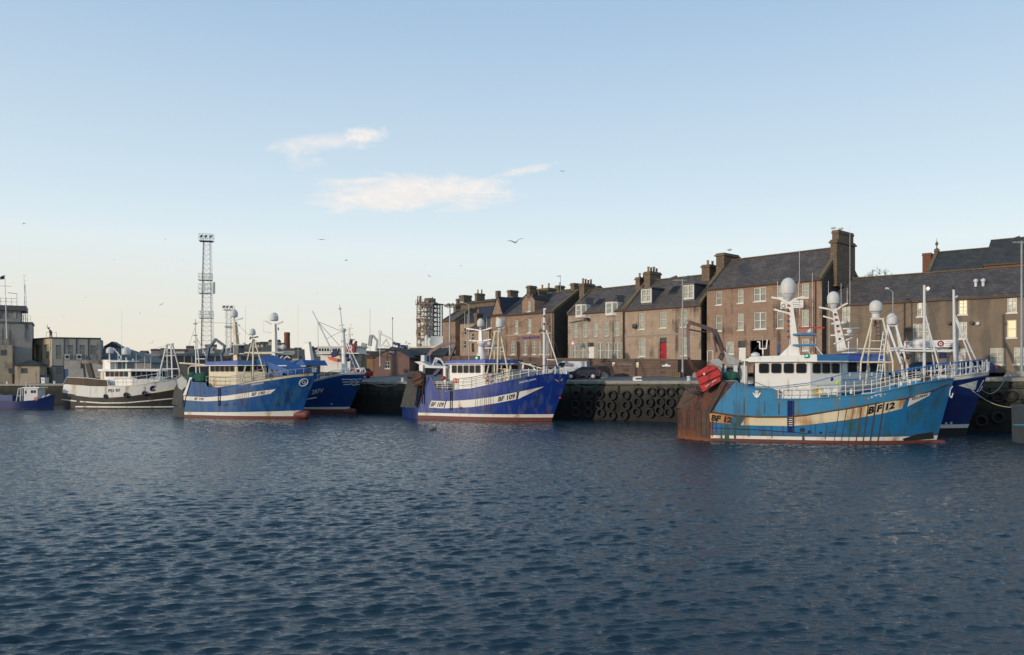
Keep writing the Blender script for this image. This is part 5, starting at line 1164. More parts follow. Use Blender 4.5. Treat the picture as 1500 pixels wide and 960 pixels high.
for (y, x1) in ((489.5, 1193), (505, 1195)):
    p = P(1161, y, 0); q = P(x1, y, 0); MB().box(p.x, q.x, -.7, .7, p.z-.12, p.z).build('radar_platform', MATS['brow_teal'], b.root, smooth=False)
b.beams('radar_scanner', [(1171, 480.5, 0), (1207, 480.3, 0)], 0, 2.2, 'red_paint'); b.bars('scanner_post', [(1187, 489, 0, 1187, 481, 0, 1.4)], 'light_grey'); b.ball('small_dome', 1186, 485.5, -.4, 3.3, 'radome')
b.bars('mast_stay', [(1193, 505, -.5, 1205, 520, -.5, .8), (1180, 506, -.5, 1187, 520, -.5, .7), (1174, 506, .5, 1174, 521, .5, .7), (1195, 489, 0, 1195, 505, 0, .5)], 'light_grey')
b.bars('exhaust_pipe', [(1109, 501, -1, 1113, 501, -1, 1), (1113, 501, -1, 1113, 511, -1, 1), (1113, 511, -1, 1122.5, 511, -1, 1), (1122.5, 511, -1, 1124, 498, -1, 1), (1117.5, 511, -1, 1117.5, 523, -1, 1)], 'white_rail')
p = P(1106.5, 522, -1.4); MB().lathe(p, [(.32, 0), (.34, .08), (.3, .2), (.1, .3), (.01, .31)], 14).build('dome_antenna', MATS['radome'], b.root)
o = b.box('starboard_lamp_box', 1179, 518.5, 1184.5, 524.5, -2.9, .3, 'dark_metal'); p = P(1181.7, 521.5, -2.95); MB().lathe(p, [(.09, -.1), (.09, .06)], 10, axis='y').build('green_lamp', MATS['lamp_green'], o)
b.box('life_raft', 1185, 518.5, 1195.5, 524.5, -2.2, .7, 'yellow_ochre'); b.box('deck_crate', 1139, 504, 1142, 521, .6, .5, 'blue_paint')
b.antennas([(1171, 366, 520, .5), (1117, 494, 520, 1), (1190, 400, 520, 1.2), (1139, 412, 436, 0), (1169.5, 413, 436, 0)])
# A-frame gantry forward with its own radome
gx_ = -1.1
b.bars('gantry', [(1277.5, 468, -.6, 1261, 531, -2.1, 1.3), (1277.5, 468, .6, 1268, 565, 1.8, 1.3), (1293.5, 467.5, -.6, 1308, 531, -2.1, 1.4), (1293.5, 467.5, .6, 1297, 560, 1.9, 1.3), (1276, 467.5, -.6, 1295, 467.5, -.6, 1.5), (1276, 467.5, .6, 1295, 467.5, .6, 1.3), (1276, 467.5, -.6, 1276, 467.5, .6, 1.3), (1295, 467.5, -.6, 1295, 467.5, .6, 1.3),
              (1261, 531, -2.1, 1260, 556, -2.1, 1.3), (1308, 531, -2.1, 1308, 550, -2.1, 1.3), (1261, 531, -2.1, 1308, 531, -2.1, 1.0), (1266, 515.5, -1.7, 1304, 515.5, -1.7, .9), (1273, 499.5, -1.2, 1299, 499.5, -1.2, .9)], 'cream_paint')
b.bars('gantry_ladder', [(1294, 486, -1.4, 1283, 556, -1.9, .7), (1299, 486, -1.4, 1291, 556, -1.9, .7)]+[(1294-i*1.2, 490+i*7.5, -1.45-.05*i, 1299-i*.9, 490+i*7.5, -1.45-.05*i, .5) for i in range(9)], 'white_rail')
b.bars('gantry_ladder', [(1283.5, 468, 0, 1283.5, 500, .2, .5), (1289, 468, 0, 1290, 500, .2, .5)]+[(1283.5, 474+i*6, .1, 1289.5, 474+i*6, .1, .4) for i in range(5)], 'wire')
b.radome(1283, 440, 457, 0, 9); mb = MB(); q_ = P(1283, 467, 0); mb.lathe(q_, [(.42, 0), (.3, .08), (.28, .35), (.42, .5)], 14); mb.build('radome_base', MATS['light_grey'], b.root)
b.bars('hanging_block', [(1282, 470, 0, 1281, 479, 0, 1.5, .8)], 'rust')
# foremast
b.bars('foremast', [(1354, 418, 0, 1354, 549, 0, 1.7, 2.3)], 'light_grey'); b.bars('foremast_brace', [(1356, 463.5, 0, 1378.5, 549, -.9, 1.1), (1358, 468, 0, 1370, 546, .9, 1.0), (1362, 486, -.2, 1365, 500, .2, .7)], 'light_grey')
o = b.box('mast_lamp_bracket', 1355, 424.5, 1361, 426, -.1, .15, 'light_grey'); p = P(1359.5, 422.7, 0); MB().lathe(p, [(.02, -.1), (.1, 0), (.02, .1)], 8).build('lamp', MATS['lamp_warm'], o)
b.bars('derrick_boom', [(1300, 513.5, -.3, 1393, 515, -.3, 1.5), (1300, 510, .4, 1352, 511, .3, 1.0)], 'white_rail')
b.bars('stay_wire', [(1283, 467, 0, 1354, 425, 0, .2), (1354, 425, 0, 1393, 541, 0, .22), (1157, 445, 0, 1092, 530, 0, .2), (1158, 445, 0, 1283, 466, 0, .18), (1190, 521, -1, 1354, 440, 0, .22), (1261, 515, 0, 1140, 577, -2.6, .3), (1094, 555, -2.6, 1148, 577, -2.8, .35)], 'wire', n=5)
b.beams('anchor_winch', [(1352, 556, -.6), (1360, 553, -.6)], 0, [7], 'rust_dark', 9)
for (x, y) in ((1320, 558), (1333, 556), (1247, 569)): b.bars('bollard', [(x, y+8, -1.9, x, y, -1.9, 2.0)], 'white_rail')
b.ring('hose_coil', 1199, 573.5, -2.7, 4.6, 'yellow', 1.7)
mb = MB()
for i in range(8): mb.lathe(P(1206+i*2.6, 574+rr_.uniform(-1.5, 2), -2.5), [(.02, -.3), (.32, -.15), (.36, .1), (.15, .28), (.01, .3)], 9)
mb.build('net_bags', MATS['white_rail'], b.root)
b.ball('float', 1226.5, 561, -2.3, 2.6, 'hi_vis'); b.ball('float', 1218, 555.5, -2.3, 3.0, 'dark_metal'); b.ball('float', 1382, 547, -.4, 3.0, 'net_grey')
p = P(1276, 578, -2.6); MB().extr([P(1255, 585, -3.0), P(1292, 577.8, -3.0), P(1300, 573, -2.2), P(1262, 577, -2.2)], (0, 0, .05)).build('worn_plate', MATS['light_grey'], b.root, smooth=False)
for (x, y, w) in ((1277, 582, 1.6), (1283, 580, 1.2), (1290, 580, 1.5), (1296, 577.5, 1.0), (1272, 584, .9), (1230, 584, 1.0), (1252, 579.5, .9)): b.patch('bare_patch', [(x-w, y-w*.8), (x+w, y-w*.8)], [(x-w*.6, y+w), (x+w, y+w*.7)], 'light_grey', .02, 2, 2)
b.line('bow_crest', [(1395.5, 566), (1392, 571), (1391, 580), (1394, 583), (1396, 576)], 'light_grey', .04, .03)

# ------------------------------------------------------------------ dark blue trawler inside it
b = Boat('trawler', 'dark blue and white trawler moored behind the light blue one', (18.6, 71.4), -16, 3.1, 1.4, 2.4, 2.45, .9, (1414, 637), (1447, 545), tf=.52)
b.hull([(1060, 560), (1200, 572), (1300, 563), (1398, 551), (1448, 544.7)], [(1060, 580), (1200, 590), (1300, 578), (1398, 557.5), (1446, 550.5)], ['hull_black', 'band_white', 'hull_darkblue', 'band_white', 'hull_darkblue'], red=.62, white=.92)
b.line('rubbing_strake', [(1395, 559), (1425, 555), (1447, 551)], 'hull_darkblue', .1, .02)
b.patch('pennant', [(1404, 565), (1432, 557.5)], [(1427, 571.5), (1429, 570)], 'band_white', n=8)
b.line('bow_crest', [(1441, 557), (1436, 566), (1431, 574), (1436, 572), (1439, 566)], 'light_grey', .03, .05)
for (x, y) in ((1386, 620.5), (1393.5, 620)): b.patch('hull_mark', [(x-1.6, y-1.8), (x+1.6, y-1.8)], [(x-1.6, y+1.8), (x+1.6, y+1.8)], 'light_grey', .03, 2, 2)
wh, plan, zb, zt, zt2 = wheelhouse(b, 1150, 1238, 530, 575, 2.6, 3.0, 'white_paint', 'brow_blue', (518.5, 0), 6, (532, 545), 3, over=.4)
b.radome(1220.7, 427, 446, 0, 8.7); P = b.fr.P
mt = MB(); mt.beam(P(1233, 514, 0), P(1222, 452, 0), .6, .75, w2=.3, h2=.32); mast = mt.build('mast', MATS['white_paint'], b.root, smooth=False)
mb = MB(); mb.lathe(P(1221, 453, 0), [(.2, 0), (.3, .2), (.4, .45)], 12); mb.build('radome_base', MATS['light_grey'], b.root)
b.beams('crosstree', [(1200, 450.5, 0), (1214, 453, 0), (1222, 457, 0)], 0, 2.4, 'white_paint'); b.beams('crosstree', [(1241, 444.5, 0), (1232, 449, 0), (1222, 457, 0)], 0, 2.2, 'white_paint')
for (x0, y0, x1, y1) in ((1206, 463.5, 1222, 468), (1218, 474.5, 1244, 472.5), (1217, 491.5, 1249, 490), (1222, 504, 1248, 495)): b.beams('yardarm', [(x0, y0, 0), (x1, y1, 0)], 0, 2.0, 'white_paint')
for i, y in enumerate((459, 467, 476, 484, 495)): b.box('navigation_lamp', 1222+i*1.6, y, 1225+i*1.6, y+3, -.35, .25, 'red_paint' if i % 2 else 'dark_metal', mast)
b.beams('radar_scanner', [(1233, 482, 0), (1258, 480.5, 0)], 0, 1.8, 'white_rail'); b.ball('small_dome', 1244.5, 486, -.2, 4.2, 'radome'); b.ball('small_dome', 1239, 471.5, -.2, 3.0, 'radome')
b.bars('roof_rail', [(1232, 511, -1, 1290, 511.5, -1, 1.1), (1243, 500, 0, 1243, 518, 0, 1), (1256, 496, -1, 1256, 518, -1, .8)], 'white_rail')
b.antennas([(1245, 330, 520, .5), (1213.5, 412, 450, 0), (1232, 415, 447, 0), (1241, 422, 445, 0), (1214.5, 455, 518, -1)])
b.bars('gantry', [(1300.5, 477, -.6, 1320, 533, -2, 1.6), (1300.5, 477, .6, 1300, 560, 1.8, 1.5), (1312.5, 477, -.6, 1330, 540, -2, 1.6), (1312.5, 477, .6, 1326, 560, 1.9, 1.5), (1299, 477, 0, 1315, 477, 0, 2.0)], 'white_rail')
b.radome(1306.5, 459, 476, 0, 7.6); b.bars('hanging_block', [(1304, 480, 0, 1304, 488, 0, 1.6)], 'rust')
b.bars('derrick_boom', [(1233, 517, 0, 1305, 515, 0, 1.0), (1318, 508, 1, 1398, 514, 0, 1.3)], 'white_rail')
b.bars('cargo_block', [(1319, 520, -1.5, 1336, 521, -1.5, 2.4), (1322, 523, -1.5, 1332, 524, -1.5, 3.2)], 'dark_metal'); b.bars('winch_post', [(1321.5, 524, -1.5, 1321.5, 556, -1.5, 1.5), (1328.5, 524, -1.5, 1328.5, 556, -1.5, 1.5)], 'white_rail')
b.bars('foremast', [(1397, 424, 0, 1399, 552, 0, 1.7, 2.8), (1402, 470, .5, 1403, 552, .5, 1.3)], 'light_grey'); b.bars('foremast_brace', [(1399, 462, 0, 1437, 543, -.8, 1.1), (1400, 468, 0, 1429, 546, -1.2, 1.1), (1405, 517, 0, 1424, 514, -.4, .8), (1419, 548, -1.3, 1425, 533, -1, 1.0)], 'light_grey')
o = b.box('mast_lamp_bracket', 1396, 419, 1398.5, 424.5, -.1, .2, 'dark_metal'); b.bars('mast_lamp', [(1399, 436, 0, 1403, 434, 0, 1.3)], 'light_grey')
b.sheer_rail(.80, .995, 1.05, 'white_rail', n=8, wires=2, top='brow_blue', r=.035)
b.box('deck_locker', 1379, 514, 1387, 525, -1, .9, 'navy'); b.bars('bow_post', [(1440, 544, -.3, 1441, 530, -.3, 2.0), (1447, 543, .3, 1448, 530, .3, 2.0)], 'white_rail')
b.bars('stay_wire', [(1222, 457, 0, 1306, 476, 0, .18), (1306, 477, 0, 1397, 428, 0, .18), (1394, 440, 0, 1290, 512, 0, .2), (1397, 446, 0, 1370, 476, .5, .2)], 'wire', n=5)

# ------------------------------------------------------------------ royal blue trawler in the middle
b = Boat('trawler', 'royal blue trawler with a white band, moored alone in the middle of the quay', (-12.5, 94.4), -28, 3.1, .8, 3.7, 1.6, .42, (807.5, 617), (833, 551), tf=.5, pd=3.6)
b.hull([(613, 552.8), (632, 552.5), (638.7, 571), (658.4, 572.2), (691, 569.3), (724, 562.3), (757, 555), (782, 550.5), (800, 548), (822, 548.6)],
       [(613, 586), (630, 586), (660, 587), (691, 584.5), (726, 579.5), (758, 572.5), (795, 564), (822, 556)], ['red_boot', 'band_white', 'hull_royal', 'hull_royal', 'hull_darkblue'], red=.42, white=.72, white_rise=.05, stern_low=1.25)  # stern in a darker blue, shaded by colour against the sun it catches
b.patch('name_band', [(632, 587.2), (652.5, 588)], [(628, 597.2), (649.5, 598.4)], 'band_white', n=8)
b.patch('white_band', [(654.5, 588), (691, 585.7), (726, 581), (757, 574.7)], [(651, 598.4), (691, 596.6), (724, 591.4), (756, 585.2)], 'band_white', n=30)
b.patch('pennant', [(761, 574), (796.5, 566.5)], [(758.5, 585), (795.5, 567.3)], 'band_white', n=14)
b.text('BF 109', [(633, 588.8), (651, 589.6), (648.7, 596.6), (630, 595.8)], bold=.03); b.text('BF 109', [(730.5, 581.5), (754.5, 576.7), (754, 584), (729.3, 589)], bold=.03)
b.text('CELESTIAL DAWN', [(760, 559.7), (785, 554.3), (785.3, 556.6), (760.3, 562)], 'white_letter', bold=.015)
b.ladder(661, 573, 601, 3, 'ladder_blue')
for i in range(9):
    x = 697+i*3.3+rr_.uniform(-.6, .6); b.patch('rust_run', [(x-.3, 571+rr_.uniform(0, 8)-i*1.0), (x+.3, 571-i*1.0)], [(x-1.5, 604), (x-.9, 604+rr_.uniform(-4, 3))], 'hull_darkblue' if i % 3 else 'rust_dark', .025, 2, 10)
b.patch('bow_wing_badge', [(812, 555.2), (817, 557.8), (820, 557.5), (825.5, 554.6)], [(814.5, 557.5), (817.5, 559.6), (819.8, 559.4), (823, 557.6)], 'light_grey', .04, 9, 2); b.patch('bow_anchor', [(817.3, 556.5), (821, 556.3)], [(818, 561.8), (820, 561.6)], 'rust', .09, 3, 3)
b.patch('draught_mark', [(800.5, 600), (806, 599.7)], [(801.5, 606), (805.5, 605.8)], 'red_boot', .02, 3, 2); b.ball('bow_buoy', 820.5, 583, -.15, 1.8, 'red_paint')
b.patch('discharge_port', [(673, 596.6), (677, 596.3)], [(673, 600), (677, 599.8)], 'ladder_blue', .02, 2, 2)
P = b.fr.P
mb = MB(); mb.extr([P(586.5, 596.5, -.75), P(609, 598, -2.6), P(613, 562, -2.75), P(612, 551, -2.6), P(600, 549, -1.2), P(594, 568, -.8)], (.35, .5, 0)); mb.build('stern_net_screen', MATS['net_grey'], b.root, smooth=False)
mb = MB(); mb.box(.3, .9, -.3, 2.9, 1.4, 4.7); mb.build('stern_net_screen', MATS['net_grey'], b.root, smooth=False)
mb = MB()
for i in range(9): mb.lathe(P(601+i*2.0, 551+rr_.uniform(-2.5, 2.5), -1.8+rr_.uniform(-.6, .6)), [(.05, -.45), (.5, -.2), (.55, .15), (.25, .42), (.02, .46)], 9)
mb.build('net_heap', MATS['net_grey'], b.root)
b.bars('stern_pipe', [(620.5, 553, -3.2, 618.5, 592, -3.3, 1.0), (622, 552, -3.1, 620.5, 553, -3.2, 1.2)], 'rust'); b.bars('stern_rib', [(613, 560, -2.95, 608, 595, -2.8, .9)], 'hull_darkblue')
mb = MB(); mb.extr([P(x, y, -3.1) for x, y in ((603, 550), (608, 546), (615, 546), (620, 553), (618, 564), (608, 567.5), (604, 560))], (.05, .35, 0)); td = mb.build('trawl_door', MATS['rust'], b.root, smooth=False); mb = MB(); mb.beam(P(606, 557, -3.2), P(618, 552, -3.2), .2, .2); mb.beam(P(607, 564, -3.2), P(618, 560, -3.2), .2, .2); mb.build('stiffener', MATS['rust_dark'], td, smooth=False)
b.beams('crane_boom', [(631, 531, 0), (628, 522, 0), (633, 514.5, 0), (649, 505, 0), (662.5, 502.5, 0), (666.5, 507, 0)], 0, [5, 5, 4.5, 4, 4], 'crane_mauve'); b.beams('crane_jib', [(666, 508, 0), (656.5, 530, 0), (650, 537, 0), (640, 544, 0)], 0, [3.8, 3, 4], 'crane_dark')
mb = MB(); mb.extr([P(607, 530, -1.6), P(616, 529.5, -1.6), P(628, 535.5, -1.6), P(655, 537, -1.6), P(655, 540, -1.6), P(622, 539, -1.6)], (0, 3.0, 0)); mb.build('gantry_platform', MATS['light_grey'], b.root, smooth=False)
for v in (-1.6, 1.2): MB().beam(P(618.5, 535, v), P(618.5, 556, v), .5, .5).build('gantry_leg', MATS['white_rail'], b.root, smooth=False); MB().beam(P(652, 538, v), P(652, 572, v), .3, .3).build('gantry_leg', MATS['white_rail'], b.root, smooth=False)
b.bars('gantry_arch', [(634, 536, -1, 638, 525, -1, 1.4), (638, 525, -1, 646, 527, -1, 1.6), (646, 527, -1, 652, 537, -1, 1.4), (636, 536, .5, 641, 526, .5, 1.4)], 'light_grey'); b.box('control_cabin', 616.5, 520.5, 621.5, 530, -.8, 1.0, 'light_grey')
b.beams('crane_pedestal', [(630, 534, 0), (629, 524, 0)], 0, [7], 'navy'); b.beams('crane_jib', [(637, 549, -1), (645, 540, -1), (655, 534, -.5)], 0, [5, 3], 'navy')
b.ball('buoy', 649.7, 554, -2.7, 3.2, 'red_paint')
b.rail('deck_rail', [P(640, 570.5, -2.95), P(664, 571.3, -3.0)], .85, 'white_rail', .7, 4); b.rail('side_rail', [P(672, 570.5, -3.05), P(691, 568.5, -3.05), P(716, 563.5, -3.05), P(740, 558, -2.95)], 1.15, 'wire', 1.5, 3); b.sheer_rail(.62, .985, .9, 'white_rail', 9, wires=2, r=.03, top='navy')
wh, plan, zb, zt, zt2 = wheelhouse(b, 659, 707, 533.2, 558, 2.5, 2.6, 'white_paint', 'brow_royal', (527, 0), 5, (536, 546), 3, browm2='hull_royal', over=.45)
b.block('deckhouse', [(plan[0][0]+.6, -2.52), (plan[1][0]+.3, -2.52), (plan[2][0]+.5, -1), (plan[2][0]+.5, 1), (plan[1][0]+.3, 2.52), (plan[0][0]+.6, 2.52)], zb-1.6, zb+.2, 'white_paint'); b.box('foredeck_house', 735, 541, 747, 560, -1.6, 2.4, 'cream_paint')
b.ring('life_ring', 666.7, 557.5, -2.75, 2.7, 'orange', .95); b.ring('life_ring', 714, 555, -2.6, 3.4, 'orange', 1.1)
mt = MB(); mt.beam(P(705.5, 527, 0), P(704.3, 484, 0), .55, .55, w2=.36, h2=.36); mast = mt.build('mast', MATS['white_paint'], b.root, smooth=False)
mb = MB(); mb.lathe(P(705.5, 526, 0), [(.55, 0), (.55, .5), (.4, .7), (.35, 1.6), (.5, 1.7), (.5, 1.9), (.3, 2.0)], 12); mb.build('mast_base', MATS['white_paint'], b.root)
b.radome(704, 466.5, 479, 0, 5.2); b.bars('radome_base', [(704, 480, 0, 704, 484, 0, 1.6)], 'light_grey'); b.beams('crosstree', [(683.5, 481.5, 0), (695, 483, 0), (704, 484.5, 0)], 0, 1.8, 'white_paint'); b.beams('crosstree', [(720, 480.5, 0), (711, 483.5, 0), (704, 485, 0)], 0, 1.8, 'white_paint'); b.beams('yardarm', [(688, 499, 0), (704, 500, 0), (719, 497.5, 0)], 0, 1.6, 'white_paint')
p = P(708, 506, 0); MB().box(p.x-.3, p.x+1.6, -.5, .5, p.z-.1, p.z).build('radar_platform', MATS['brow_royal'], b.root, smooth=False); b.ball('small_dome', 717, 503.5, 0, 3.2, 'radome'); b.beams('radar_scanner', [(706, 510, 0), (728, 510, 0)], 0, 1.3, 'white_rail')
b.antennas([(680.8, 457, 481, 0), (684.5, 460, 481, 0), (713, 465, 483, 0), (719.5, 470, 481, 0), (716, 478, 520, .5)])
o = b.box('starboard_lamp_box', 695.5, 521.5, 701, 527.5, -2.6, .3, 'dark_metal'); p = P(698.4, 524.5, -2.65); MB().lathe(p, [(.1, -.1), (.1, .06)], 10, axis='y').build('green_lamp', MATS['lamp_green'], o)
b.bars('gantry', [(725.5, 486, -1.3, 711, 560, -2.95, 1.15), (724, 485.5, -.9, 724.5, 561, -2.8, 1.15), (730.5, 486, -1.2, 728, 559, -2.7, 1.3), (732.5, 486, -.9, 746.5, 557, -2.3, 1.15), (721, 491, -.5, 726, 485.5, -.5, 1.6), (726, 485.5, -.5, 734, 487, -.5, 1.5), (720, 509.8, -1, 737, 510, -1, .8), (733, 508, -.5, 733, 535, -.6, .6), (714, 539, -1.6, 742, 541, -1.6, .8)], 'cream_paint')
b.radome(732.2, 466, 480, 0, 5.9); b.bars('radome_base', [(732, 480, 0, 732, 486, 0, 2.2)], 'light_grey'); b.ball('hanging_block', 723, 489.5, -.8, 2.6, 'rust')
b.bars('derrick_boom', [(742, 526, 0, 794, 540, 0, 1.1)], 'cream_paint')
b.bars('foremast', [(797.5, 452, 0, 797, 550, 0, 1.5, 2.2), (801, 486, .5, 802.5, 548, .4, .9)], 'white_rail'); b.bars('foremast_brace', [(800.5, 484, 0, 818, 538, -.5, .9), (801, 527, 0, 813, 527.5, -.4, .7), (797, 455, -.1, 800, 452, -.1, 1.1)], 'white_rail')
for (x, y) in ((795, 462), (795, 473.5), (799.5, 473.5), (794.5, 484)): b.box('mast_lamp', x, y, x+1.8, y+2.4, -.4, .3, 'dark_metal')
b.bars('stay_wire', [(704, 484, 0, 733, 484, -.8, .2), (733, 486, -.5, 797, 457, 0, .22), (797, 458, 0, 829, 548, 0, .22), (704, 485, 0, 655, 536, -.5, .2), (733, 487, -.5, 768, 556, -2.4, .2)], 'wire', n=5)
b.ball('deck_light', 791.8, 542.7, -1, 1.9, 'red_paint'); b.bars('bow_bollard', [(822.5, 548, -.5, 822, 540, -.5, 1.2), (829.8, 550, 0, 829.8, 541.5, 0, 1.3)], 'white_rail')

# ------------------------------------------------------------------ mid blue trawler at the left
b = Boat('trawler', 'mid blue trawler with a cream wheelhouse and a red bulbous bow at the left', (-41.0, 98.2), -24, 3.1, .8, 4.0, 1.6, .35, (442, 605), (464, 547), tf=.5, pd=3.8, pw=1.7)
b.hull([(268.5, 553), (281, 556.5), (282, 560), (301, 561), (303, 567), (320, 568), (347, 564), (371, 558.5), (400, 553), (430, 548.5), (455, 546)],
       [(268.5, 584), (300, 584), (330, 582.5), (365, 576), (404, 569.5), (435, 560), (455, 552)], ['red_boot', 'band_white', 'hull_blue', 'hull_blue', 'net_grey'], red=.30, white=.60, white_rise=.35, stern_low=1.2)
b.patch('white_band', [(269, 580.5), (300, 582.2), (330, 580.2), (365, 575), (404, 570.3)], [(269, 586.3), (300, 588.2), (330, 587), (365, 582.5), (396, 577)], 'band_white', n=30)
b.patch('white_stripe', [(278, 553), (281.5, 553)], [(268, 579.5), (273, 579.5)], 'band_white', n=3, rows=10)
b.patch('sheer_band', [(349, 563.8), (371, 558.6), (400, 553.2), (430, 548.8), (459, 546.4)], [(349, 564.6), (371, 560.8), (400, 557), (430, 552.6), (459, 550.3)], 'cream_paint', n=26)
b.text('BF 190', [(285, 582.5), (298.5, 583.2), (298, 586.8), (284.5, 586.4)], bold=.02); b.text('BF 190', [(369.5, 575.3), (388.5, 573), (387.5, 578), (368.5, 580.5)], bold=.02); b.text('OCEAN BOUNTY', [(368, 562.5), (387, 559.8), (387, 561.9), (368, 565)], 'white_letter', .01)
b.line('bow_emblem', [(445+6.2*math.cos(a), 560.5+5*math.sin(a)-1.5*math.cos(a)) for a in np.linspace(0, 6.283, 20)], 'light_grey', .07, .05); b.line('bow_emblem', [(445+2.5*math.cos(a), 560.5+2*math.sin(a)) for a in np.linspace(0, 6.283, 10)], 'light_grey', .04, .05)
b.ladder(321.5, 569, 595, 2.6, 'ladder_blue')
for (x, y, r) in ((332, 592.5, 1.6), (328.5, 594, 1), (343, 592, 1), (299, 575, .8), (313.5, 574.5, .9), (331, 573.5, .9)): b.patch('discharge_port', [(x-r, y-r), (x+r, y-r)], [(x-r, y+r*1.3), (x+r, y+r*1.3)], 'ladder_blue', .02, 2, 2)
for i in range(7): x = 346+i*3; b.patch('rust_run', [(x-.25, 570-i), (x+.3, 570-i)], [(x-1, 596+rr_.uniform(-4, 5)), (x-.5, 598)], 'hull_darkblue' if i % 2 else 'rust_dark', .022, 2, 8)
b.bulb(453, 607.5, 6.2, 5)
P = b.fr.P
mb = MB(); mb.extr([P(251.5, 592, -.7), P(267, 597, -2.6), P(268, 581, -2.7), P(279.5, 553, -2.6), P(265, 551, -1.0), P(255, 570, -.8)], (.35, .5, 0)); mb.build('stern_net_screen', MATS['net_grey'], b.root, smooth=False); mb = MB(); mb.box(.3, .8, -.3, 2.7, 1.4, 4.5); mb.build('stern_net_screen', MATS['net_grey'], b.root, smooth=False)
mb = MB(); mb.extr([P(x, y, -2.75) for x, y in ((259, 557), (266, 551), (274, 558), (273, 566), (266, 572), (261, 568))], (.05, .25, 0)); mb.build('trawl_door', MATS['steel_grey'], b.root, smooth=False)
mb = MB(); mb.extr([P(x, y, -.5) for x, y in ((263, 532), (275, 536), (276, 552), (270, 551), (265, 545))], (.2, 1.6, 0)); mb.build('gallows', MATS['net_grey'], b.root, smooth=False)
b.bars('gantry_arch', [(276, 552, -1.5, 276, 540, -1.5, .8), (276, 540, -1.5, 279, 536.5, -1.5, .8), (279, 536.5, -1.5, 303, 536, -1.5, .9), (263, 532, -.5, 303, 535, -.5, 1.2), (285, 537, .5, 285, 560, .5, .8)], 'cream_paint')
mb = MB()
for i in range(11): mb.lathe(P(280+i*2.2, 555+rr_.uniform(-2.5, 2.5), -2.0+rr_.uniform(-.5, 1.2)), [(.05, -.6), (.6, -.3), (.65, .2), (.3, .55), (.02, .6)], 9)
mb.build('net_heap', MATS['net_green'], b.root)
b.beams('crane_boom', [(304, 533, .3), (303, 527, .3), (306, 510, .3), (316, 497.5, .3), (329, 507, .3)], 0, [4.5, 4, 3.5, 3.2], 'crane_teal'); b.beams('crane_jib', [(329, 507, .3), (327, 514, .3), (324.5, 518, .3), (326, 531, .3)], 0, [3, 3.5, 3.5], 'crane_teal')
b.bars('mizzen_mast', [(286, 468, .3, 287.5, 552, .3, .6, 1.3), (288, 494, 0, 293, 548, -.8, .8), (289, 497, .3, 303, 524, .3, .7), (287, 526, .3, 303, 526, .3, .7)], 'white_rail')
for (y) in (474.5, 491.5, 501): b.bars('mast_lamp', [(283.7, y, .3, 288.5, y, .3, .9)], 'steel_grey')
wh, plan, zb, zt, zt2 = wheelhouse(b, 306, 346, 535.5, 566, 2.5, 2.8, 'cream_paint', 'brow_blue', (528.5, 0), 5, (536.5, 544), 4, browm2='hull_blue', over=.4)
b.block('deckhouse', [(plan[0][0]+.6, -2.5), (plan[1][0]+1, -2.5), (plan[2][0]+3.0, -1.5), (plan[2][0]+3.0, 1.5), (plan[1][0]+1, 2.5), (plan[0][0]+.6, 2.5)], zb-1.0, zb+.2, 'cream_paint')
b.text('OCEAN BOUNTY', [(364, 528.6), (387, 528.2), (387, 530.8), (364, 531.2)], 'light_grey', .01) if False else None
b.rail('side_rail', [P(302, 563, -2.9), P(330, 564, -3.0), P(352, 561, -3.0), P(390, 551, -2.7)], .9, 'steel_grey', 1.8, 2); b.sheer_rail(.68, .985, .55, 'steel_grey', 9, wires=1, r=.03)
mt = MB(); mt.beam(P(347.5, 528, 0), P(344, 472, 0), .62, .62, w2=.38, h2=.38); mast = mt.build('mast', MATS['cream_paint'], b.root, smooth=False)
b.radome(342.8, 453, 465, 0, 5.4); b.bars('radome_base', [(343, 465, 0, 343.5, 472, 0, 1.3)], 'light_grey'); b.beams('crosstree', [(331, 466.5, 0), (343, 469.5, 0), (355, 466.5, 0)], 0, 1.8, 'light_grey'); b.beams('yardarm', [(330, 492.5, 0), (343, 493.5, 0)], 0, 1.2, 'light_grey'); b.beams('yardarm', [(342, 476, 0), (351, 476.5, 0)], 0, 1.6, 'light_grey'); b.beams('yardarm', [(343, 489, 0), (351, 489.5, 0)], 0, 1.6, 'light_grey')
for (y0) in (505, 518):
    p = P(345, y0, 0); MB().box(p.x-.4, p.x+1.9, -.6, .6, p.z-.12, p.z).build('radar_platform', MATS['steel_grey'], b.root, smooth=False)
b.ball('small_dome', 357.5, 504.5, 0, 2.6, 'radome'); b.box('mast_locker', 342, 506, 349, 520, -.7, 1.0, 'deck_grey'); b.bars('funnel', [(340, 522, .8, 341, 502, .8, 2.0)], 'navy'); b.antennas([(359.5, 448, 504, 0), (330, 482, 492, 0), (329.5, 455, 467, 0)])
b.bars('gantry', [(370, 497, -1.2, 354, 560, -2.8, .9), (371, 497, -1.0, 370.5, 554, -2.6, 1.3), (372, 497, -.9, 387, 546, -2.3, .9), (366, 495, 0, 377, 493.5, 0, 1.0)], 'cream_paint'); b.radome(369.8, 481.5, 491, 0, 4.6); b.bars('radome_base', [(370, 491, 0, 370, 496, 0, 1)], 'light_grey'); b.bars('lamp_bracket', [(366, 497, -.3, 368, 494, -.3, 1.2), (373, 494.5, -.3, 378, 493.5, -.3, 1.0)], 'rust_dark')
mb = MB()
p0 = [P(x, y, v) for x, y, v in ((378, 524, -1), (392, 530, -1.3), (405, 535, -1.4), (420, 541, -1.3), (430, 545, -1), (438, 547, -.3))]; p1 = [p+Vector((.1, 2.4, .35)) for p in p0]
for i in range(5): mb.quad(p0[i], p0[i+1], p1[i+1], p1[i]); mb.quad(p0[i], p0[i+1], p0[i+1]-Vector((0, .1, .5+.2*(i % 2))), p0[i]-Vector((0, .1, .6)))
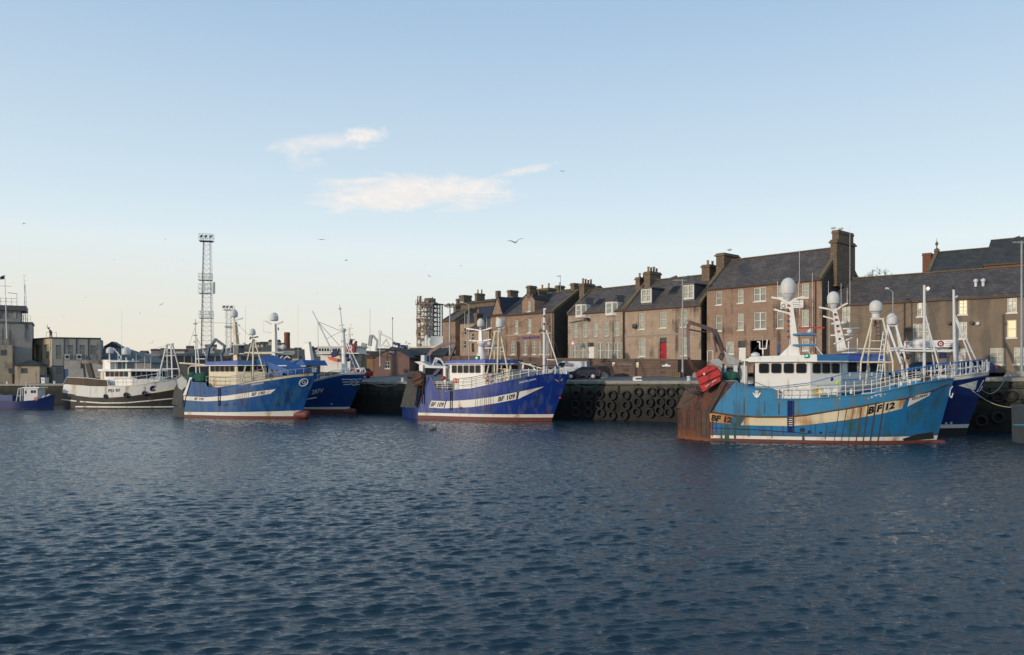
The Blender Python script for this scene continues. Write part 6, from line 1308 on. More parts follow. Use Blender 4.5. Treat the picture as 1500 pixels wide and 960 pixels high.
mb.build('tarpaulin', MATS['tarp_blue'], b.root, smooth=False); b.box('winch_house', 393, 536, 414, 550, -1.2, 2.2, 'hull_blue'); b.bars('rail_bar', [(393, 536, -1.3, 420, 536, -1.3, .8)], 'white_rail'); b.bars('stay_wire', [(343, 471, 0, 370, 496, -.8, .2), (370, 496, -.8, 448, 545, 0, .22), (287, 472, .3, 343, 474, 0, .2), (287, 476, .3, 262, 550, 0, .2), (371, 498, -.8, 402, 552, -2, .2)], 'wire', n=5)
b.ball('bow_lamp', 388.5, 547.5, -1.8, 1.3, 'light_grey')

# ------------------------------------------------------------------ second mid blue trawler behind it
b = Boat('trawler', 'blue trawler with a tall white foremast, half hidden behind the cream wheelhoused one', (-39.8, 111.2), -24, 3.0, 1.5, 2, 1.6, .4, (509.4, 604), (534.7, 547), tf=.5, pd=3.8, pw=1.7)
b.hull([(300, 566), (420, 562), (464, 556.5), (483, 551.5), (505, 547), (528, 546)], [(300, 580), (420, 570), (464, 558.5), (483, 553.6), (505, 549.2), (528, 548.4)], ['red_boot', 'band_white', 'hull_blue_deep', 'light_grey', 'hull_blue_deep'], red=.55, white=.76, white_rise=.1)
b.text('287V', [(457, 571.5), (474, 568.8), (473.5, 575.5), (456.5, 578)], 'light_grey', .02); b.line('white_stripe', [(448, 585.6), (464, 582.6)], 'light_grey', .08)
b.line('bow_emblem', [(518.5+4.6*math.cos(a), 560+4.6*math.sin(a)) for a in np.linspace(0, 6.283, 18)], 'light_grey', .06, .04); b.text('N', [(516.3, 557.5), (520.8, 557), (520.5, 562), (516, 562.5)], 'light_grey', .02)
for (x0, x1, y) in ((500.5, 515, 556), (501.5, 512.5, 559.8), (503, 513, 563.5), (523.5, 530, 555.5), (523.8, 528, 559.5), (522, 526.5, 563.3)): b.patch('bow_bar', [(x0, y-.7), (x1, y-.8)], [(x0, y+.7), (x1, y+.6)], 'light_grey', .03, 4, 1)
b.patch('hull_mark', [(484.5, 590.8), (487, 590.8)], [(484.5, 593.2), (487, 593.2)], 'light_grey', .03, 2, 2); b.bulb(521.5, 603.5, 4.8, 5)
P = b.fr.P
p0, p1 = P(404, 535.5, -2.3), P(446, 528.5, -2.3); mb = MB(); mb.extr([(p0.x, -2.4, p0.z), (p1.x+.2, -2.4, p0.z), (p1.x-.4, -2.2, p1.z+.1), (p0.x+1.5, -2.2, p1.z)], (0, 4.7, 0)); mb.build('whaleback', MATS['tarp_blue'], b.root, smooth=False); b.bars('whaleback_rail', [(394, 536.5, -2.3, 448, 536.5, -2.3, .8)], 'white_rail')
b.box('shelter_deck', 396, 537.5, 440, 560, -2.2, 4, 'hull_blue'); b.text('GOOD HOPE', [(425.5, 530.9), (442, 531), (442, 533), (425.5, 533)], 'light_grey', .01) if False else None
mt = MB(); mt.beam(P(402.5, 528, 0), P(402, 474, 0), .6, .6, w2=.42, h2=.42); mt.build('mast', MATS['white_paint'], b.root, smooth=False); b.radome(401.6, 458, 470.5, 0, 6.1); b.beams('crosstree', [(388.5, 470.5, 0), (397, 475, 0), (402, 476, 0)], 0, 1.8, 'light_grey'); b.beams('crosstree', [(414, 471.5, 0), (408, 474, 0), (402, 476, 0)], 0, 2.0, 'light_grey')
b.beams('yardarm', [(385.5, 486, 0), (401, 488.5, 0)], 0, 1.2, 'light_grey'); b.antennas([(385.8, 469, 486, 0), (393.5, 462, 472, 0), (436.5, 445, 530, 0)])
p = P(402, 516, 0); MB().box(p.x-.3, p.x+2, -.6, .6, p.z-.1, p.z).build('radar_platform', MATS['light_grey'], b.root, smooth=False); b.ball('small_dome', 415, 508.5, 0, 4, 'radome'); b.bars('mast_lamp', [(399.5, 480, 0, 400, 484, 0, .9), (407.5, 480, 0, 408, 484, 0, .9)], 'dark_metal')
b.bars('roof_gear', [(416, 526, -1, 421, 522, -1, 1.0), (421, 522, -1, 425, 525, -1, 1.0), (411, 525, -1, 414, 522, -1, 1.2)], 'light_grey')
mb = MB(); mb.beam(P(456, 546, 0), P(450.5, 502, 0), .75, 1.05, w2=.5, h2=.75); mb.build('gantry_post', MATS['white_paint'], b.root, smooth=False); b.beams('gantry_head', [(446.5, 502, 0), (454, 502, 0)], 0, 2.6, 'light_grey')
mb = MB(); mb.bar(P(505.3, 546, 0), P(502, 482, 0), .40, .24, 12); mb.build('foremast', MATS['white_paint'], b.root); mb = MB(); mb.lathe(P(505.5, 549, 0), [(.75, 0), (.6, .5), (.42, .9)], 14); mb.lathe(P(502, 484, 0), [(.28, -.3), (.45, 0), (.45, .15), (.2, .3)], 12); mb.build('foremast_collar', MATS['white_paint'], b.root)
b.bars('topmast', [(501.3, 481, 0, 498, 452, 0, .9, .6), (498, 452, 0, 497, 446, 0, .4), (495.5, 453, 0, 500.5, 452, 0, .5), (497, 477, 0, 504, 476, 0, .8)], 'light_grey'); b.ring('mast_ring', 498.2, 452.3, 0, 1.6, 'dark_metal', .35)
b.bars('foremast_brace', [(509, 502, 0, 528.5, 543.5, -.5, .9), (507, 503, 0, 522, 545, .6, .7)], 'white_rail'); b.bars('derrick_boom', [(457.7, 456, .5, 465, 470.5, .5, .8), (465, 470.5, .5, 487, 516, .3, 1.1)], 'light_grey')
b.bars('stay_wire', [(465, 471, .5, 499, 485, 0, .3), (465.5, 472, .5, 466.5, 520, .5, .25), (467, 473, .5, 497, 506, 0, .35), (478, 497, .5, 499, 486, 0, .25)], 'wire', n=5)
for (x, y) in ((508.5, 521), (510, 527)): b.ball('mast_float', x, y, -.4, 3.0, 'navy')
b.sheer_rail(.7, .985, .6, 'light_grey', 8, wires=1, r=.03); b.bars('bow_rail', [(527, 546, -.6, 533, 539.5, -.2, .9), (533, 539.5, -.2, 536, 545, 0, .9), (520, 541, .8, 533, 539.5, -.2, .9)], 'white_rail')

# ------------------------------------------------------------------ white and black trawler
b = Boat('trawler', 'white and black wooden trawler at the far left of the row', (-67.1, 121.5), -12, 3.0, 1.6, 3.2, 3, .3, (258, 598), (268, 553.5), tf=.45, pd=2.6, pw=1.9)
b.hull([(93, 562), (98.7, 552.6), (128.7, 554), (157.5, 557), (158.5, 565.6), (185, 565.6), (206, 563.6), (222.5, 561), (240, 558.5), (262, 554)],
       [(91, 576), (110, 579.5), (132.5, 582.3), (160, 582.8), (191, 580.6), (225, 575.5), (252.5, 571), (264, 568)], ['hull_black', 'band_white', 'hull_black', 'hull_white', 'hull_black'], red=.18, white=.36)
b.patch('weathered_top', [(92.5, 566), (99, 552.2), (128.7, 553.6), (157.5, 556.6)], [(93.5, 562.8), (100, 563.2), (132.5, 565.8), (157.5, 566.2)], 'hull_brown', .03, 20, 3)
b.patch('white_side', [(93, 562.8), (132.5, 565.8)], [(91.3, 575.4), (132.3, 581.6)], 'hull_white', .03, 14, 3)
b.patch('white_stripe', [(90.8, 584.3), (112, 587)], [(90.8, 586.3), (112, 588.8)], 'band_white', .03, 8, 1); b.patch('white_stripe', [(117, 587.5), (150, 589.8), (185, 589.4), (220, 586.4), (254, 583.2)], [(117, 589.3), (150, 591.5), (185, 591), (220, 587.9), (254, 584.6)], 'band_white', .03, 20, 1)
b.line('gold_line', [(222, 576.2), (240, 573.4), (256, 570.4)], 'yellow', .04, .03)
b.text('PD 97', [(158.5, 570.3), (175.8, 569.8), (175.8, 574.3), (158.5, 575)], 'ladder_blue', .015, off=.05)
b.line('bow_badge', [(223.5+3.2*math.cos(a), 569.2+3.2*math.sin(a)-.7*math.cos(a)) for a in np.linspace(.6, 5.9, 14)], 'navy', .1, .05); b.patch('bow_badge', [(222, 567.3), (227.5, 565)], [(220.8, 571.5), (225, 569.3)], 'navy', .05, 3, 2)
for (x, y, r) in ((154.2, 580.8, 2.1), (184.4, 579, 2.7), (211.2, 576.6, 2.5)):
    p, _ = b.surf(x, y, .15); m = b.fr.mpp(x, p.y); o = MB().torus(p, (0, 1, 0), r*m, r*.5*m).build('tyre_fender', MATS['black_rubber'], b.root); MB().bar(p+Vector((0, 0, r*m)), b.surf(x, 566.5, .1)[0], .03).build('lanyard', MATS['dark_metal'], o)
P = b.fr.P
wh, plan, zb, zt, zt2 = wheelhouse(b, 152.5, 190, 543.6, 556.5, 2.3, 3.6, 'white_paint', 'white_paint', (540.6, 0), 5, (544.5, 551.5), 5, over=.35)
b.block('deckhouse', [(plan[0][0]+.6, -2.3), (plan[1][0]+.5, -2.3), (plan[2][0]+.3, -1), (plan[2][0]+.3, 1), (plan[1][0]+.5, 2.3), (plan[0][0]+.6, 2.3)], zb-2.0, zb+.05, 'white_paint')
p, q = P(145, 544, -2.0), P(154, 540.5, -2.0); MB().box(p.x, q.x, -2.2, 2.2, p.z, p.z+.3).build('roof_overhang', MATS['white_paint'], b.root, smooth=False)
p, q = P(140, 556, -1.2), P(150.5, 543.5, -1.2); mb = MB(); mb.lathe(((p.x+q.x)/2, 0, p.z-1.0), [(.62, 0), (.62, (q.z-p.z)*.7+1), (.5, (q.z-p.z)*.95+1), (.2, (q.z-p.z)*1.02+1)], 14); mb.build('funnel', MATS['cream_paint'], b.root)
b.rail('side_rail', [P(160, 565.4, -2.85), P(185, 565.4, -2.9), P(215, 562, -2.7), P(238, 558.3, -2.0)], 1.2, 'white_rail', 1.6, 2); b.sheer_rail(.75, .98, .5, 'white_rail', 6, wires=1)
mb = MB(); mb.box(P(156, 540, 0).x, P(167, 540, 0).x, -.8, .8, P(156, 541, 0).z, P(156, 527.5, 0).z); mb.build('mast_housing', MATS['white_paint'], b.root, smooth=False); p, q = P(165, 529.6, 0), P(196, 529.6, 0); MB().box(p.x, q.x, -1.2, 1.2, p.z-.1, p.z+.1).build('radar_platform', MATS['light_grey'], b.root, smooth=False)
b.bars('platform_post', [(169, 530, -.8, 169, 541, -.8, .6), (179, 530, .8, 179, 541, .8, .7), (185, 524, 0, 185, 541, 0, 1.1), (160.5, 528, 0, 160.5, 518, 0, 1.0)], 'white_rail'); b.radome(161, 508.5, 518, 0, 5.2); b.radome(185, 508.5, 520, 0, 6.2)
b.bars('mast', [(166, 510, 0, 178, 524, 0, .9), (178, 524, 0, 174, 529, 0, .9), (173, 515, .3, 173, 529, .3, .6), (195, 526, 0, 195, 529, 0, 1.2)], 'light_grey'); b.antennas([(178.3, 455, 529, .5), (199.5, 519, 542, 0), (212, 522, 540, 0), (221, 523, 540, 0)], r=.03)
b.beams('gallows', [(136, 557, -.8), (129, 531, -.8)], 0, [7.5], 'hull_brown', 5); b.beams('gallows_beam', [(118.5, 531, -.8), (131, 530, -.8), (145, 531, -.6), (157, 536, -.3)], 0, [5, 5, 4.5], 'dark_metal'); b.bars('gallows_post', [(122, 531, .8, 125, 556, .8, 1.5), (119.5, 531, -.9, 119.5, 540, -.9, 1.6), (127, 524, -.8, 129, 530, -.8, 1.6)], 'dark_metal'); b.ball('block', 130.5, 526.8, -.8, 2.3, 'dark_metal')
b.bars('gantry', [(244, 505, -.4, 234.5, 544, -1.6, 1.1), (234.5, 544, -1.6, 234.5, 557, -1.6, 1.1), (245, 506, .3, 245.3, 554, 1.2, 1.0), (250.7, 505, -.4, 252.5, 554, -1.5, 1.1), (253, 505, .3, 262.5, 541, 1.3, 1.0), (262.5, 541, 1.3, 263.5, 549, 1.3, 1.0), (243.5, 504.5, 0, 254, 504, 0, 1.3), (240.5, 521.5, -.8, 256.5, 521, -.6, .8), (235, 541, -1.4, 263, 540.5, -1.2, .8)], 'white_rail')
b.bars('stay_wire', [(248, 505, 0, 185, 523, 0, .2), (248, 505, 0, 205, 541, -1.5, .2), (173, 512, .3, 122, 532, 0, .2), (248, 505, 0, 262, 553, 0, .2)], 'wire', n=5)
mb = MB()
for i in range(9): mb.ring = None; mb.lathe(P(197+i*2.4, 553+rr_.uniform(-.8, .8), -1.9), [(.02, -.2), (.24, -.08), (.25, .1), (.02, .22)], 8)
mb.build('fish_boxes', MATS['navy'], b.root)

# ------------------------------------------------------------------ small blue boat, and a sliver of a grey one at the right
b = Boat('small_boat', 'small dark blue fishing boat with a white cabin below the harbour office', (-78.8, 117.4), -2, 1.6, 1.0, 1.5, 5, 0, (78, 598), (80, 578), tf=.55, pd=2.8, cat='boat')
b.hull([(-20, 586), (0, 587.2), (28, 588.6), (51, 586.6), (66, 582.5), (79, 578.5)], [(-20, 590), (28, 592), (51, 590), (79, 582)], ['hull_black', 'hull_darkblue', 'hull_darkblue', 'hull_darkblue', 'hull_darkblue'], red=.1, white=.25)
P = b.fr.P; b.box('cabin', 35, 569, 55, 588, -.9, 1.8, 'light_grey'); b.box('cabin_roof', 33.5, 567.3, 57, 569, -1.05, 2.1, 'white_rail'); b.box('window', 45, 572, 48.4, 576, -.93, .03, 'glass_dark'); b.box('window', 49.2, 572, 52.3, 576, -.93, .03, 'glass_dark'); b.box('window', 36.5, 572.5, 38.5, 577, -.93, .03, 'glass_dark')
b.bars('stern_frame', [(24, 588, -.8, 27, 570, -.5, .7), (30, 588, -.8, 30, 569, -.5, .7), (27, 569.5, -.5, 36, 568, -.5, .7), (33, 588, .6, 32.5, 568, .5, .7), (25, 580, -.7, 31, 580, -.7, .5)], 'light_grey'); b.ring('life_ring', 53, 584.5, -1.1, 2.3, 'orange', .8); b.bars('hauler', [(38, 568, 0, 38, 560, 0, .6), (44, 568, .3, 44, 563, .3, .5), (50, 568, 0, 50, 565.5, 0, .8)], 'light_grey'); b.box('fish_box', -6, 579, 18, 588, -.8, 1.4, 'hull_blue_deep'); b.box('net_bin', -8, 577.5, 4, 583, -.5, 1.0, 'net_green'); b.bars('foredeck_gear', [(58, 586, -.5, 66, 580, -.5, 1.2), (68, 581, -.3, 73, 578, -.3, 1.2)], 'light_grey')
mk('hull_grey', (.06, .075, .09), .45, var=.2, streak=((.08, .07, .06), .3, 1.5)); mk('teal', (.02, .25, .30), .5)
b = Boat('work_boat', 'grey boat with a teal stripe, cut off by the right edge of the picture', (37.1, 58.0), -8, 1.9, 1.7, .5, 5, 0, (1640, 651), (1660, 600), tf=.6, cat='boat')
b.hull([(1488, 598), (1500, 597), (1640, 594)], [(1484, 622), (1500, 622.5), (1640, 618)], ['hull_black', 'band_white', 'hull_black', 'hull_grey', 'hull_grey'], red=.12, white=.26)
b.line('teal_stripe', [(1485, 622.6), (1500, 623), (1560, 622)], 'teal', .05, .03); P = b.fr.P; mb = MB(); mb.box(.05, 9, -1.8, 1.8, 2.45, 2.62); mb.build('canopy', MATS['light_grey'], b.root, smooth=False)
cb = MB().box(4.2, 7.2, -1.2, 1.2, 2.62, 4.6).build('cabin', MATS['light_grey'], b.root, smooth=False); b.windows(cb, (4.2, -1.2), (7.2, -1.2), 3.5, 4.2, 3); MB().box(4.0, 7.4, -1.35, 1.35, 4.6, 4.72).build('cabin_roof', MATS['white_paint'], b.root, smooth=False); b.rail('railing', [(.2, -1.75, 2.6), (4.0, -1.8, 2.6)], .7, 'white_rail', 1.2, 2)
# ================================================================== QUAY FURNITURE, VEHICLES, FAR THINGS, BIRDS
def apron(px, off):
    p, d = quay_pt(px); n = Vector((-d.y, d.x, 0))
    i = np.interp(px, [q[0] for q in QE], APR)
    z = np.interp(off, [0, .85, 7, 15, 24], [p.z, p.z+.016, (p.z+i)/2+.05, i, i+.02])
    q = p+n*off; return Vector((q.x, q.y, float(z)))
def apron_col(px, off):     # point 'off' metres behind the edge that shows in photo column px
    c = px
    for _ in range(12):
        q = apron(c, off); c += px-(CX+q.x/q.y*F)
    return apron(c, off)
# tyres hung on the wall
tyb = MB()
prof = []
for i in range(24):
    t = 2*math.pi*i/24
    for (r, h) in ((.33, -.10), (.36, -.15), (.44, -.17), (.51, -.12), (.53, 0), (.51, .12), (.44, .17), (.36, .15), (.33, .10)):
        rr2 = r+(.012 if (i % 2 and r > .5) else 0); tyb.v.append((rr2*math.cos(t), h, rr2*math.sin(t)))
k = 9
tyb.f = [[i*k+j, ((i+1) % 24)*k+j, ((i+1) % 24)*k+(j+1) % k, i*k+(j+1) % k] for i in range(24) for j in range(k)]; tyb.m = [0]*len(tyb.f)
tyme = tyb.mesh('tyre', MATS['tyre_fender'], True, 40)
TY = {'top': [(345, 440), (495, 435), (600, 435), (735, 445), (885, 445), (1020, 410), (1165, 410), (1262, 410), (1370, 410), (1478, 405)],
      'middle': [(480, 545), (600, 545), (720, 560), (890, 555), (1015, 520), (1145, 525), (1262, 520), (1370, 525), (330, 545)],
      'bottom': [(480, 640), (610, 640), (735, 665), (865, 660), (1000, 630), (1150, 640), (1255, 615), (1355, 635), (330, 632)]}
rt = random.Random(2)
def tyre(px, py, lab, grp, s=1.0):
    p, d = quay_pt(px); n = Vector((d.y, -d.x, 0)); q = p+n*.2
    dd = q.y; o = link('tyre_fender', tyme); o.location = (q.x, q.y, yz(py, dd)); o.rotation_euler = (rt.uniform(-.05, .05), rt.uniform(0, 6), math.atan2(d.y, d.x)+rt.uniform(-.12, .12))
    o.scale = (s*rt.uniform(.94, 1.06),)*3; tag(o, lab, 'tyre', grp)
for row, pts in TY.items():
    for x, y in pts: tyre(800+x/7.5, 520+y/7.5, 'black tyre fender in the %s row on the wall left of the red trawl door' % row, 'tyre fenders in the %s row' % row)
for x, y in ((1440, 577), (1438, 617), (1462, 582), (1480, 580), (1420, 600), (1462, 612)): tyre(x, y, 'black tyre fender on the dark quay wall beyond the bow of the dark blue trawler', 'tyre fenders at the right end', 1.0)
# ropes
def rope(lab, p, q, s, mat, r=.035, name='mooring_rope'):
    mb = MB(); mb.path(sag(p, q, s), r, 6); tag(mb.build(name, MATS[mat]), lab, 'rope')
rope('pale mooring rope from the white foremasted trawler to the quay', W(526, 551, 102.5), apron_col(592, .1)+Vector((0, 0, .1)), 1.0, 'rope')
rope('green rope hanging in a loop on the quay wall', quay_pt(835)[0]+Vector((-.1, -.25, .05)), quay_pt(886)[0]+Vector((-.1, -.25, .05)), .75, 'rope_green')
rope('long pale mooring rope from the dark blue trawler to the grey boat', W(1414, 562.5, 64.6), W(1502, 594.5, 61), .75, 'rope', .03)
rope('yellowish mooring rope looped from the dark blue bow up to the quay', W(1434, 566, 65.5), apron_col(1474, .1)+Vector((0, 0, .1)), 1.0, 'rope', .03)
# bollards and stones on the edge
def bollard(px, lab, off=.5, mat='light_grey'):
    p = apron_col(px, off); mb = MB().lathe(p, [(.24, 0), (.2, .06), (.16, .3), (.24, .36), (.24, .44), (.1, .48)], 12)
    tag(mb.build('bollard', MATS[mat]), lab, 'bollard')
bollard(1009, 'white bollard on the quay edge beside the red trawl door'); bollard(590, 'pale bollard on the quay edge left of the rusty trawl door')
p = apron_col(934, .5); mb = MB(); mb.box(-.5, .5, -.08, .08, 0, .12); mb.box(-.5, -.2, -.1, .1, .1, .45); mb.box(-.5, .45, -.1, .1, .32, .45); o = mb.build('edge_marker', MATS['sign_white'], smooth=False); o.location = p; o.rotation_euler = (0, 0, R(-27)); tag(o, 'small white marker bracket on the quay edge above the tyres', 'marker')
def boulder(px, off, s, lab):
    p = apron_col(px, off); r_ = random.Random(px); mb = MB().lathe((0, 0, 0), [(.45, -.1), (.55, .1), (.45, .42), (.25, .62), (.02, .68)], 10)
    mb.v = [(x*s*r_.uniform(.85, 1.15), y*s*r_.uniform(.85, 1.15), z*s*r_.uniform(.9, 1.1)) for x, y, z in mb.v]; o = mb.build('boulder', MATS['coping'], ang=25); o.location = p; tag(o, lab, 'boulder')
boulder(869, 4.3, 1.15, 'rounded grey boulder beside the rear wheel of the dark blue car'); boulder(884, 4.5, 1.1, 'rounded grey boulder standing clear to the right of the dark blue car'); boulder(1020, 6.5, .9, 'dark boulder at the foot of the tall lamp post')
p = apron_col(990, 6.0); mb = MB(); 
for i in range(6): mb.box(-.65+i*.22, -.47+i*.22, -.4, .4, 0, .62)
mb.box(-.62, .6, -.36, .36, 0, .55); o = mb.build('planter', MATS['lichen_stone'], smooth=False); o.location = p; o.rotation_euler = (0, 0, R(-30)); tag(o, 'low mossy stone planter at the foot of the retaining wall', 'planter')
p = apron_col(1494, 2.2); mb = MB(); mb.extr([(-1.2, -.6, 0), (1.6, -.6, 0), (1.6, -.6, .5), (-.9, -.6, .5)], (0, 1.2, 0)); o = mb.build('concrete_block', MATS['concrete'], smooth=False); o.location = p; o.rotation_euler = (0, 0, R(-24)); tag(o, 'pale concrete block under the lamp post at the right edge', 'block')
# lamp posts
def lamp_post(px, off, ytop, lab, heads, r=.09, arm=None, base=None):
    p = apron_col(px, off) if base is None else base; zt_ = yz(ytop, p.y)-p.z
    root = bpy.data.objects.new('lamp_post', None); COL.objects.link(root); root.location = p; tag(root, lab, 'lamp post')
    MB().bar((0, 0, 0), (0, 0, zt_), r*1.3, r*.8, 10).build('post', MATS['steel_grey'], root); MB().lathe((0, 0, 0), [(r*2.2, 0), (r*2.2, .1), (r*1.6, .14), (r*1.6, .9), (r*1.3, .95)], 10).build('base', MATS['steel_grey'], root)
    for (dx, kind) in heads:
        m = p.y/F; x = dx*m
        if kind == 'bar': MB().beam((0, 0, zt_-.15), (x, 0, zt_-.12), .1, .12).build('arm', MATS['steel_grey'], root)
        if kind == 'flood':
            o = MB().beam((x-.32, 0, zt_+.05), (x+.32, -.25, zt_+.28), .4, .22).build('floodlight', MATS['dark_metal'], root, smooth=False); MB().bar((x, 0, zt_-.12), (x, -.05, zt_+.1), .05).build('bracket', MATS['steel_grey'], o)
        if kind == 'street':
            MB().bar((0, 0, zt_-.05), (x*.9, 0, zt_+.25), .05).build('arm', MATS['steel_grey'], root); MB().beam((x*.75, 0, zt_+.22), (x*1.15, 0, zt_+.3), .28, .16).build('lamp_head', MATS['light_grey'], root, smooth=False)
    return root
lamp_post(1000, 7.0, 409, 'tall grey lamp post with twin floodlights in front of the red-doored house', [(-15, 'bar'), (6, 'bar'), (-13, 'flood'), (4.5, 'flood')])
l_ = lamp_post(1496.5, 2.2, 353, 'tall grey lamp post with a cross arm at the right edge', [(-13, 'bar'), (14, 'bar'), (-11, 'flood'), (11, 'flood')])
lamp_post(1308, 2.0, 427, 'slim street lamp with one arm in front of the long harled building', [(-9, 'street')], .06)
lamp_post(659, 4, 449, 'tall post with two dark floodlights left of the tan warehouse', [(-5, 'bar'), (5, 'bar'), (-4, 'flood'), (2, 'flood')], .11)
lamp_post(687, 4.5, 446, 'street lamp with one arm reaching left in front of the tan warehouse', [(-11, 'street')], .07)
lamp_post(821, 30, 403.5, 'far street lamp showing above the ridge of the brown house', [(-5, 'bar')], .05, base=W(821, 520, 128))
for (px, yt, yb, d, lab) in ((575, 467, 520, 150, 'thin grey pole standing behind the gabled hut'), (556.5, 496, 537, 119, 'white pole in front of the gabled hut'), (542, 452, 510, 170, 'very thin aerial pole behind the gabled hut')):
    p, q = W(px, yb, d), W(px, yt, d); mb = MB(); mb.bar((p.x, p.y, p.z-2.0 if px != 556.5 else p.z), q, .10 if px == 575 else .06, .06 if px == 575 else .035, 8)
    if px == 575: mb.lathe(q, [(.12, -.1), (.16, 0), (.05, .3)], 8)
    tag(mb.build('pole', MATS['white_rail' if px == 556.5 else 'steel_grey']), lab, 'pole')
tp = W(850, 518, 108.0); mb = MB(); mb.extr([(-.45, 0, 0), (.45, 0, 0), (0, 0, .8)], (0, .03, 0))
sgn = bpy.data.objects.new('road_sign', None); COL.objects.link(sgn); s0_ = hit(839, 15.0, 98.8, FDEG); sgn.location = (s0_[0], s0_[1], 6.8); zt_ = yz(497, s0_[1])-6.8; tag(sgn, 'triangular red bordered road sign before the grey house', 'sign')
o = mb.build('plate', MATS['red_paint'], sgn, smooth=False); o.location = (0, -.06, zt_-.8); o.rotation_euler = (0, 0, R(-30)); o2 = MB().extr([(-.28, -.02, .1), (.28, -.02, .1), (0, -.02, .6)], (0, .015, 0)).build('face', MATS['sign_white'], o, smooth=False); MB().bar((0, 0, -.5), (0, 0, zt_), .04).build('post', MATS['steel_grey'], sgn)

# ---- vehicles
mk('car_navy', (.012, .018, .032), .25, var=.05, spec=.6); mk('car_silver', (.33, .36, .40), .3, .3, var=.05); mk('car_white', (.55, .55, .54), .35, var=.05); mk('car_red', (.22, .012, .02), .3, var=.05); mk('car_blue', (.012, .035, .11), .3, var=.05)
mk('tail_light', (.35, .01, .01), .3); mk('head_light', (.6, .62, .65), .15)
def vehicle(name, lab, pos, deg, kind, paint, cat='car'):
    root = bpy.data.objects.new(name, None); COL.objects.link(root); root.location = pos; root.rotation_euler = (0, 0, R(deg)); tag(root, lab, cat)
    if kind == 'hatch': L, Wd, prof, cab = 4.2, 1.76, [(-2.08, .35), (-2.1, .75), (-2.0, .98), (.75, .98), (1.95, .78), (2.1, .62), (2.1, .32)], [(-2.02, .96), (-1.55, 1.44), (.05, 1.46), (1.0, .96)]
    elif kind == 'van': L, Wd, prof, cab = 4.9, 1.9, [(-2.4, .4), (-2.45, 1.2), (1.3, 1.12), (2.2, .98), (2.42, .7), (2.42, .36)], [(-2.44, 1.18), (-2.35, 1.95), (.75, 1.98), (1.15, 1.85), (1.85, 1.06)]
    else: L, Wd, prof, cab = 5.0, 1.9, [(-2.45, .45), (-2.45, 1.08), (-.4, 1.08), (1.4, 1.08), (2.3, .95), (2.45, .75), (2.45, .4)], [(-.35, 1.05), (-.3, 1.85), (.75, 1.87), (1.55, 1.06)]
    hw = Wd/2
    def loft(pr, w0, w1, z0, z1, m):
        mb = MB(); n = len(pr)
        for s in (-1, 1):
            for (x, z) in pr: f = (z-z0)/(z1-z0); mb.v.append((x, s*(w0+(w1-w0)*max(0, min(1, f))), z))
        mb.f = [list(range(n-1, -1, -1)), list(range(n, 2*n))]+[[i, (i+1) % n, n+(i+1) % n, n+i] for i in range(n)]; mb.m = [m]*len(mb.f); return mb
    loft(prof, hw*.97, hw, .3, .8, 0).build('body', MATS[paint], root, smooth=True, ang=30)
    z0, z1 = min(c[1] for c in cab), max(c[1] for c in cab)
    c = loft(cab, hw*.96, hw*.80, z0, z1, 0).build('cabin', MATS[paint], root, smooth=False)
    def side(x, z): f = (z-z0)/(z1-z0); return hw*.96+(hw*.80-hw*.96)*f+.012
    def pane(pts, s): mb = MB(); mb.add([(x, s*side(x, z), z) for x, z in pts], [tuple(range(len(pts)))]); mb.build('side_window', MATS['glass_dark'], c, smooth=False)
    zb, zt_ = z0+.1, z1-.1
    if kind == 'hatch': ws = [[(-1.75, zb), (-1.42, zt_), (-.72, zt_), (-.72, zb)], [(-.64, zb), (-.64, zt_), (.02, zt_), (.72, zb)]]
    elif kind == 'van': ws = [[(.35, zb+.05), (.35, zt_-.05), (1.0, zt_-.1), (1.55, zb+.05)]]
    else: ws = [[(-.1, zb), (-.1, zt_), (.65, zt_), (1.25, zb)]]
    for s in (-1, 1):
        for w in ws: pane(w, s)
    a, b_ = cab[-2], cab[-1]
    if kind == 'van': a = cab[-2]
    n = Vector((b_[1]-a[1], 0, a[0]-b_[0])).normalized()*-.015
    if n.x < 0: n = -n
    mb = MB(); f0, f1 = .08, .9
    def fp(f, s): x, z = a[0]+(b_[0]-a[0])*f, a[1]+(b_[1]-a[1])*f; return (x+n.x, s*(side(x, z)-.1), z+abs(n.z))
    mb.quad(fp(f0, -1), fp(f0, 1), fp(f1, 1), fp(f1, -1)); mb.build('windscreen', MATS['glass_dark'], c, smooth=False)
    if kind == 'hatch':
        a, b_ = cab[0], cab[1]; n = Vector((-.015, 0, .01)); mb = MB()
        def bp_(f, s): x, z = a[0]+(b_[0]-a[0])*f, a[1]+(b_[1]-a[1])*f; return (x-.015, s*(side(x, z)-.14), z+.01)
        mb.quad(bp_(.15, -1), bp_(.9, -1), bp_(.9, 1), bp_(.15, 1)); mb.build('rear_window', MATS['glass_dark'], c, smooth=False)
    fx = prof[-1][0]; 
    for s in (-1, 1):
        MB().box(fx-.28, fx-.02, s*hw*.95-.18, s*hw*.95+.0 if s < 0 else s*hw*.95+.01, .62, .8).build('headlight', MATS['head_light'], root, smooth=False)
        MB().box(-L/2-.01, -L/2+.12, s*hw*.9-.12, s*hw*.9+.1, .72, .98).build('tail_lamp', MATS['tail_light'], root, smooth=False)
        for x in (-L*.3, L*.32):
            w = MB().lathe((x, s*(hw-.1), .33), [(.2, -.11), (.32, -.11), (.335, -.06), (.335, .06), (.32, .11), (.2, .11)], 18, axis='y').build('wheel', MATS['black_rubber'], root)
            MB().lathe((x, s*(hw-.1), .33), [(.21, -.115), (.21, .115)], 14, axis='y').build('rim', MATS['light_grey'], w)
        MB().beam((L*.17, s*(hw+.02), 1.0), (L*.17, s*(hw+.2), 1.05), .12, .14).build('mirror', MATS[paint], root, smooth=False)
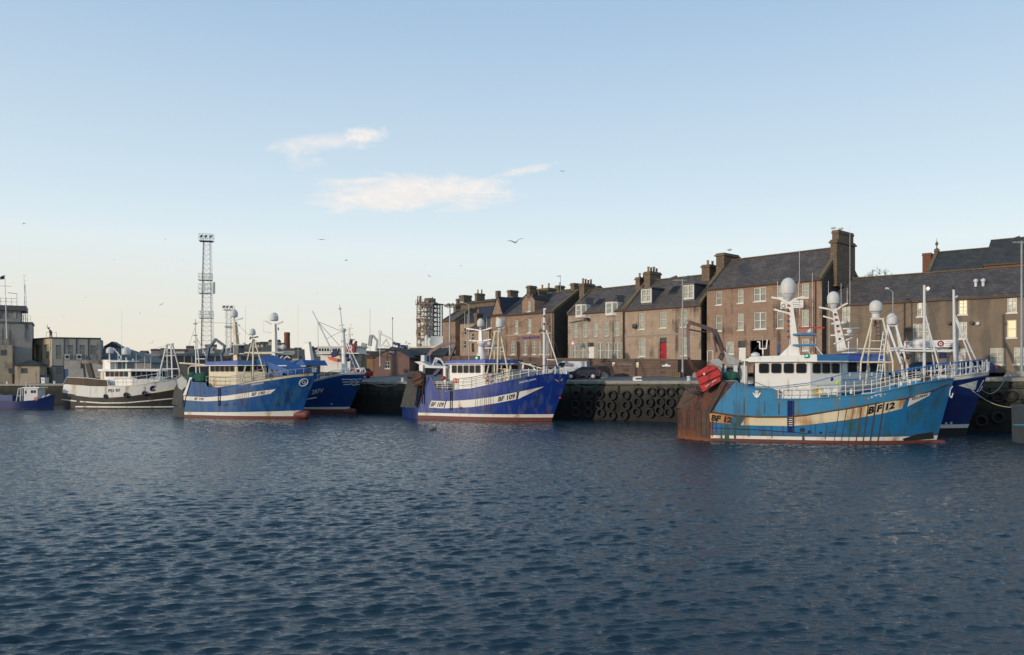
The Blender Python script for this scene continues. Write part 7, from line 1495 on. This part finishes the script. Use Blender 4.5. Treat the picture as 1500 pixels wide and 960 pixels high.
    MB().box(fx-.02, fx+.015, -.26, .26, .42, .53).build('number_plate', MATS['sign_white'], root, smooth=False)
    return root
vehicle('hatchback', 'dark navy hatchback parked on the quay beside two boulders', apron_col(855, 3.6), 164, 'hatch', 'car_navy')
v_ = vehicle('van', 'silver van with red lettering parked behind the dark navy hatchback', apron_col(834, 6.2), 160, 'van', 'car_silver', 'van')
for s_ in (-1, 1):
    mb = MB(); mb.torus((-.55, s_*.905, 1.42), (0, 1, 0), .14, .03); mb.box(-1.7 if s_ < 0 else -.35, -.75 if s_ < 0 else .2, s_*.905-.005, s_*.905+.005, 1.36, 1.48); mb.build('lettering', MATS['red_paint'], v_)
vehicle('pickup', 'white pickup truck parked behind the bow rail of the royal blue trawler', apron_col(772, 4.0), -22, 'pickup', 'car_white', 'truck')
vehicle('hatchback', 'dark car parked right beside the foremast of the royal blue trawler', apron_col(798, 6.0), -24, 'hatch', 'car_navy')
vehicle('hatchback', 'red hatchback parked left of the gabled hut', apron_col(524, 6.0), 150, 'hatch', 'car_red')
vehicle('hatchback', 'blue hatchback showing behind the foremast of the light blue trawler', apron_col(1366, 2.6), -20, 'hatch', 'car_blue')
vehicle('hatchback', 'blue car showing behind the bow braces of the dark blue trawler', apron_col(1419, 2.9), 158, 'hatch', 'car_blue')
# ---- bins and boxes by the harbour office
def qbox(name, lab, px0, px1, y0, y1, off, mat, cat, lid=None):
    p = apron_col((px0+px1)/2, off); m = p.y/F; w = (px1-px0)*m/2; hgt = (y1-y0)*m
    root = bpy.data.objects.new(name, None); COL.objects.link(root); root.location = (p.x, p.y, p.z); root.rotation_euler = (0, 0, R(-25)); tag(root, lab, cat)
    MB().add([(-w, -w*.8, 0), (w, -w*.8, 0), (w, w*.8, 0), (-w, w*.8, 0), (-w*1.06, -w*.86, hgt), (w*1.06, -w*.86, hgt), (w*1.06, w*.86, hgt), (-w*1.06, w*.86, hgt)], [(3, 2, 1, 0), (4, 5, 6, 7), (0, 1, 5, 4), (1, 2, 6, 5), (2, 3, 7, 6), (3, 0, 4, 7)]).build('body', MATS[mat], root, smooth=False)
    MB().box(-w*1.1, w*1.1, -w*.95, w*.95, hgt, hgt+.09).build('lid', MATS[lid or mat], root, smooth=False)
    MB().box(-w*.6, w*.6, -w*.86-.07, -w*.86, hgt*.6, hgt*.68).build('handle', MATS['dark_metal'], root, smooth=False)
qbox('cabinet', 'dark grey cabinet standing before the lodge', 41, 53, 541, 559, 3.5, 'office_grey_shaded', 'cabinet'); qbox('bin', 'blue wheeled bin between the dark cabinet and the white crate', 55.5, 63.5, 548, 559, 3.2, 'blue_paint', 'bin'); qbox('crate', 'white crate beside the blue bin', 62, 70, 553, 561, 2.2, 'light_grey', 'crate')
for (px, lab) in ((11, 'white stone on the quay edge left of the small boat'), (80, 'white stone on the quay edge above the bow of the small boat')): bollard(px, lab, .6, 'sign_white')

# ---- lattice mast with platforms
def lattice(mb, a, b, n, r, faces=4):
    """a, b: lists of corner points at the bottom and the top"""
    k = len(a)
    for i in range(n):
        f0, f1 = i/n, (i+1)/n; p = [a[j].lerp(b[j], f0) for j in range(k)]; q = [a[j].lerp(b[j], f1) for j in range(k)]
        for j in range(k):
            mb.bar(p[j], p[(j+1) % k], r, n=4); mb.bar(p[j], q[(j+1) % k], r, n=4)
            if faces == 8: mb.bar(q[j], p[(j+1) % k], r, n=4)
D_ = 190.0; m = D_/F; base = W(303, 515, D_)
fr_ = Fr(base.x, base.y, 2.9, 12); tw = empty('lattice_mast', fr_, 'tall lattice floodlight mast with ladders and platforms behind the blue trawlers', 'mast')
zt_ = yz(352, D_)-2.9; zl = lambda y: yz(y, D_)-2.9
a = [Vector((x*m*7.5, y*m*7, 0)) for x, y in ((-1, -1), (1, -1), (1, 1), (-1, 1))]; bb = [Vector((x*m*4.2, y*m*4, zt_)) for x, y in ((-1, -1), (1, -1), (1, 1), (-1, 1))]
mb = MB(); lattice(mb, a, bb, 30, .026); mb.build('lattice', MATS['light_grey'], tw)
for i in range(4): MB().bar(a[i], bb[i], (.15 if i == 0 else .06), (.1 if i == 0 else .05), 6).build('leg', MATS['sandstone_red' if i == 0 else 'light_grey'], tw)
def platform(z, w0, w1, hh, name='platform', mat='steel_grey'):
    mb = MB(); mb.box(w0*m, w1*m, -6*m, 6*m, z-.12, z)
    for x in np.linspace(w0, w1, 5):
        for y in (-6, 6): mb.bar((x*m, y*m, z), (x*m, y*m, z+hh), .035, n=4)
    for h_ in (hh*.5, hh):
        for y in (-6, 6): mb.bar((w0*m, y*m, z+h_), (w1*m, y*m, z+h_), .03, n=4)
        for x in (w0, w1): mb.bar((x*m, -6*m, z+h_), (x*m, 6*m, z+h_), .03, n=4)
    return mb.build(name, MATS[mat], tw)
platform(zl(353.5), -10, 9, 1.6, mat='dark_metal'); platform(zl(410.5), -11, 7, 1.5); platform(zl(430), -10.5, 6, 2.2); platform(zl(466), -10, 8.5, 1.6)
for i, dx in enumerate((-7, -1, 6)): o = MB().beam((dx*m-.2, -.8, zl(348.5)), (dx*m+.25, -1.0, zl(346)), .42, .3).build('floodlight', MATS['dark_metal'], tw, smooth=False); MB().bar((dx*m, -.8, zl(353)), (dx*m, -.8, zl(348)), .05).build('bracket', MATS['steel_grey'], o)
for (x0, x1, y0, y1) in ((-8, -3.5, 456, 462), (3, 7, 456, 462), (-5, -1.5, 415, 428), (9.5, 12.5, 414, 431)):
    MB().box(x0*m, x1*m, -6.5*m, -5.9*m, zl(y1), zl(y0)).build('antenna_panel', MATS['light_grey' if x0 < 9 else 'steel_grey'], tw, smooth=False)
mb = MB()
for s in (-.25, .25): mb.bar((9*m+s, 2*m, 0), (4.5*m+s, 2*m, zt_), .03, n=4)
for i in range(70): f = i/70; mb.bar((9*m-4.5*m*f-.25, 2*m, zt_*f), (9*m-4.5*m*f+.25, 2*m, zt_*f), .02, n=4)
mb.build('ladder', MATS['steel_grey'], tw)
D_ = 215.0; m = D_/F; base = W(335, 515, D_); fr_ = Fr(base.x, base.y, 2.9, 5); tw = empty('floodlight_tower', fr_, 'smaller slim floodlight tower to the right of the tall lattice mast', 'mast'); zl = lambda y: yz(y, D_)-2.9
a = [Vector((x*m*3.6, y*m*3, 0)) for x, y in ((-1, -1), (1, -1), (1, 1), (-1, 1))]; bb = [Vector((x*m*3, y*m*2.6, zl(454))) for x, y in ((-1, -1), (1, -1), (1, 1), (-1, 1))]; mb = MB(); lattice(mb, a, bb, 16, .025); mb.build('lattice', MATS['light_grey'], tw)
for i in range(4): MB().bar(a[i], bb[i], .07, .06, 5).build('leg', MATS['light_grey'], tw)
platform(zl(454), -7, 7, 1.0); platform(zl(480), -4, 4, .4)
for dx in (-6, -1, 5): MB().beam((dx*m-.2, -.8, zl(451)), (dx*m+.25, -1.0, zl(449)), .4, .35).build('floodlight', MATS['dark_metal'], tw, smooth=False)
# ---- truss tower of an offshore vessel
mk('truss_tan', (.22, .18, .14), .7, var=.3, streak=((.18, .09, .05), .4, 1.5)); mk('truss_dark', (.11, .115, .13), .7, var=.3)
D_ = 240.0; m = D_/F; base = W(629.5, 515, D_); fr_ = Fr(base.x, base.y, 3.0, -32); tw = empty('lattice_rig', fr_, 'dense rectangular lattice tower of an offshore vessel behind the quay', 'rig'); zl = lambda y: yz(y, D_)-3.0
w, dp = 14.5*m, 11.5*m
for (nm, mat, x0, x1, z0, z1) in (('near_truss', 'truss_tan', -w, w*.35, zl(512), zl(443)), ('far_truss', 'truss_dark', w*.35, w, zl(512), zl(446))):
    mb = MB(); nx_ = 3 if nm == 'near_truss' else 2; xs2 = np.linspace(x0, x1, nx_+1); nz = 10
    for zi in range(nz):
        za, zc = z0+(z1-z0)*zi/nz, z0+(z1-z0)*(zi+1)/nz
        for y in (-dp, dp):
            mb.bar((x0, y, zc), (x1, y, zc), .09, n=5)
            mb.bar((x0, 0, zc), (x1, 0, zc), .09, n=4)
            for i in range(nx_): mb.bar((xs2[i], 0, za), (xs2[i+1], 0, zc), .06, n=4); mb.bar((xs2[i], y, za), (xs2[i+1], y, zc), .06, n=4); mb.bar((xs2[i+1], y, za), (xs2[i], y, zc), .06, n=4)
        for x in xs2:
            mb.bar((x, -dp, zc), (x, dp, zc), .07, n=5)
    for x in xs2:
        for y in (-dp, dp): mb.bar((x, y, z0), (x, y, z1), .15, n=6)
    rr3 = random.Random(9)
    for i in range(44): x = rr3.uniform(x0, x1); z = rr3.uniform(z0, z1); mb.box(x-.5, x+.5, -dp-.3, -dp+.3, z-.3, z+rr3.uniform(.2, 1.0))
    mb.build('truss', MATS[mat], tw, smooth=False)
mb = MB(); mb.box(-w*1.15, w*1.15, -dp*1.1, dp*1.1, zl(447), zl(445.5)); 
for x in np.linspace(-w*1.15, w*1.15, 9): mb.bar((x, -dp*1.1, zl(446)), (x, -dp*1.1, zl(440.5)), .06, n=4)
mb.bar((-w*1.15, -dp*1.1, zl(440.5)), (w*1.15, -dp*1.1, zl(440.5)), .06, n=4); mb.build('top_platform', MATS['truss_dark'], tw, smooth=False)
MB().box(-w*.25, w*.45, -dp*.7, dp*.5, zl(445), zl(437.5)).build('drive_unit', MATS['yellow'] if False else MATS['lichen_stone'], tw, smooth=False)
for i, (x, yy) in enumerate(((-.95, 434), (-.7, 434.5), (-.55, 434), (.9, 437))): MB().beam((x*w, -dp, zl(446)), (x*w+.2, -dp, zl(yy)), .25, .25).build('lamp', MATS['dark_metal'], tw, smooth=False)
mb = MB()
for (x0, x1, y0, y1) in ((.1, .5, 492, 512), (.5, 1.0, 496, 512), (-.2, .1, 500, 512)): mb.lathe(((x0+x1)/2*w, -dp*1.15, zl(y1)), [((x1-x0)*w/2, 0), ((x1-x0)*w/2, zl(y0)-zl(y1)-.6), ((x1-x0)*w/3, zl(y0)-zl(y1))], 14)
mb.build('tanks', MATS['light_grey'], tw)
frV = Fr(W(596, 515, 232).x, 232, 0, -8); vs_ = empty('offshore_vessel', frV, 'pale low hull and deckhouse of the offshore vessel under the lattice tower', 'ship'); q0, q1 = frV.P(597, 512, 0), frV.P(662, 508, 0); MB().extr([(q0.x, -2, 0), (q1.x, -2, 0), (q1.x, -2, q1.z+.8), (q0.x+3, -2, q0.z+.6), (q0.x-1, -2, q0.z+1.0)], (0, 10, 0)).build('hull', MATS['cream_paint'], vs_, smooth=False); MB().box(q1.x-6, q1.x, -1, 6, q1.z+.5, q1.z+3).build('deckhouse', MATS['light_grey'], vs_, smooth=False)
# ---- white ship with a red funnel beyond the quay
D_ = 138.0; m = D_/F; base = W(485, 515, D_); frW = Fr(base.x, base.y, 2.5, -4); sh = empty('white_ship', frW, 'white ship superstructure with a red funnel behind the tall white foremast', 'ship'); S = lambda x, y, v=0: frW.P(x, y, v)
def sbox(name, x0, y0, x1, y1, v, dv, mat, par=None): p, q = S(x0, y1, v), S(x1, y0, v); return MB().box(p.x, q.x, v, v+dv, p.z, q.z).build(name, MATS[mat], par or sh, smooth=False)
sbox('hull', 455, 545, 545, 575, -1.5, 8, 'hull_black'); lo = sbox('deckhouse', 469.5, 518, 513, 546, 0, 5, 'white_paint'); br = sbox('bridge', 465.5, 508.5, 524, 517, -.5, 6, 'white_paint'); sbox('bridge_roof', 464, 506.8, 526, 508.5, -.8, 6.6, 'white_paint')
for i in range(9): sbox('window', 467+i*4.0, 510.5, 469.8+i*4.0, 514.5, -.53, .03, 'glass_dark', br)
mb = MB(); 
for i in range(14): x = 464+i*4.4; mb.bar(S(x, 518, -.9), S(x, 514.8, -.9), .03, n=4)
mb.bar(S(464, 516.5, -.9), S(522, 516.5, -.9), .03, n=4); mb.bar(S(464, 514.8, -.9), S(522, 514.8, -.9), .03, n=4); mb.build('bridge_rail', MATS['white_rail'], sh)
sbox('deck_edge', 463, 517, 526, 518.6, -1.0, 7, 'white_paint'); fu = sbox('funnel', 507.5, 503.5, 519, 515.5, -1.6, 2, 'red_paint'); p = S(512.5, 509.5, -1.65); MB().torus(p, (0, 1, 0), .38, .1).build('emblem', MATS['white_letter'], fu)
mb = MB(); mb.extr([S(479, 522.5, -1.2), S(495, 526, -1.2), S(494, 529, -1.2), S(483, 528, -1.2)], (0, 1.0, 0)); mb.build('rescue_boat', MATS['orange'], sh, smooth=False); mb = MB(); mb.beam(S(488, 521, -1.3), S(493, 513, -1.3), .6, .9); mb.beam(S(486, 522, -1.3), S(495, 519, -1.3), .5, .5); mb.build('davit', MATS['navy'], sh, smooth=False)
mb = MB(); mb.beam(S(511, 507, 1), S(511.5, 480, 1), .55, .55, w2=.25, h2=.25); mb.beam(S(505, 491, 1), S(517, 490, 1), .25, .3); mb.beam(S(506, 484, 1), S(517, 481, 1), .15, .15); mb.beam(S(501, 498, 1), S(520, 497.5, 1), .25, .25); mb.bar(S(514, 481, 1), S(514, 474, 1), .05); mb.build('mast', MATS['white_paint'], sh, smooth=False); mb = MB(); mb.bar(S(513, 507, .5), S(515, 497, .5), .3); mb.bar(S(519, 507, .5), S(522, 500, .5), .25); mb.build('exhaust', MATS['dark_metal'], sh)
# ---- fishing gear of boats in the far basin
D_ = 158.0; frX = Fr(W(560, 515, D_).x, D_, 2.0, -3); g = empty('distant_trawler', frX, 'white gantries and crane arms of a far trawler above the hut roof', 'fishing boat'); X_ = lambda x, y, v=0: frX.P(x, y, v); m = D_/F
mb = MB(); mb.extr([X_(528, 560), X_(606, 560), X_(610, 513), X_(560, 514.5), X_(530, 516)], (0, 7, 0)); mb.build('hull', MATS['hull_black'], g, smooth=False)
def gb(name, lst, mat, w=.3):
    mb = MB()
    for (x0, y0, x1, y1, k) in lst: mb.beam(X_(x0, y0, 1), X_(x1, y1, 1), w*k, w*k)
    mb.build(name, MATS[mat], g, smooth=False)
gb('crane', [(541.5, 507, 543.5, 492, 2.2), (542, 492.5, 547, 492, 1.4), (547, 492.5, 553, 500, 1.3), (553, 500, 551, 513, 1.2)], 'steel_grey'); gb('gantry', [(555.5, 507, 556.5, 487, 1.3), (550, 515, 556, 497, 1.1), (557, 489, 572, 496, 1.0), (558, 508, 566, 497, .9), (566, 497, 571, 508, .9), (572, 496, 580, 503, .8), (562, 507, 575, 509, 1.4)], 'white_rail'); gb('winch', [(583, 508, 597, 509, 2.6), (576, 503, 586, 505, 1.8)], 'navy')
mb = MB(); mb.torus(X_(556.5, 486.5, 1), (0, 1, 0), .3, .08); mb.build('block', MATS['white_rail'], g); sbx = X_(530, 516, 0); mb = MB(); mb.beam(X_(531, 514, 1), X_(534, 503, 1), .7, 1.0); mb.build('post', MATS['steel_grey'], g, smooth=False); rr4 = random.Random(1)
mb = MB()
for i in range(16): x = rr4.uniform(574, 600); y = rr4.uniform(503, 511); mb.beam(X_(x, y, rr4.uniform(-1, 3)), X_(x+rr4.uniform(-4, 4), y+rr4.uniform(-4, 2), rr4.uniform(-1, 3)), .12, .15)
mb.build('deck_gear', MATS['light_grey'], g, smooth=False)
# rough dark bank behind the quay sheds
mb = MB(); rb = random.Random(6); nx_ = 40
rows = []
for j, (d, h_) in enumerate(((126, 4.6), (132, 7.2), (140, 8.4), (152, 7.6), (170, 3.0))):
    rows.append([Vector(((540+i*3.6-CX)/F*d, d+rb.uniform(-1, 1), h_*(1 if 2 < i < 36 else .6)+rb.uniform(-.35, .35)+(1.0*math.sin(i*.5) if j in (1, 2) else 0)-(.9 if i < 22 else 0))) for i in range(nx_)])
tag(ground_strip('earth_bank', rows, 'hill'), kind='structure')
# ---- bare tree behind the long building
tr = bpy.data.objects.new('bare_tree', None); COL.objects.link(tr); tb = W(1281, 470, 108); tr.location = tb; tag(tr, 'leafless tree crown showing above the roof of the long building', 'tree'); mk('bark', (.06, .045, .035), .9, var=.2)
mb = MB(); mc = MB(); rt2 = random.Random(12); ztop_ = yz(391, 108)-tb.z
mb.bar((0, 0, -3), (0, 0, ztop_*.55), .28, .18, 8); mb.build('trunk', MATS['bark'], tr)
def grow(p, d, L, r, n):
    q = p+d*L; mc.bar(p, q, r, r*.65, 4)
    if n == 0: return
    for _ in range(3 if n > 1 else 3):
        dd = (d+Vector((rt2.gauss(0, .55), rt2.gauss(0, .55), rt2.gauss(.02, .3)))).normalized(); grow(q, dd, L*rt2.uniform(.6, .85), r*.6, n-1)
for i in range(7): t = i*.9; grow(Vector((0, 0, ztop_*(.42+.02*i))), Vector((math.cos(t)*.75, math.sin(t)*.75, .8)).normalized(), 1.25, .10, 4)
zmax = max(v[2] for v in mc.v); mc.v = [(x, y, z if z < 2 else min(z, z)) for x, y, z in mc.v]; cr = mc.build('crown', MATS['bark'], tr); cr.scale = (1, 1, ztop_/zmax)
# ---- gulls
mk('gull_grey', (.22, .23, .25), .8, var=.05); mk('gull_dark', (.06, .06, .065), .8, var=.05); mk('gull_white', (.5, .5, .5), .8, var=.05)
def gull(px, py, wpx, d, roll, up, yaw, mat, lab, grp=None):
    p = W(px, py, d); s = wpx*d/F/2; r = bpy.data.objects.new('gull', None); COL.objects.link(r); r.location = p; r.rotation_euler = (0, R(roll), R(yaw)); tag(r, lab, 'gull', grp)
    mb = MB().lathe((0, 0, 0), [(.01, -s*.48), (s*.10, -s*.3), (s*.13, 0), (s*.10, s*.22), (s*.075, s*.32), (.005, s*.46)], 8, axis='y'); mb.build('body', MATS['gull_white' if mat == 'gull_grey' else mat], r)
    for sg in (-1, 1):
        w = MB(); pts = [(.08, .14, -.16, 0), (.5, .22, -.04, up*.55), (.8, .1, -.06, up*.62), (1.0, -.08, -.12, up*.55)]
        for (x, f, bk_, z) in pts: w.v += [(sg*x*s, f*s, z*s), (sg*x*s, bk_*s, z*s)]
        w.f = [[2*i, 2*i+2, 2*i+3, 2*i+1] for i in range(3)]; w.m = [0]*3
        n0 = len(w.v); w.v += [(x, y, z-.035*s) for x, y, z in w.v]; w.f += [[n0+2*i+1, n0+2*i+3, n0+2*i+2, n0+2*i] for i in range(3)]; w.m += [0]*3
        for i in range(3): w.f += [[2*i, n0+2*i, n0+2*i+2, 2*i+2], [2*i+1, 2*i+3, n0+2*i+3, n0+2*i+1]]; w.m += [0, 0]
        w.build('wing', MATS[mat], r)
gull(755, 355, 25, 60, -12, .5, 20, 'gull_grey', 'largest gull, wings spread, gliding below the cloud towards the houses')
gull(507, 381.5, 9, 70, -15, .3, 60, 'gull_dark', 'dark gull banking above the tall white foremast')
gull(629, 404.5, 7, 80, 35, .2, 30, 'gull_dark', 'dark gull diving above the lattice tower of the offshore vessel')
gull(824, 251, 10, 90, -8, .3, 15, 'gull_grey', 'gull gliding level with the small streak of cloud'); gull(471, 351, 12, 90, 3, .12, 5, 'gull_grey', 'flat winged gull gliding between the cloud and the trawlers'); gull(35.5, 327, 8, 90, 0, -.55, 0, 'gull_grey', 'gull with drooping wings high above the control tower'); gull(236.5, 446, 9, 80, -38, .15, 10, 'gull_dark', 'dark gull banking steeply left of the tall lattice mast'); gull(223, 502, 9, 110, -40, .6, 20, 'gull_grey', 'gull flying low above the long brick shed')
for (x, y, w) in ((242, 351, 3.5), (268, 380.6, 3), (167, 381, 4), (125, 436, 5), (93, 464.6, 4), (205, 458.8, 3.5), (622, 388.5, 3), (675, 389.5, 5), (562, 411, 3), (465, 429, 3), (19, 415, 3)):
    gull(x, y, w, 150, rt2.uniform(-35, 25), rt2.uniform(-.2, .5), rt2.uniform(-60, 60), 'gull_grey', 'tiny distant gull, a mere speck in the pale sky', 'tiny distant gulls')
for (x, y, fx) in ((1220, 334.5, 1), (1231, 335.5, 1), (1068, 366.3, 1)):
    p = W(x, y, 86 if x > 1100 else 92); mb = MB().lathe((0, 0, 0), [(.01, -.26), (.1, -.12), (.12, .06), (.06, .2), (.07, .26), (.01, .36)], 8, axis='x'); mb.lathe((.2, 0, .06), [(.05, 0), (.06, .08), (.01, .14)], 8); o = mb.build('gull', MATS['gull_white']); o.location = p; tag(o, 'gull perched on the %s of the tall brown block' % ('left chimney' if x < 1100 else 'big right chimney'), 'gull', 'gulls on the big right chimney' if x > 1100 else None)
for (x, y) in ((631.5, 631), (636, 629.5)):
    d = 5*F/(y-HY); p = W(x, y, d); mb = MB().lathe((0, 0, .06), [(.02, -.3), (.13, -.18), (.17, 0), (.12, .2), (.02, .32)], 10, axis='x'); mb.lathe((.24, 0, .12), [(.05, 0), (.06, .14), (.09, .2), (.07, .3), (.01, .33)], 8); o = mb.build('duck', MATS['gull_dark']); o.location = (p.x, p.y, 0); o.scale = (.7,)*3; tag(o, 'small dark seabird swimming in front of the royal blue trawler', 'seabird', 'seabirds on the water')
